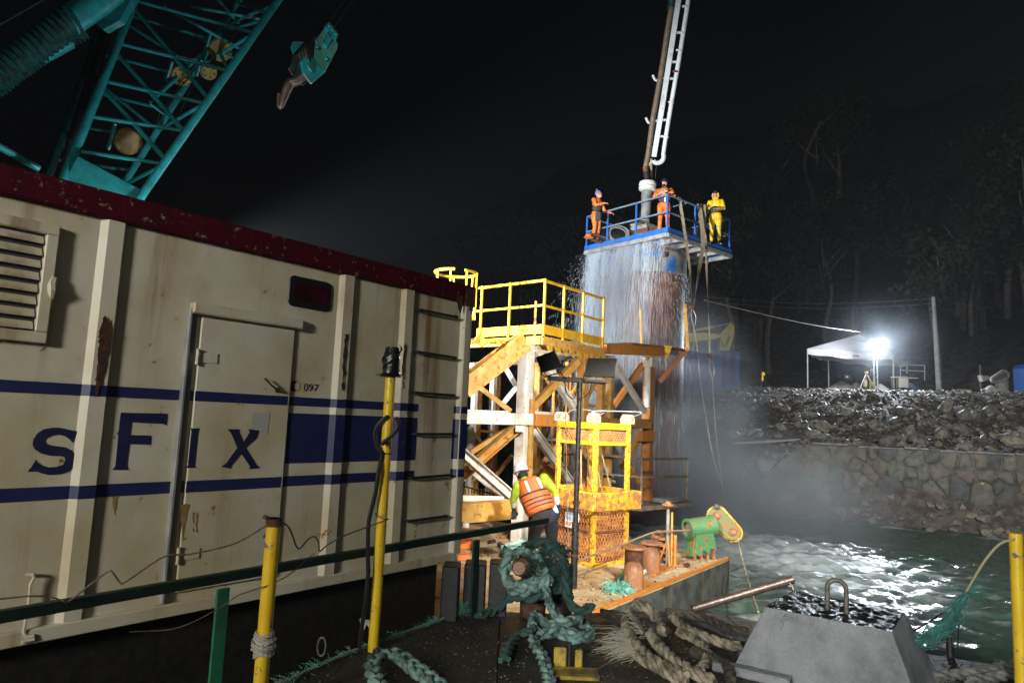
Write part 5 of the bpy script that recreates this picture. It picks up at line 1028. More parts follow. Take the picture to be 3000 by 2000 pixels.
t = person('worker in an orange life jacket and white helmet bending down behind the green rail', J, V(-.4, .9, 0), [hiv, grb, navyc, skin], mfw, .0105, heavy=1.08)
hs_, hf, hu, sh, fr, up = J['axes']; H = J['head']; mb = MB(); ring = []
for r, z in ((1.32, .03), (1.30, .035), (1.14, .04), (1.13, .09), (.98, .135), (.6, .165), (.05, .175)): ring += [H+hs_*(.090*r*math.cos(a))+hf*(.108*r*math.sin(a))+hu*z for a in [2*math.pi*k/20 for k in range(20)]]
mb.add(ring, [(i*20+k, i*20+(k+1) % 20, i*20+20+(k+1) % 20, i*20+20+k) for i in range(6) for k in range(20)]+[tuple(range(19, -1, -1)), tuple(range(120, 140))]); mb.build('helmet', M('white helmet', (.72, .72, .72), .35), t, True)
MB().ell(H-hf*.03-hu*.02, (.082, .085, .075), 12, 8, (hs_, hf, hu)).build('hair', M('black hair', (.01, .009, .008), .8), t, True)
vestm = M('orange life jacket', (.72, .16, .035), .65, c2=(.55, .11, .03), ns=7, bump=.5, bs=16)
def vest_panel(lo, hi, w0, w1, th, nm, m_, off=.0, tk=.035):
    a = J['pelvis'].lerp(J['neck'], lo); c = J['pelvis'].lerp(J['neck'], hi); mb = MB(); n = 12; vs = []
    for f, ctr, wd in ((0, a, w0), (.25, a.lerp(c, .12), w0*1.03), (.75, a.lerp(c, .88), w1*1.03), (1, c, w1)):
        k = .88 if f in (0, 1) else 1.
        for i in range(n+1):
            g = R_(-105+210*i/n); vs.append(ctr+sh*(wd*math.sin(g)*k)-fr*((th)*math.cos(g)*k+off))
    m_n = n+1; mb.add(vs, [(r*m_n+i, r*m_n+i+1, (r+1)*m_n+i+1, (r+1)*m_n+i) for r in range(3) for i in range(n)]); o = mb.build(nm, m_, t, True); s = o.modifiers.new('s', 'SOLIDIFY'); s.thickness = tk; s.offset = -1; bv = o.modifiers.new('b', 'BEVEL'); bv.width = tk*.25; return o
vest_panel(.62, 1.0, .175, .135, .185, 'jacket_panel', vestm); vest_panel(.10, .60, .186, .182, .19, 'jacket_panel', vestm)
for lo in (.20, .31, .42): vest_panel(lo, lo+.028, .212, .208, .2205, 'jacket_strap', M('dark strap', (.02, .025, .04), .7), tk=.008)
vest_panel(.595, .625, .205, .201, .2205, 'jacket_strap', M('dark strap', (.02, .025, .04), .7), tk=.008)
for k in (-.10, .09): MB().box(J['pelvis'].lerp(J['neck'], .80)+sh*k-fr*.192, (.045, .012, .16), (sh, fr, up)).build('reflective_patch', refl, t, bev=.004)
MB().ell(J['neck']-up*.0+fr*-.02, (.105, .09, .05), 14, 8, (sh, fr, up)).build('collar', M('hi vis collar', (.45, .62, .02), .7), t, True)
MB().box(J['pelvis']-sh*.17-fr*.06+Z*.02, (.07, .05, .13), (sh, fr, up)).build('belt_pouch', M('pale pouch', (.35, .5, .55), .5), t, bev=.012)
# ================================================================= things on the far barge deck
def bz(px, py): return PZ(px, py, DB)
bolm = M('bollard rust', (.20, .085, .04), .5, c2=(.34, .15, .06), ns=6, bump=.5, bs=22)
for i, (px, py, cy_, lb) in enumerate(((1855, 1716, 1598, 'front rusty mooring bollard with a frayed green rope tied to it'), (1908, 1668, 1586, 'rear rusty mooring bollard between the front bollard and the fairlead roller'))):
    b = bz(px, py); t = thing('mooring_bollard', lb, 'bollard', b); h = zat(b.x, b.y, cy_)-DB
    mb = MB(); mb.lathe(b, [(.145, 0), (.14, .04), (.135, h-.05)], 24); mb.build('post', rustdk, t, True)
    mb = MB(); mb.lathe(b+Z*(h-.05), [(.10, -.01), (.185, .012), (.19, .03), (.18, .045), (.08, .052)], 28); mb.build('cap', bolm, t, True)
    d = (V(0, 0, 0)-V(b.x, b.y, 0)).normalized(); mb = MB(); mb.lathe(b+d*.27, [(.155, 0), (.15, .20), (.145, .27), (.125, .34), (.085, .39), (.03, .41)], 24, Z); mb.build('horn', bolm, t, True)
    mb = MB(); mb.box(b+Z*.012, (.75, .5, .024), (dB, wB, Z)); mb.build('base_plate', orangem, t, bev=.006)
b = bz(1945, 1646); t = thing('roller_fairlead', 'squat stack of rusty roller plates beside the thin stand pipe', 'fairlead', b)
for k, z in enumerate((.20, .31, .42)): MB().lathe(b+Z*z, [(.16, -.03), (.205, -.015), (.205, .015), (.16, .03)], 24).build('roller_plate', bolm, t, True)
MB().lathe(b, [(.11, 0), (.11, .5)], 16).build('spindle', rustdk, t, True)
for a in (40, 160, 280): MB().box(b+V(.2*math.cos(R_(a)), .2*math.sin(R_(a)), .25), (.05, .05, .5)).build('guide_post', bolm, t, bev=.006)
MB().box(b+Z*.52, (.3, .1, .04)).build('top_bar', bolm, t, bev=.006)
b = bz(1955, 1655); t = thing('stand_pipe', 'thin grey stand pipe topped by a round plate beside the roller', 'post', b); zt_ = zat(b.x, b.y, 1478)
MB().path([b, V(b.x, b.y, zt_)], .032, 10).build('pipe', greyst, t, True); MB().path([b+V(.07, 0, 0), V(b.x+.07, b.y, zt_-.12)], .02, 8).build('pipe', tan, t, True)
MB().lathe(V(b.x, b.y, zt_), [(.05, -.06), (.115, -.01), (.115, .01), (.06, .02), (.045, .06)], 18).build('top_plate', bolm, t, True)
for a in (30, 150, 270): MB().path([b+V(.16*math.cos(R_(a)), .16*math.sin(R_(a)), 0), b+Z*.45], .015, 6).build('foot_brace', orangem, t)
b = bz(1977, 1656); mb = MB(); mb.lathe(b, [(.03, 0), (.03, zat(b.x, b.y, 1566)-DB)], 10); tag(recenter(mb.build('orange_post', orangem, None, True), b), 'short orange steel post in front of the green fairlead', 'post')
b = bz(2055, 1638); t = thing('swivel_fairlead', 'bright green swivel fairlead with a sheave arm at the far barge corner', 'fairlead', b); zc = zat(b.x, b.y, 1543); ax_ = (dB*-.85-wB*.3); A0 = P(2013, 1549, b.y-.05); A1 = P(2088, 1538, b.y+.12); d = (A1-A0).normalized(); L_ = (A1-A0).length
MB().lathe(A0, [(.13, .0), (.185, .0), (.19, .02), (.178, .03), (.178, L_-.05), (.195, L_-.03), (.195, L_)], 26, d, cap=False).build('barrel', greenf, t, True)
MB().lathe(A0+d*.05, [(.125, 0), (.125, L_-.06)], 20, d).build('bore', M('pale dirty bore', (.25, .23, .2), .8, c2=(.12, .1, .08)), t, True)
ex, ey = (A1-A0), V(-d.y, d.x, 0).normalized(); c = (A0+A1)/2
mb = MB()
for sgn in (-1, 1):
    o = V(c.x, c.y, 0)+ey*.12*sgn
    mb.prism([o-d*.17+Z*(zc-.1), o+d*.19+Z*(zc-.1), o+d*.26+Z*(DB+.16), o+d*.13+Z*(DB+.19), o+d*.09+Z*(DB+.10), o-d*.02+Z*(DB+.2), o-d*.08+Z*(DB+.08), o-d*.20+Z*(DB+.14)], ey*.03*sgn)
mb.prism([V(c.x, c.y, 0)-ey*.12-d*.17+Z*(zc-.12), V(c.x, c.y, 0)-ey*.12-d*.20+Z*(DB+.1), V(c.x, c.y, 0)+ey*.12-d*.24+Z*(DB+.06), V(c.x, c.y, 0)+ey*.12-d*.17+Z*(zc-.12)], -d*.03); mb.build('pedestal', greenf, t, bev=.004, kind='stuff')
for k in (-.18, -.04, .1, .22): MB().box(V(c.x, c.y, DB+.08)+d*k-ey*.1, (.05, .06, .18), (d, ey, Z)).build('foot', bolm, t, bev=.005)
s0_, s1_ = P(2100, 1510, b.y+.15), P(2146, 1558, b.y-.05); dd = (s1_-s0_).normalized(); nn = (CAM-s0_).normalized(); nn = (nn-dd*nn.dot(dd)).normalized(); ww = dd.cross(nn)
def stad(r0_, r1_, off, th): return [s0_+nn*off+(-dd*math.cos(R_(a))+ww*math.sin(R_(a)))*r0_ for a in range(-90, 91, 15)]+[s1_+nn*off+(dd*math.cos(R_(a))-ww*math.sin(R_(a)))*r1_ for a in range(-90, 91, 15)]
arm = MB().prism(stad(.16, .15, -.02, 0), nn*.03).build('sheave_arm', M('green and ochre arm', (.09, .13, .03), .55, c2=(.20, .10, .02), ns=9, rust=.3, rs=9), t, bev=.006)
MB().prism(stad(.20, .175, -.10, 0), nn*.05).build('sheave_rim', yworn, t, bev=.01); MB().prism(stad(.16, .15, -.17, 0), nn*.03).build('back_plate', bolm, t, bev=.006)
for p_, r in ((s0_, .075), (s1_, .07)): MB().lathe(p_+nn*.01, [(r, 0), (r, .02), (r*.75, .03), (r*.6, .022), (r*.3, .03)], 16, nn).build('pin', bolm, arm, True)
MB().lathe(P(2098, 1488, b.y+.15), [(.05, 0), (.06, .03), (.03, .08)], 10, V(.3, 0, 1)).build('swivel_eye', M('dark swivel', (.1, .1, .09), .6), t, True)
def rope_thing(name, pts, R, mat, label, group=None, **k):
    mb = MB(); rope_mesh(mb, pts, R, **k); return tag(recenter(mb.build(name, mat, None, True), pts[0]), label, 'rope', group)
mb = MB(); mb.path(crom([P(2161, 1577, 12.), P(2176, 1640, 11.6), P(2198, 1720, 10.5), P(2222, 1792, 8.6)], .1), .013, 6); tag(recenter(mb.build('mooring_line', ropet, None), P(2222, 1792, 8.6)), 'thin pale line running down from the fairlead sheave to the water', 'rope')
mb = MB(); mb.path(crom([P(1625, 1690, 9.9), P(1700, 1640, 10.2), P(1800, 1604, 10.7), P(1905, 1562, 11.3), P(1955, 1556, 11.6), P(2020, 1552, 11.9)], .1), .016, 6); tag(recenter(mb.build('wire_rope', M('muddy wire rope', (.22, .15, .09), .7), None), P(1700, 1640, 10.2)), 'brown wire rope stretched past the basket to the roller fairlead', 'rope')
mb = MB(); mb.path(crom([bz(1690, 1690)+Z*.02, bz(1745, 1668)+Z*.02, bz(1800, 1650)+Z*.02, bz(1840, 1634)+Z*.03], .1), .014, 6); tag(recenter(mb.build('wire_rope', M('muddy wire rope', (.22, .15, .09), .7), None), bz(1745, 1668)), 'wire rope lying on the deck in front of the basket', 'rope')
rope_thing('rope', [bz(1836, 1690)+Z*.17, bz(1824, 1704)+Z*.11, bz(1812, 1720)+Z*.06, bz(1800, 1728)+Z*.04], .035, fray, 'short pale green rope end on the left of the front bollard', pitch=.16)
rope_thing('rope', [bz(1890, 1712)+Z*.20, bz(1876, 1718)+Z*.15, bz(1856, 1730)+Z*.09, bz(1836, 1738)+Z*.04], .035, M('bleached green rope', (.45, .62, .55), .85, bump=.6, bs=80), 'bleached rope tail on the right of the front bollard', pitch=.16)
mb = MB(); c = bz(1812, 1734)+Z*.06
for k in range(30): a = random.uniform(0, 6.28); fibres(mb, c+V(math.cos(a)*.11, math.sin(a)*.06, random.uniform(-.02, .07)), V(math.cos(a), -.4, random.uniform(-.5, .5)), 9, .17, .55, .005, 1.)
tag(recenter(mb.build('frayed_rope', fray, None), c), 'tousled bright green rope fibres at the foot of the front bollard', 'rope')
rope_thing('rope', [bz(1913, 1645)+Z*.08, bz(1935, 1640)+Z*.09, bz(1950, 1652)+Z*.08, bz(1960, 1650)+Z*.05], .022, M('pale manila rope', (.6, .42, .2), .8), 'short manila rope looped at the rear bollard', pitch=.1)
gr0 = M('bleached green rope', (.45, .62, .55), .85)
for i, (L, lb) in enumerate((([(1468, 1612), (1500, 1603), (1540, 1592), (1590, 1580)], 'bleached green rope lying on the lit deck behind the coil'), ([(1480, 1630), (1520, 1612), (1560, 1606), (1600, 1590)], 'second bleached rope beside the first on the lit deck'), ([(1462, 1600), (1480, 1614), (1470, 1632), (1500, 1636)], 'bent rope end left of the bleached ropes'))):
    rope_thing('rope', [bz(x, y)+Z*.05 for x, y in L], .05, gr0 if i < 2 else ropegd, lb, pitch=.22)
mb = MB()
for k in range(14): fibres(mb, bz(1490+k*6, 1622-k*2)+Z*.07, V(-.6, -.3, .1), 16, .16, .5, .003)
tag(recenter(mb.build('rope_fluff', fray, None), bz(1490, 1622)), 'loose pale green fibres fluffed out along the ropes on the lit deck', 'rope')
for i, (px, py, wd, hh, lb) in enumerate(((1362, 1606, .24, .15, 'bright orange float box at the corner of the container'), (1358, 1640, .22, .10, 'dull orange float box in front of the brighter one'))):
    c = bz(px, py); t = thing('float_box', lb, 'float', c); MB().box(c+Z*hh/2, (wd, .2, hh)).build('body', M('orange float %d' % i, (.75, .16, .02) if i == 0 else (.55, .17, .06), .5), t, bev=.02); MB().box(c+Z*(hh+.012), (wd*.6, .08, .022)).build('lid', orangem, t, bev=.006)
mb = MB(); rs = random.Random(12)
for _ in range(1500):
    px, py = rs.uniform(1340, 2120), rs.uniform(1560, 1760); p = bz(px, py); rel = p-kB; a, c_ = rel.dot(dB), rel.dot(wB)
    if a < .05 or c_ < .05: continue
    s = rs.uniform(.005, .022); e = V(rs.uniform(-1, 1), rs.uniform(-1, 1), 0).normalized(); f = V(-e.y, e.x, 0); mb.cur = rs.randrange(3); mb.add([p+e*s*1.6, p-e*s, p+f*s, p-f*s, p+Z*s], [(0, 2, 4), (2, 1, 4), (1, 3, 4), (3, 0, 4)])
mb.build('deck_debris', [deckB_m, rustdk, M('pale scraps', (.3, .28, .24), .8)], far, kind='stuff')
for i, (px, py) in enumerate(((1995, 1652), (2012, 1660), (1520, 1560), (1440, 1590), (1478, 1575))): c = bz(px, py); tag(recenter(MB().box(c+Z*.03, (.10+.03*i, .07, .06), (dB, wB, Z)).build('scrap_block', [bolm, rustdk][i % 2], None, bev=.01), c), ['small rusty scrap block in front of the green fairlead', 'rusty offcut at the deck edge by the fairlead foot', 'dark scrap lying behind the bleached ropes', 'rusty scrap by the orange floats', 'dark offcut between the ropes and floats'][i], 'scrap')
# ================================================================= near barge deck things
def az(px, py, h=0.): p = PZ(px, py, DA+h); return p
# concrete block with lifting eye
bl = thing('concrete_block', 'battered concrete mooring block with a tarry wet top and a steel lifting eye', 'concrete block', az(2440, 1990))
zt_ = DA+.41; tq = [PZ(2242, 1776, zt_), PZ(2613, 1850, zt_), PZ(2648, 1792, zt_+.02), PZ(2326, 1727, zt_)]; lft, rgt = az(2146, 1958), PZ(2700, 2085, DA); bkr = az(2760, 1990); bkl = az(2270, 1790)
def grid_face(b, a, c, d, e, n, m_, amp, seed, out):
    a, c, d, e = [Vector(x) for x in (a, c, d, e)]; vs = []
    for i in range(n+1):
        for j in range(m_+1):
            u, v_ = i/n, j/m_; p = a.lerp(c, u).lerp(e.lerp(d, u), v_); w_ = 1. if 0 < i < n and 0 < j < m_ else .35
            vs.append(p+out*(amp*w_*(mnoise.noise(p*7+V(seed, 0, 0))+.6*mnoise.noise(p*22+V(seed, 3, 0)))))
    b.add(vs, [(i*(m_+1)+j, (i+1)*(m_+1)+j, (i+1)*(m_+1)+j+1, i*(m_+1)+j+1) for i in range(n) for j in range(m_)])
mb = MB(); fo = (lft-V(2, 8, 0)).normalized(); grid_face(mb, lft, rgt, tq[1], tq[0], 60, 30, .020, 1, V(-.3, -.8, .4).normalized()); grid_face(mb, rgt, bkr, tq[2], tq[1], 16, 14, .010, 2, V(.8, -.2, .3).normalized()); grid_face(mb, bkl, lft, tq[0], tq[3], 12, 12, .01, 3, V(-.9, .2, .2).normalized()); grid_face(mb, bkr, bkl, tq[3], tq[2], 20, 10, .01, 4, V(.4, .8, .3).normalized())
mb.build('body', concr, bl, True)
mb = MB(); grid_face(mb, tq[0], tq[1], tq[2], tq[3], 60, 34, .022, 6, Z); mb.build('tarry_top', tar, bl, True)
e0, e1 = PZ(2424, 1790, zt_), PZ(2480, 1797, zt_); ztop = zat((e0.x+e1.x)/2, (e0.y+e1.y)/2, 1698); hh = ztop-zt_; ed = (e1-e0); r_ = ed.length/2
pts = [e0-Z*.03, e0+Z*(hh-r_)*.5]+[(e0+e1)/2+Z*(hh-r_)+(-ed.normalized()*math.cos(a)+Z*math.sin(a))*r_ for a in [math.pi*k/10 for k in range(11)]]+[e1+Z*(hh-r_)*.5, e1-Z*.03]
MB().path(pts, .0165, 10).build('lifting_eye', M('worn steel', (.14, .125, .115), .5, c2=(.08, .06, .045), ns=12, bump=.3), bl, True)
MB().box(az(2200, 1985)+Z*.03, (.5, .10, .06), (V(.84, -.54, 0), V(.54, .84, 0), Z)).build('base_step', concr, bl, bev=.01)
# scaffold tube sticking out over the water
a, c = az(2028, 1783, .05), P(2322, 1697, 6.15); tb = MB(); d = (c-a).normalized(); tb.lathe(a, [(.036, 0), (.036, (c-a).length), (.028, (c-a).length), (.028, (c-a).length-.25)], 18, d, cap=False); tb.lathe(a, [(.02, .0), (.028, .01)], 18, d)
tag(recenter(tb.build('steel_tube', M('oily tube', (.022, .014, .012), .4, c2=(.045, .028, .022), ns=9, bump=.2), None, True), a), 'dark oily steel tube sticking out over the water beside the concrete block', 'pipe')
mb = MB(); mb.path(crom([P(2308, 1703, 6.12), P(2318, 1712, 6.1), P(2324, 1726, 6.1)], .02), .006, 5); tag(recenter(mb.build('tie_cord', ropet, None), P(2310, 1703, 6.12)), 'thin cord tied round the open end of the oily tube', 'cord')
# mooring ropes
BR_ = dict(braid=True, pitch=.34)
def ap(L, h=.05): return [az(q[0], q[1], h if len(q) < 3 else q[2]) for q in L]
Yc = 5.45; cc = P(1537, 1662, Yc)
bt = thing('near_bollard', 'dark bollard buried under the coiled green mooring rope', 'bollard', az(1560, 1800)); b = az(1560, 1800); MB().lathe(b, [(.11, 0), (.11, .42), (.15, .43), (.15, .46)], 18).build('post', rustdk, bt, True); b2 = az(1645, 1792); MB().lathe(b2, [(.09, 0), (.09, .40)], 16).build('post', blackm, bt, True)
MB().lathe(P(1527, 1660, Yc+.12), [(.06, 0), (.075, .02), (.05, .10)], 16, V(-.2, -1, .1)).build('horn', bolm, bt, True)
rope_thing('mooring_rope', [P(1605, 1712, Yc-.05), P(1555, 1718, Yc-.10), P(1500, 1712, Yc-.06), P(1480, 1675, Yc), P(1490, 1630, Yc), P(1535, 1612, Yc-.02), P(1580, 1640, Yc-.02), P(1588, 1680, Yc-.02), P(1560, 1706, Yc-.06), P(1505, 1716, Yc-.1)], .062, ropeg, 'thick green mooring rope looped in a ring round the near bollard', **BR_)
rope_thing('mooring_rope', [P(1490, 1725, Yc), P(1540, 1735, Yc-.08), P(1600, 1700, Yc-.12), P(1612, 1690, Yc-.12), P(1600, 1720, Yc-.2), P(1610, 1765, Yc-.25), P(1625, 1800, Yc-.25), P(1655, 1818, Yc-.28), P(1700, 1812, Yc-.2)], .050, ropeg, 'green mooring rope falling from the ring down to the deck', **BR_)
rope_thing('mooring_rope', [P(1590, 1620, Yc+.05), P(1625, 1600, Yc), P(1650, 1640, Yc-.02), P(1660, 1700, Yc-.05), P(1668, 1760, Yc-.1), P(1700, 1790, Yc-.15), P(1735, 1775, Yc-.1)], .058, ropegd, 'blackened rope draped over the right of the near bollard', **BR_)
rope_thing('mooring_rope', [P(1520, 1620, Yc+.1), P(1560, 1592, Yc+.1), P(1610, 1588, Yc+.08), P(1640, 1610, Yc+.05), P(1650, 1660, Yc+.05), P(1610, 1690, Yc+.1)], .065, ropegd, 'blackened rope arched over the top of the near bollard', **BR_)
rope_thing('mooring_rope', [P(1500, 1740, Yc), P(1545, 1752, Yc-.05), P(1590, 1742, Yc-.05), P(1640, 1720, Yc), P(1650, 1690, Yc), P(1600, 1650, Yc+.1)], .06, ropegd, 'blackened rope coil under the green ring', **BR_)
mb = MB()
for k in range(60): fibres(mb, P(random.uniform(1540, 1670), random.uniform(1592, 1720), Yc+random.uniform(-.08, .05)), V(random.uniform(-1, 1), -.6, random.uniform(-.2, .6)), 14, .10, .5, .0022)
tag(recenter(mb.build('rope_fuzz', M('dark fibre', (.02, .045, .035), .9), None), P(1600, 1650, Yc)), 'dark matted fibre fuzz over the ropes on the near bollard', 'rope')
rope_thing('mooring_rope', ap([(1700, 1818, .07), (1735, 1848), (1700, 1862), (1640, 1838), (1590, 1822), (1566, 1800), (1560, 1832), (1580, 1858), (1630, 1850), (1690, 1868), (1735, 1858)]), .052, ropeg, 'green mooring rope lying in a flat figure on the deck below the bollard', **BR_)
rope_thing('mooring_rope', ap([(1560, 1862), (1572, 1895), (1590, 1920), (1602, 1960), (1612, 1995), (1622, 2030)]), .048, ropeg, 'green rope tail running toward the camera beside the yellow pad eye', **BR_)
rope_thing('mooring_rope', ap([(1565, 1840, .12), (1520, 1860), (1490, 1890), (1478, 1930)]), .05, ropegd, 'soiled rope end left of the flat green rope', **BR_)
rope_thing('mooring_rope', ap([(1400, 1802), (1440, 1790), (1470, 1770, .12), (1500, 1745, .2)]), .05, ropegd, 'soiled rope between the black posts and the coil', **BR_)
rope_thing('mooring_rope', [az(1360, 2080, .05), az(1290, 2012, .06), az(1215, 1955, .07), az(1165, 1918, .07), az(1118, 1915, .07), az(1092, 1945, .07), az(1098, 1985, .06), az(1130, 2040, .06), az(1150, 2090, .06)], .062, ropeg, 'thick green rope bight at the bottom of the picture', **BR_)
eg = [(800, 2006), (860, 1984), (930, 1950), (1010, 1916), (1080, 1890), (1140, 1868), (1200, 1846), (1280, 1818), (1350, 1790)]
rope_thing('edge_rope', [az(x, y, .02) for x, y in eg], .014, M('mossy rope', (.10, .20, .12), .9, c2=(.2, .22, .16), ns=20, bump=.6, bs=60), 'thin mossy rope lashed along the near barge edge', pitch=.07)
mb = MB()
for k in range(60): i = random.randrange(len(eg)-1); f = random.random(); fibres(mb, az(eg[i][0]*(1-f)+eg[i+1][0]*f, eg[i][1]*(1-f)+eg[i+1][1]*f, .02), V(random.uniform(-1, 1), random.uniform(-1, .3), .6), 5, .05, .5, .0016)
for k in range(10): fibres(mb, az(1330+k*4, 1796-k*2, .04), V(.4, -.5, .7), 14, .12, .4, .002)
mb.cur = 0; tag(recenter(mb.build('edge_fibres', fray, None, kind='stuff'), az(1080, 1890)), 'green fibre tufts sticking out of the edge rope', 'rope')
TW = dict(pitch=.30)
for L, R, lb in (([(1872, 1762, .12), (1850, 1785, .09), (1837, 1807), (1834, 1830), (1843, 1855), (1862, 1887), (1894, 1919), (1936, 1944), (1974, 1963), (2010, 1985)], .050, 'tan twisted rope with a frayed end left of the tan bundle'), ([(1866, 1768, .13), (1897, 1779, .13), (1916, 1798, .09), (1931, 1826), (1940, 1850)], .052, 'short tan rope bight at the top of the tan bundle'), ([(1905, 1856), (1929, 1887), (1955, 1916), (1983, 1941), (2015, 1960), (2054, 1980), (2090, 1995)], .052, 'middle tan twisted rope running toward the concrete block'),
                 ([(1971, 1805), (1999, 1830), (2038, 1852), (2070, 1865), (2101, 1877), (2135, 1888), (2170, 1892)], .044, 'upper right tan rope lying against the concrete block'), ([(1985, 1850), (2025, 1865), (2054, 1887), (2073, 1912), (2068, 1938), (2050, 1962)], .040, 'curling tan rope end right of the bundle')): rope_thing('tan_rope', ap(L), R, ropet, lb, jit=.12, **TW)
rope_thing('tan_rope', ap([(1850, 1900), (1890, 1935), (1940, 1962), (1990, 1990)], .03), .045, ropet, 'lowest tan rope half hidden under the others', **TW)
mb = MB()
for k in range(26): fibres(mb, az(1835+k*1.2, 1850+k*2.6, .05), V(-1, -.25, .12), 7, .30, .24, .0018, .8)
for k in range(10): fibres(mb, az(1850+k*4, 1800+k*6, .08), V(-.8, -.4, .5), 9, .12, .5, .0018)
tag(recenter(mb.build('frayed_end', frayt, None), az(1840, 1880)), 'fan of pale frayed fibres at the end of the tan rope', 'rope')
# dark rope heap behind the tan ropes
for i, L in enumerate(([(1760, 1795), (1800, 1800), (1850, 1812), (1900, 1830), (1960, 1850)], [(1950, 1792), (2010, 1800), (2080, 1815), (2140, 1842), (2190, 1850)], [(2030, 1905), (2080, 1925), (2130, 1950), (2140, 1985)])): rope_thing('tarred_rope', ap(L), .045, M('tarred rope', (.022, .018, .014), .8, c2=(.06, .05, .035), ns=14, bump=.8, bs=80), ['tarred rope along the deck edge behind the tan bundle', 'tarred rope left of the concrete block top', 'tarred rope between the tan bundle and the block foot'][i], **TW)
pe = thing('pad_eye', 'worn yellow pad eye bracket with a slot on the deck at the bottom', 'bracket', az(1665, 1965)); c = az(1665, 1965)
yd = M('grimy yellow paint', (.34, .24, .02), .55, c2=(.08, .06, .02), ns=7, bump=.4)
MB().box(c+V(-.055, .03, .07), (.085, .02, .14)).build('cheek', yd, pe, bev=.008); MB().box(c+V(.07, .03, .065), (.05, .02, .13)).build('cheek', yd, pe, bev=.008); MB().box(c+V(.02, -.07, .012), (.34, .18, .024)).build('base_plate', yd, pe, bev=.006); MB().path([c+V(.01, .05, 0), c+V(.01, .05, .17)], .012, 8).build('pin', blackm, pe, True)
rg = az(940, 1925); mb = MB(); mb.path([rg+V(.028*math.cos(a), 0, .07+.06*math.sin(a)) for a in [2*math.pi*i/16 for i in range(16)]], .007, 6, closed=True); tag(recenter(mb.build('ring', M('worn steel', (.2, .19, .18), .5), None, True), rg), 'upright steel ring by the edge rope left of the tall pole foot', 'ring')
tp = az(1070, 1880); mb = MB(); mb.prism([tp+V(-.05, 0, .16), tp+V(.05, 0, .15), tp+V(.04, .02, .05), tp+V(.0, .02, .12), tp+V(-.04, .02, .03)], V(.0, .008, 0)); tag(recenter(mb.build('rag', M('pale rag', (.4, .38, .36), .9), None), tp), 'pale rag tied at the foot of the tall yellow pole', 'rag')
# net and rope by the right stanchion
mb = MB(); mb.path(crom([P(2974, 1578, 4.3), P(2930, 1592, 4.4), P(2890, 1635, 4.5), P(2855, 1690, 4.6), P(2828, 1738, 4.7)], .03), .008, 6); tag(recenter(mb.build('net_rope', M('yellowed rope', (.42, .36, .2), .8), None), P(2974, 1578, 4.3)), 'yellowed rope from the right stanchion down to the torn net', 'rope')
mb = MB(); Lc = [(2830, 1738), (2805, 1775), (2785, 1815), (2755, 1850), (2715, 1872), (2690, 1878)]
for k in range(64):
    o = [random.gauss(0, 1) for _ in range(6)]; w_ = [4, 12, 17, 17, 14, 9]; pts = [P(x+random.gauss(0, w_[i])*1., y+random.gauss(0, w_[i])*.9, 4.7+random.uniform(-.06, .06)) for i, (x, y) in enumerate(Lc)]; mb.path(crom(pts, .05), random.choice([.0016, .0022, .0035]), 3, cap=False)
fibres(mb, P(2832, 1738, 4.7), V(.3, 0, .2), 70, .14, .5, .0016)
nm_ = M('teal net twine', (.05, .21, .18), .8, c2=(.03, .11, .09), ns=9); tag(recenter(mb.build('fishing_net', nm_, None), P(2800, 1800, 4.7)), 'torn teal net bunched on a rope above the water at right', 'net')
for i, L in enumerate(([(2760, 1795), (2715, 1825), (2676, 1847)], [(2795, 1810), (2770, 1850), (2745, 1875), (2700, 1905)], [(2784, 1838), (2792, 1860), (2790, 1890), (2800, 1900)], [(2720, 1880), (2715, 1905), (2702, 1912)], [(2808, 1790), (2808, 1850), (2806, 1900)])): mb = MB(); mb.path(crom([P(x, y, 4.75) for x, y in L], .03), .006 if i < 2 else .004, 5); tag(recenter(mb.build('dark_cord', blackm, None), P(*L[-1], 4.75)), ['upper dark cord from the net to the block', 'lower dark cord under the net', 'short cord dangling by the small dark post', 'dark cord loop at the net bottom', 'straight dark cord hanging from the net'][i], 'cord')
c = az(2784, 1922); mb = MB(); mb.lathe(c, [(.026, 0), (.026, .13), (.018, .15)], 12); tag(recenter(mb.build('short_post', blackm, None, True), c), 'short dark post at the deck edge below the net', 'post')
for i, L in enumerate(([(2740, 1985), (2800, 1975), (2870, 1968), (2950, 1950), (3010, 1930)], [(2840, 1995), (2900, 1985), (2960, 1975), (3020, 1968)])): rope_thing('grey_rope', ap(L, .04), .042, M('grey weathered rope', (.24, .24, .22), .9, c2=(.1, .1, .09), ns=15, bump=.8, bs=80), ['grey weathered rope at the lower right corner', 'second grey rope in front of the first at the lower right corner'][i], **TW)
# ================================================================= shore things
def on(px, py, Y): p = P(px, py, Y); return V(p.x, p.y, ground(p.x, p.y))
T0 = P(2366, 1143, 37.7); ZG = T0.z
A, B, D = V(T0.x, T0.y, ZG), P(2617, 1080, 39.), P(2427, 1080, 41.0); B.z = D.z = ZG; C = B+(D-A)
tent = thing('canopy_tent', 'white pop up canopy tent on four thin legs on the shore', 'tent', A)
wc = M('white canopy cloth', (.72, .72, .74), .7, bump=.15, bs=5); zl = zat(A.x, A.y, 1036); zu = zat(A.x, A.y, 1021); zp_ = zat((A.x+C.x)/2, (A.y+C.y)/2, 979)
for p in (A, B, C, D): MB().box(V(p.x, p.y, (ZG-.3+zu)/2), (.06, .06, zu-ZG+.28)).build('leg', M('white leg', (.65, .66, .68), .4), tent)
pk = (A+C)/2; pk.z = zp_; q = [V(p.x, p.y, zu) for p in (A, B, C, D)]; mb = MB(); mb.add(q+[pk], [(i, (i+1) % 4, 4) for i in range(4)]); mb.build('roof', wc, tent)
mb = MB()
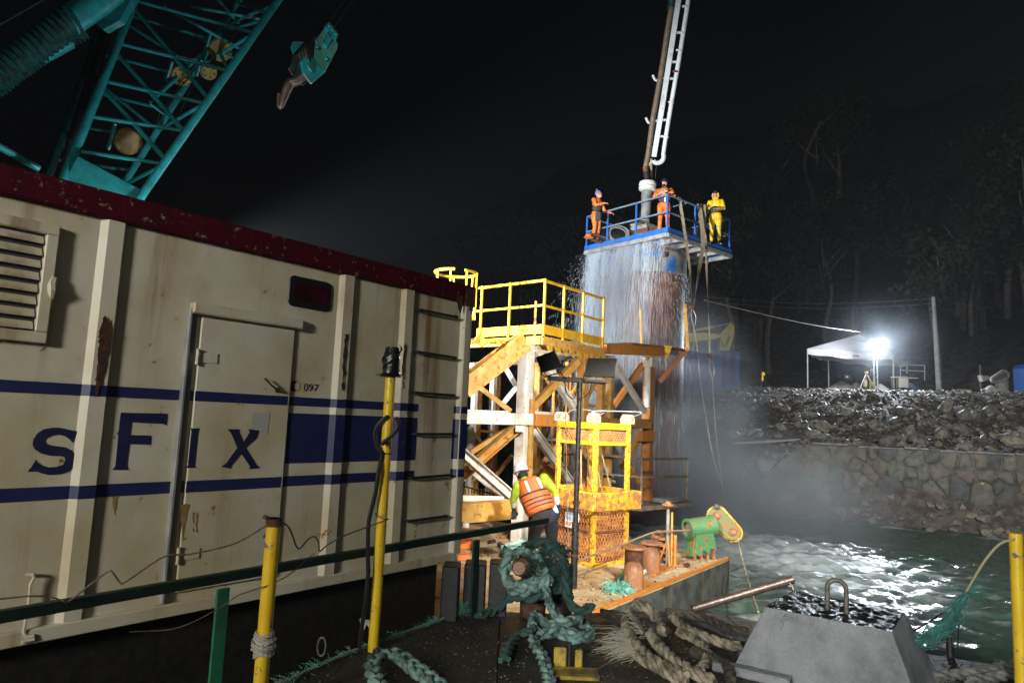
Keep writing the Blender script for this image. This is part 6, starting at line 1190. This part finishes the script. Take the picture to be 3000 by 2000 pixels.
for i in range(4):
    a, c = q[i], q[(i+1) % 4]; n = 14; vs = []
    for k in range(n+1): p = a.lerp(c, k/n); vs += [p+Z*.005, p-Z*(zu-zl+.04*math.sin(k*1.3)+.10*math.sin(math.pi*k/n))]
    mb.add(vs, [(2*k, 2*k+1, 2*k+3, 2*k+2) for k in range(n)])
mb.build('valance', wc, tent)
mk = V(A.x, A.y, 0).lerp(V(B.x, B.y, 0), .56); MB().box(V(mk.x, mk.y-.03, zl+.09), (.42, .004, .09), ((B-A).normalized(), V(0, 1, 0), Z)).build('valance_mark', M('dark print', (.04, .04, .06), .7), tent)
# lit work lamp
Lb = P(2566, 1146, 36.4); lp = thing('work_lamp', 'glaring white work lamp on a twin pole in front of the canopy', 'lamp', Lb); Lh = P(2567, 1013, 36.4)
for dx in (-.09, .10): MB().path([V(Lb.x+dx, Lb.y, Lb.z-.3), V(Lb.x+dx, Lb.y, Lh.z-.15)], .045, 8).build('pole', greyst, lp, True)
mb = MB(); mb.box(Lh, (.62, .12, .42)); hd = mb.build('lamp_head', greyst, lp, bev=.01); MB().box(Lh+V(-.12, -.075, 0), (.54, .02, .36)).build('glass', M('lit lamp glass', (1, 1, 1), .3, emit=(.85, .93, 1), es=90), hd)
light('shore_lamp', 'SPOT', Lh+V(-.2, -.5, 0), 5200, (.82, .91, 1), Lh+V(-9, -22, -7), .2, 165, .5); light('shore_lamp_spill', 'POINT', Lh+V(-.3, -.75, .1), 550, (.82, .91, 1), None, .25)
# sand heap, tarp heap
def heap(c, rx, ry, h, mat, label, nm, cat, seed):
    mb = MB(); n = 26; m_ = 9; vs = []
    for i in range(m_+1):
        for k in range(n):
            a = 2*math.pi*k/n; r = 1-i/m_; w_ = 1+.22*mnoise.noise(V(math.cos(a)*1.3+seed, math.sin(a)*1.3, i*.3)); x, y = c.x+rx*r*w_*math.cos(a), c.y+ry*r*w_*math.sin(a)
            vs.append((x, y, c.z-.1+h*(1-r**1.25)*(1+.25*mnoise.noise(V(x, y, seed)))))
    mb.add(vs, [(i*n+k, i*n+(k+1) % n, (i+1)*n+(k+1) % n, (i+1)*n+k) for i in range(m_) for k in range(n)]); return tag(recenter(mb.build(nm, mat, None, True), c), label, cat)
sand = M('pale sand', (.34, .32, .29), .95, bump=.5, bs=20); heap(on(2462, 1140, 40.4), 1.7, 1.3, 1.0, sand, 'pale heap of sand under the canopy', 'sand_heap', 'sand heap', 1); heap(on(2510, 1140, 40.2), .9, .9, .9, sand, 'smaller sand mound right of the black box', 'sand_mound', 'sand heap', 4)
heap(on(2580, 1148, 38.3), 1.0, .7, .75, M('cream sheet', (.55, .54, .46), .6, bump=.4, bs=6), 'cream sheet over a low heap at the lamp foot', 'sheeted_heap', 'heap', 2); heap(on(2660, 1150, 38.0), 1.5, .8, .95, M('blue tarpaulin', (.10, .16, .32), .4, c2=(.3, .34, .42), ns=3, bump=.6, bs=7), 'crumpled blue tarpaulin heap beside the boxes', 'tarpaulin', 'tarpaulin', 3)
c = P(2478, 1104, 39.4); g = thing('power_box', 'black power box with a pale socket plate on the sand heap', 'box', c-Z*.2); MB().box(c, (.42, .35, .34)).build('case', blackm, g, bev=.02); MB().box(c+V(-.02, -.18, 0), (.14, .02, .10)).build('plate', M('pale plate', (.6, .62, .65), .4), g); MB().box(c+V(.32, .1, -.02), (.16, .2, .3)).build('side_case', blackm, g, bev=.02)
tp = thing('survey_tripod', 'pale survey tripod with a reddish head left of the lamp', 'tripod', on(2537, 1152, 36.8)); top = P(2538, 1092, 36.9)
for x, y, Y in ((2514, 1151, 36.6), (2568, 1148, 36.7), (2535, 1150, 37.4)): MB().path([top, P(x, y, Y)], .03, 6).build('leg', M('pale wood', (.5, .42, .32), .6), tp)
MB().box(top+Z*.02, (.18, .18, .12)).build('head', M('reddish head', (.5, .22, .16), .6), tp, bev=.02); mb = MB(); mb.box(top-Z*.6+V(-.02, .1, 0), (.2, .14, .4)); mb.build('bag', M('tan bag', (.35, .28, .2), .8), tp, bev=.03)
rt = P(2556, 1140, 39.2); J, q_ = stand(V(rt.x, rt.y, ZG-.12), V(-.6, -.8, 0), 1.6, .05, 'front'); t = person('worker in dark clothes and white helmet under the canopy', J, V(-.6, -.8, 0), [navyc, M('yellow cloth', (.5, .4, .03), .7), skin, bootm], lambda p: 2 if (p-J['head']).length < .15 and p.z > J['head'].z-.1 else 1 if p.z < J['root'].z+.9 else 0, .02); cap_on(t, J, M('white helmet', (.72, .72, .72), .35), True, None, 'helmet')
c = on(2648, 1150, 36.8); tb = thing('work_table', 'rough table with planks on top and a pale panel hung in front', 'table', c); zt_ = zat(c.x, c.y, 1106)
for dx, dy in ((-.35, 0), (.25, 0), (-.35, .5), (.25, .5)): MB().box(V(c.x+dx, c.y+dy, (c.z+zt_)/2-.1), (.07, .07, zt_-c.z+.2)).build('leg', M('dark wood', (.12, .09, .06), .8), tb)
for k, (x0, x1, dy) in enumerate(((-.7, .5, 0), (-.2, .85, .14), (-.5, .7, .30))): MB().box(V(c.x+(x0+x1)/2, c.y+dy, zt_+.02*k), (x1-x0, .13, .035)).build('plank', M('pale plank', (.5, .46, .34), .7), tb)
MB().box(V(c.x-.05, c.y-.08, zt_-.33), (.52, .03, .55)).build('panel', M('pale panel', (.42, .42, .34), .6), tb, bev=.01)
for k in range(4): tag(rock(V(c.x-.3+.16*k, c.y+.1, zt_+.09), .07, 'x', name='stone'), ['white stone at the left of the table top', 'white stone second on the table top', 'white stone third on the table top', 'white stone at the right of the table top'][k], 'stone')
plk = M('yellow timber', (.62, .48, .2), .7, c2=(.5, .36, .14), ns=6)
for i, (px, py, Y, L, a, lb) in enumerate(((2640, 1153, 36.2, 3.4, -.05, 'long pale plank lying along the rubble edge below the table'), (2710, 1160, 35.6, 1.6, -.35, 'short yellow plank lying right of the long plank'), (2810, 1152, 35.8, .8, .1, 'yellow timber piece in the small pile by the boulder'), (2825, 1142, 36.0, .75, 0, 'yellow timber on top of the small pile'), (2800, 1160, 35.6, .7, .6, 'slanted yellow timber at the left of the small pile'), (2895, 1416, 22.6, .55, -.02, 'small yellow batten lying on the stone wall ledge at right'))):
    c = P(px, py, Y); tag(recenter(MB().box(c, (L, .16, .06), (V(math.cos(a), 0, math.sin(a)), V(0, 1, 0), V(-math.sin(a), 0, math.cos(a)))).build('timber', plk, None, bev=.006), c), lb, 'timber')
c = P(2828, 1152, 35.9); tag(recenter(MB().box(c, (.32, .25, .3)).build('timber_block', plk, None, bev=.01), c), 'square timber block standing in the small yellow pile', 'timber')
# concrete mixer
mx = thing('concrete_mixer', 'grey concrete mixer with a tilted belt guard and a dented drum', 'mixer', on(2925, 1165, 33.5)); Ym = 33.5
gm = M('mortar grey', (.34, .34, .32), .8, c2=(.24, .23, .21), ns=5, bump=.3); a, c = P(2908, 1112, Ym-.3), P(2938, 1098, Ym-.3); d = (c-a).normalized(); n = V(0, -1, 0); w_ = d.cross(n)
def st2(r0, r1, off): return [a+n*off+(-d*math.cos(R_(x))+w_*math.sin(R_(x)))*r0 for x in range(-90, 91, 15)]+[c+n*off+(d*math.cos(R_(x))-w_*math.sin(R_(x)))*r1 for x in range(-90, 91, 15)]
MB().prism(st2(.17, .26, 0), n*.14).build('belt_guard', gm, mx, bev=.02); MB().prism(st2(.08, .14, .13), n*.03).build('guard_recess', M('dull guard', (.14, .13, .12), .8), mx, bev=.01)
bs_ = P(2937, 1160, Ym); MB().lathe(V(bs_.x, bs_.y, bs_.z-.1), [(.27, 0), (.29, .4), (.29, .9), (.20, 1.0)], 20).build('drum', gm, mx, True)
MB().prism([P(2893, 1138, Ym-.2), P(2908, 1128, Ym-.2), P(2922, 1140, Ym-.2), P(2922, 1165, Ym-.2), P(2905, 1155, Ym-.2)], V(0, .3, 0)).build('tub', M('pale tub', (.5, .52, .48), .6, rust=.2), mx, bev=.02)
MB().prism([P(2874, 1098, Ym), P(2900, 1101, Ym), P(2897, 1112, Ym), P(2880, 1118, Ym)], V(0, .3, 0)).build('motor_cover', gm, mx, bev=.02); MB().path(crom([P(2875, 1142, Ym), P(2885, 1140, Ym), P(2896, 1146, Ym)], .05), .045, 8).build('handle', M('pale tub', (.5, .52, .48), .6), mx, True)
c = P(2872, 1068, 33.8); c2_ = P(2874, 1142, 33.8); tag(recenter(MB().path([c2_-Z*.2, c], .05, 7).build('wooden_stake', M('dark wood', (.12, .09, .06), .8, c2=(.25, .18, .1)), None), c2_), 'thin wooden stake standing left of the concrete mixer', 'stake')
# portable toilet, utility pole, frame, blue container, excavator
bt_ = on(3010, 1160, 34); tz = zat(bt_.x, bt_.y, 1080); t = thing('portable_toilet', 'blue portable toilet cut off by the right edge of the picture', 'toilet', bt_); MB().box(V(bt_.x, bt_.y, (bt_.z+tz)/2-.05), (.7, .9, tz-bt_.z+.1)).build('cabin', M('blue plastic', (.06, .16, .5), .4), t, bev=.02); MB().prism([V(bt_.x-.38, bt_.y-.47, tz), V(bt_.x+.38, bt_.y-.47, tz), V(bt_.x+.2, bt_.y-.47, tz+.22), V(bt_.x-.2, bt_.y-.47, tz+.22)], V(0, .94, 0)).build('roof', M('blue roof', (.05, .08, .35), .4), t, bev=.01)
MB().box(V(bt_.x-.34, bt_.y-.46, tz-.1), (.08, .04, .1)).build('vent', M('white vent', (.6, .6, .6), .5), t)
pb_ = on(2752, 1125, 38.6); zt_ = zat(pb_.x, pb_.y, 870); up_ = thing('utility_pole', 'slim pale utility pole carrying thin wires above the shore', 'pole', pb_); MB().path([pb_-Z*.3, V(pb_.x-.2, pb_.y, zt_)], [.17, .11], 10).build('pole', M('pale pole', (.42, .40, .38), .8, c2=(.3, .28, .26), ns=3), up_, True)
wt = V(pb_.x-.2, pb_.y, zt_)
for i, (x, y, Y, dz) in enumerate(((2060, 868, 46, 0), (2060, 882, 46, -.3), (3150, 900, 44, 0), (3150, 930, 44, -.5))):
    e = P(x, y, Y); a = wt+Z*(dz-.1); MB().path([a.lerp(e, k/14)-Z*(1.6*math.sin(math.pi*k/14)*.25) for k in range(15)], .014, 4).build('wire', M('faint wire', (.16, .16, .16), .6), up_)
MB().path([wt+Z*-.4+V(0, -.1, 0), P(2770, 920, 43.8)], .03, 6).build('bracket_arm', greyst, up_)
fr_ = thing('pipe_frame', 'small pale pipe frame standing behind the boxes right of the canopy', 'frame', on(2680, 1115, 43)); fp = M('pale pipe', (.4, .4, .4), .5)
for a, c in (((2638, 1068), (2638, 1118)), ((2709, 1070), (2709, 1115)), ((2638, 1068), (2709, 1070)), ((2638, 1084), (2709, 1087))): MB().path([P(*a, 39.5), P(*c, 39.5)], .03, 6).build('pipe', fp, fr_)
Yb_ = 37.5; f0 = P(2040, 1134, Yb_); f1 = P(2166, 1137, Yb_); zt_ = zat(f1.x, f1.y, 1029); bc = thing('blue_container', 'dull blue shipping container on the shore behind the hanging cables', 'container', V(f1.x, f1.y, f1.z))
bcm = M('dull blue container paint', (.03, .08, .24), .5, c2=(.025, .06, .17), ns=3, rust=.08); wd = f1.x-f0.x+2.0; MB().box(V(f1.x-wd/2, f1.y+1.2, (f1.z+zt_)/2-.2), (wd, 2.4, zt_-f1.z+.4)).build('body', bcm, bc, bev=.02)
for k in range(9): MB().box(V(f1.x-.2-k*.5, f1.y-.02, (f1.z+zt_)/2), (.22, .05, zt_-f1.z-.2)).build('corrugation', bcm, bc, bev=.01)
ex = thing('excavator', 'yellow excavator boom and stick showing above the blue container', 'excavator', P(2080, 1135, 42)); Ye = 41; ey_ = M('excavator yellow', (.50, .40, .05), .5, c2=(.36, .28, .05), ns=5)
MB().prism([P(2106, 1026, Ye), P(2112, 975, Ye), P(2140, 943, Ye), P(2153, 955, Ye), P(2150, 985, Ye), P(2136, 1028, Ye)], V(.05, .5, 0)).build('stick', ey_, ex, bev=.03); MB().prism([P(1990, 975, Ye), P(2055, 974, Ye), P(2112, 978, Ye), P(2114, 984, Ye), P(2100, 992, Ye), P(2040, 1000, Ye), P(1990, 1005, Ye)], V(.05, .5, 0)).build('boom', ey_, ex, bev=.03)
MB().path([P(2030, 968, Ye), P(2090, 957, Ye)], .09, 8).build('ram', ey_, ex, True); MB().path([P(2085, 958, Ye), P(2135, 947, Ye)], .045, 8).build('ram_rod', greyst, ex, True); mb = MB(); mb.path(crom([P(2118, 1000, Ye-.05), P(2117, 1012, Ye-.05), P(2127, 1014, Ye-.05), P(2138, 985, Ye-.05)], .1), .03, 5); mb.build('hose', blackm, ex)
MB().box(P(2000, 1085, Ye+1.5), (3, 2.4, 2.2)).build('cab_body', ey_, ex, bev=.1); MB().box(P(2000, 1138, Ye+1.5), (3.6, 2.6, .8)).build('track', blackm, ex, bev=.1)
c = P(2236, 1096, 40); t = thing('hazard_marker', 'small yellow reflective marker with an added glow on a stake right of the blue container', 'marker', c-Z*1); MB().path([P(2229, 1140, 40), P(2231, 1080, 40)], .025, 5).build('stake', M('dark wood', (.12, .09, .06), .8), t); mb = MB(); mb.ell(P(2236, 1095, 39.9), (.11, .08, .12), 10, 7); mb.ell(P(2234, 1108, 39.9), (.06, .06, .17), 8, 7); mb.build('reflector', M('glowing yellow', (.8, .6, .02), .3, emit=(1, .7, .05), es=.35), t)  # emission added so that the reflector glows by itself
hz_ = MB(); hz_.path(crom([P(2150, 1298, 26.5), P(2300, 1290, 27.2), P(2420, 1278, 27.5), P(2480, 1256, 28.5), P(2560, 1228, 30.5), P(2590, 1215, 31.2)], .4), .045, 7); tag(recenter(hz_.build('discharge_hose', M('pale hose', (.3, .3, .28), .5), None, True), P(2420, 1278, 27.5)), 'long pale hose lying across the rubble above the stone wall', 'hose')
mb = MB(); mb.path(crom([P(2700, 1145, 36.3), P(2630, 1136, 36.4), P(2560, 1158, 36.2), P(2500, 1152, 36.3), P(2400, 1143, 37)], .3), .03, 6); tag(recenter(mb.build('ground_cable', blackm, None, True), P(2560, 1158, 36.2)), 'black cable sagging along the ground in front of the canopy', 'cable')
mb = MB(); mb.path(crom([P(2480, 985, 41), P(2520, 1000, 38), P(2560, 1003, 37)], .3), .012, 4); mb.build('lamp_lead', blackm, lp)
# far street lamp
c = P(1638, 887, 95); t = thing('street_lamp', 'tiny warm street lamp glowing far away behind the walkway railing', 'lamp', V(c.x, c.y, ground(c.x, c.y)-.5)); MB().path([V(c.x+.6, c.y, min(c.z-6, ground(c.x, c.y))-.5), V(c.x+.6, c.y, c.z+.4), V(c.x, c.y, c.z+.5)], .08, 6).build('pole', greyst, t); MB().ell(c, (.30, .30, .24)).build('lamp_globe', M('lit warm globe', (1, .8, .5), .5, emit=(1, .72, .42), es=22), t, True)
# ================================================================= housings of the floodlights outside the frame
def housing(o, tgt, base, label, nm='floodlight'):
    t = thing(nm, label, 'lamp', base); d = (tgt-o).normalized(); MB().path([base, o-d*.16-Z*.1], .04, 8).build('pole', blackm, t, True); f = frame_of(d); mb = MB(); mb.box(o-d*.16, (.08, .46, .36), f); h = mb.build('lamp_head', blackm, t, bev=.01); MB().box(o-d*.114, (.008, .40, .30), f).build('glass', emat, h)
housing(REAR[0], REAR[1], V(REAR[0].x-.2, REAR[0].y-.2, DA-.2), 'floodlight on a mast on the near barge behind the camera')
housing(BLOCKL[0], BLOCKL[1], V(BLOCKL[0].x-.1, BLOCKL[0].y-.3, DA-.2), 'small work light on a short stand on the near barge behind the camera')
housing(BOW[0], BOW[1], V(BOW[0].x, BOW[0].y-.4, DA-.2), 'floodlight on a tall mast on the near barge pointing at the bow deck')
housing(SHOREL[0], SHOREL[1], V(SHOREL[0].x, SHOREL[0].y-.4, DA-.2), 'floodlight on a tall mast on the near barge pointing at the shore wall')
housing(CRANE_L[0], CRANE_L[1], V(CRANE_L[0].x, CRANE_L[0].y, DB), 'floodlight behind the container pointing up at the crane boom')
housing(HIGH[0], HIGH[1], V(HIGH[0].x, HIGH[0].y, DB), 'tall floodlight behind the container pointing at the blue platform')
# ================================================================= falling water, spray and haze
def water_mat(nm, a):
    m = bpy.data.materials.new(nm); m.use_nodes = True; t = m.node_tree; N = t.nodes; N.remove(N['Principled BSDF']); tr = N.new('ShaderNodeBsdfTransparent'); df = N.new('ShaderNodeBsdfDiffuse'); tl = N.new('ShaderNodeBsdfTranslucent'); gl = N.new('ShaderNodeBsdfGlossy')
    df.inputs[0].default_value = tl.inputs[0].default_value = (.80, .88, .95, 1); gl.inputs[1].default_value = .25; m1 = N.new('ShaderNodeMixShader'); m1.inputs[0].default_value = .45; m2 = N.new('ShaderNodeMixShader'); m2.inputs[0].default_value = .10; m3 = N.new('ShaderNodeMixShader'); m3.inputs[0].default_value = a
    L = t.links; L.new(df.outputs[0], m1.inputs[1]); L.new(tl.outputs[0], m1.inputs[2]); L.new(m1.outputs[0], m2.inputs[1]); L.new(gl.outputs[0], m2.inputs[2]); L.new(tr.outputs[0], m3.inputs[1]); L.new(m2.outputs[0], m3.inputs[2]); L.new(m3.outputs[0], N['Material Output'].inputs[0]); return m
wm = water_mat('falling water', .27); rs = random.Random(21); mb = MB()
def streak(p, v, t0, dt, r):
    g = V(0, 0, -4.9); f = lambda t: p+v*t+g*t*t; a, b_, c = f(t0), f(t0+dt*.5), f(t0+dt)
    if c.z < .02: return
    d = (c-a).normalized(); s = d.cross(V(rs.gauss(0, 1), rs.gauss(0, 1), 0)).normalized(); e = d.cross(s); mb.add([a, b_+s*r, b_-s*.5*r+e*.87*r, b_-s*.5*r-e*.87*r, c], [(0, 1, 2), (0, 2, 3), (0, 3, 1), (4, 2, 1), (4, 3, 2), (4, 1, 3)])
tmax = math.sqrt((ZP-.3)/4.9)
jets = []
for lo, hi, n, wt in ((.50, .98, 20, 3.4), (.12, .5, 16, 1.5), (.0, .12, 4, .6)):
    for _ in range(n): jets.append((rs.uniform(lo, hi), wt*rs.random()**1.6, rs.uniform(.012, .06), rs.uniform(.05, .6), rs.uniform(-.2, .35)))
jw = [j[1] for j in jets]
for k in range(30000):
    jx, _, sg, vo, vl = rs.choices(jets, jw)[0]; t0 = tmax*rs.random()**2.1; s = LB*jx+rs.gauss(0, sg)*(1+2.2*t0); p = pp(.03+rs.uniform(-.03, .10), s, -.20-abs(rs.gauss(0, .07))); v = -pa*abs(rs.gauss(vo, .12+.15*t0))+pb*(vl+rs.gauss(0, .06+.10*t0))
    streak(p, v, t0, rs.uniform(.03, .19)*(.5 if rs.random() < .4 else 1), rs.uniform(.002, .0075)*(1.-.35*t0/tmax))
for k in range(3000):       # thin film and drops running down the front of the pile
    a = R_(rs.uniform(-165, -20)); r = PR+.07+abs(rs.gauss(0, .06)); p = V(PC.x+r*math.cos(a), PC.y+r*math.sin(a), ZP-1.0); v = V(math.cos(a), math.sin(a), -.8)*abs(rs.gauss(.08, .10)); streak(p, v, tmax*rs.random()**.8, rs.uniform(.02, .06), rs.uniform(.003, .009))
for k in range(2600):       # drops thrown out to the left
    p = pp(0, LB*rs.uniform(.5, 1.0), -.22); v = -pa*abs(rs.gauss(.6, .5))+pb*abs(rs.gauss(.8, .55))+Z*rs.gauss(.1, .3); streak(p, v, tmax*rs.random(), rs.uniform(.008, .03), rs.uniform(.003, .009))
fw = mb.build('falling_water', wm, None, kind='stuff')
def vol(nm, dens, col_=(.85, .92, 1), aniso=.2):
    m = bpy.data.materials.new(nm); m.use_nodes = True; t = m.node_tree; t.nodes.remove(t.nodes['Principled BSDF']); v = t.nodes.new('ShaderNodeVolumePrincipled'); v.inputs['Density'].default_value = dens; v.inputs['Color'].default_value = (*col_, 1); v.inputs['Anisotropy'].default_value = aniso; t.links.new(v.outputs[0], t.nodes['Material Output'].inputs['Volume']); return m
def soft_vol(nm, dens, r):
    m = bpy.data.materials.new(nm); m.use_nodes = True; t = m.node_tree; N = t.nodes; L = t.links; N.remove(N['Principled BSDF']); v = N.new('ShaderNodeVolumePrincipled'); v.inputs['Color'].default_value = (.85, .92, 1, 1); v.inputs['Anisotropy'].default_value = .2
    tc = N.new('ShaderNodeTexCoord'); mp = N.new('ShaderNodeMapping'); mp.inputs['Scale'].default_value = (1/r[0], 1/r[1], 1/r[2]); L.new(tc.outputs['Object'], mp.inputs[0]); ln = N.new('ShaderNodeVectorMath'); ln.operation = 'LENGTH'; L.new(mp.outputs[0], ln.inputs[0])
    f = N.new('ShaderNodeMapRange'); f.interpolation_type = 'SMOOTHSTEP'; f.inputs[1].default_value = .98; f.inputs[2].default_value = .05; L.new(ln.outputs['Value'], f.inputs[0])
    nz = N.new('ShaderNodeTexNoise'); nz.inputs['Scale'].default_value = .8; nz.inputs['Detail'].default_value = 3; L.new(tc.outputs['Object'], nz.inputs[0]); g = N.new('ShaderNodeMapRange'); g.inputs[1].default_value = .3; g.inputs[2].default_value = .7; g.inputs[3].default_value = .25*dens; g.inputs[4].default_value = 1.6*dens; L.new(nz.outputs['Fac'], g.inputs[0])
    mu = N.new('ShaderNodeMath'); mu.operation = 'MULTIPLY'; L.new(f.outputs[0], mu.inputs[0]); L.new(g.outputs[0], mu.inputs[1]); L.new(mu.outputs[0], v.inputs['Density']); L.new(v.outputs[0], N['Material Output'].inputs['Volume']); return m
lc = P(1800, 800, 20.6); wv = V(Lh.x-.2, Lh.y-1.2, Lh.z+.2)  # wv: drizzle at the shore lamp, added to stand in for its wide glow
for i, (c, r, d) in enumerate(((V(lc.x, lc.y, PC.z+lc.z-.3), (1.25, 1.1, 2.3), .6), (V(wv.x, wv.y, PC.z+wv.z), (4.5, 3.0, 3.6), .012), (PC+V(-1.2, -1.8, 3.6), (1.9, 1.7, 5.4), .55), (PC+V(.9, -.8, 3.0), (3.3, 3.0, 5.2), .62), (PC+V(2.6, -2.6, .8), (4.6, 4.6, 2.8), .34))):
    c = V(c.x, c.y, c.z-PC.z); o = recenter(MB().ell(c, r, 28, 18).build('spray_and_glow_mist', soft_vol('spray %d' % i, d, r), None, True), c); o['kind'] = 'stuff'
hb_ = MB().box(V(12, 26, 18), (120, 110, 44)).build('haze', vol('night haze', .0006, (.8, .88, 1), .3), None); hb_['kind'] = 'stuff'
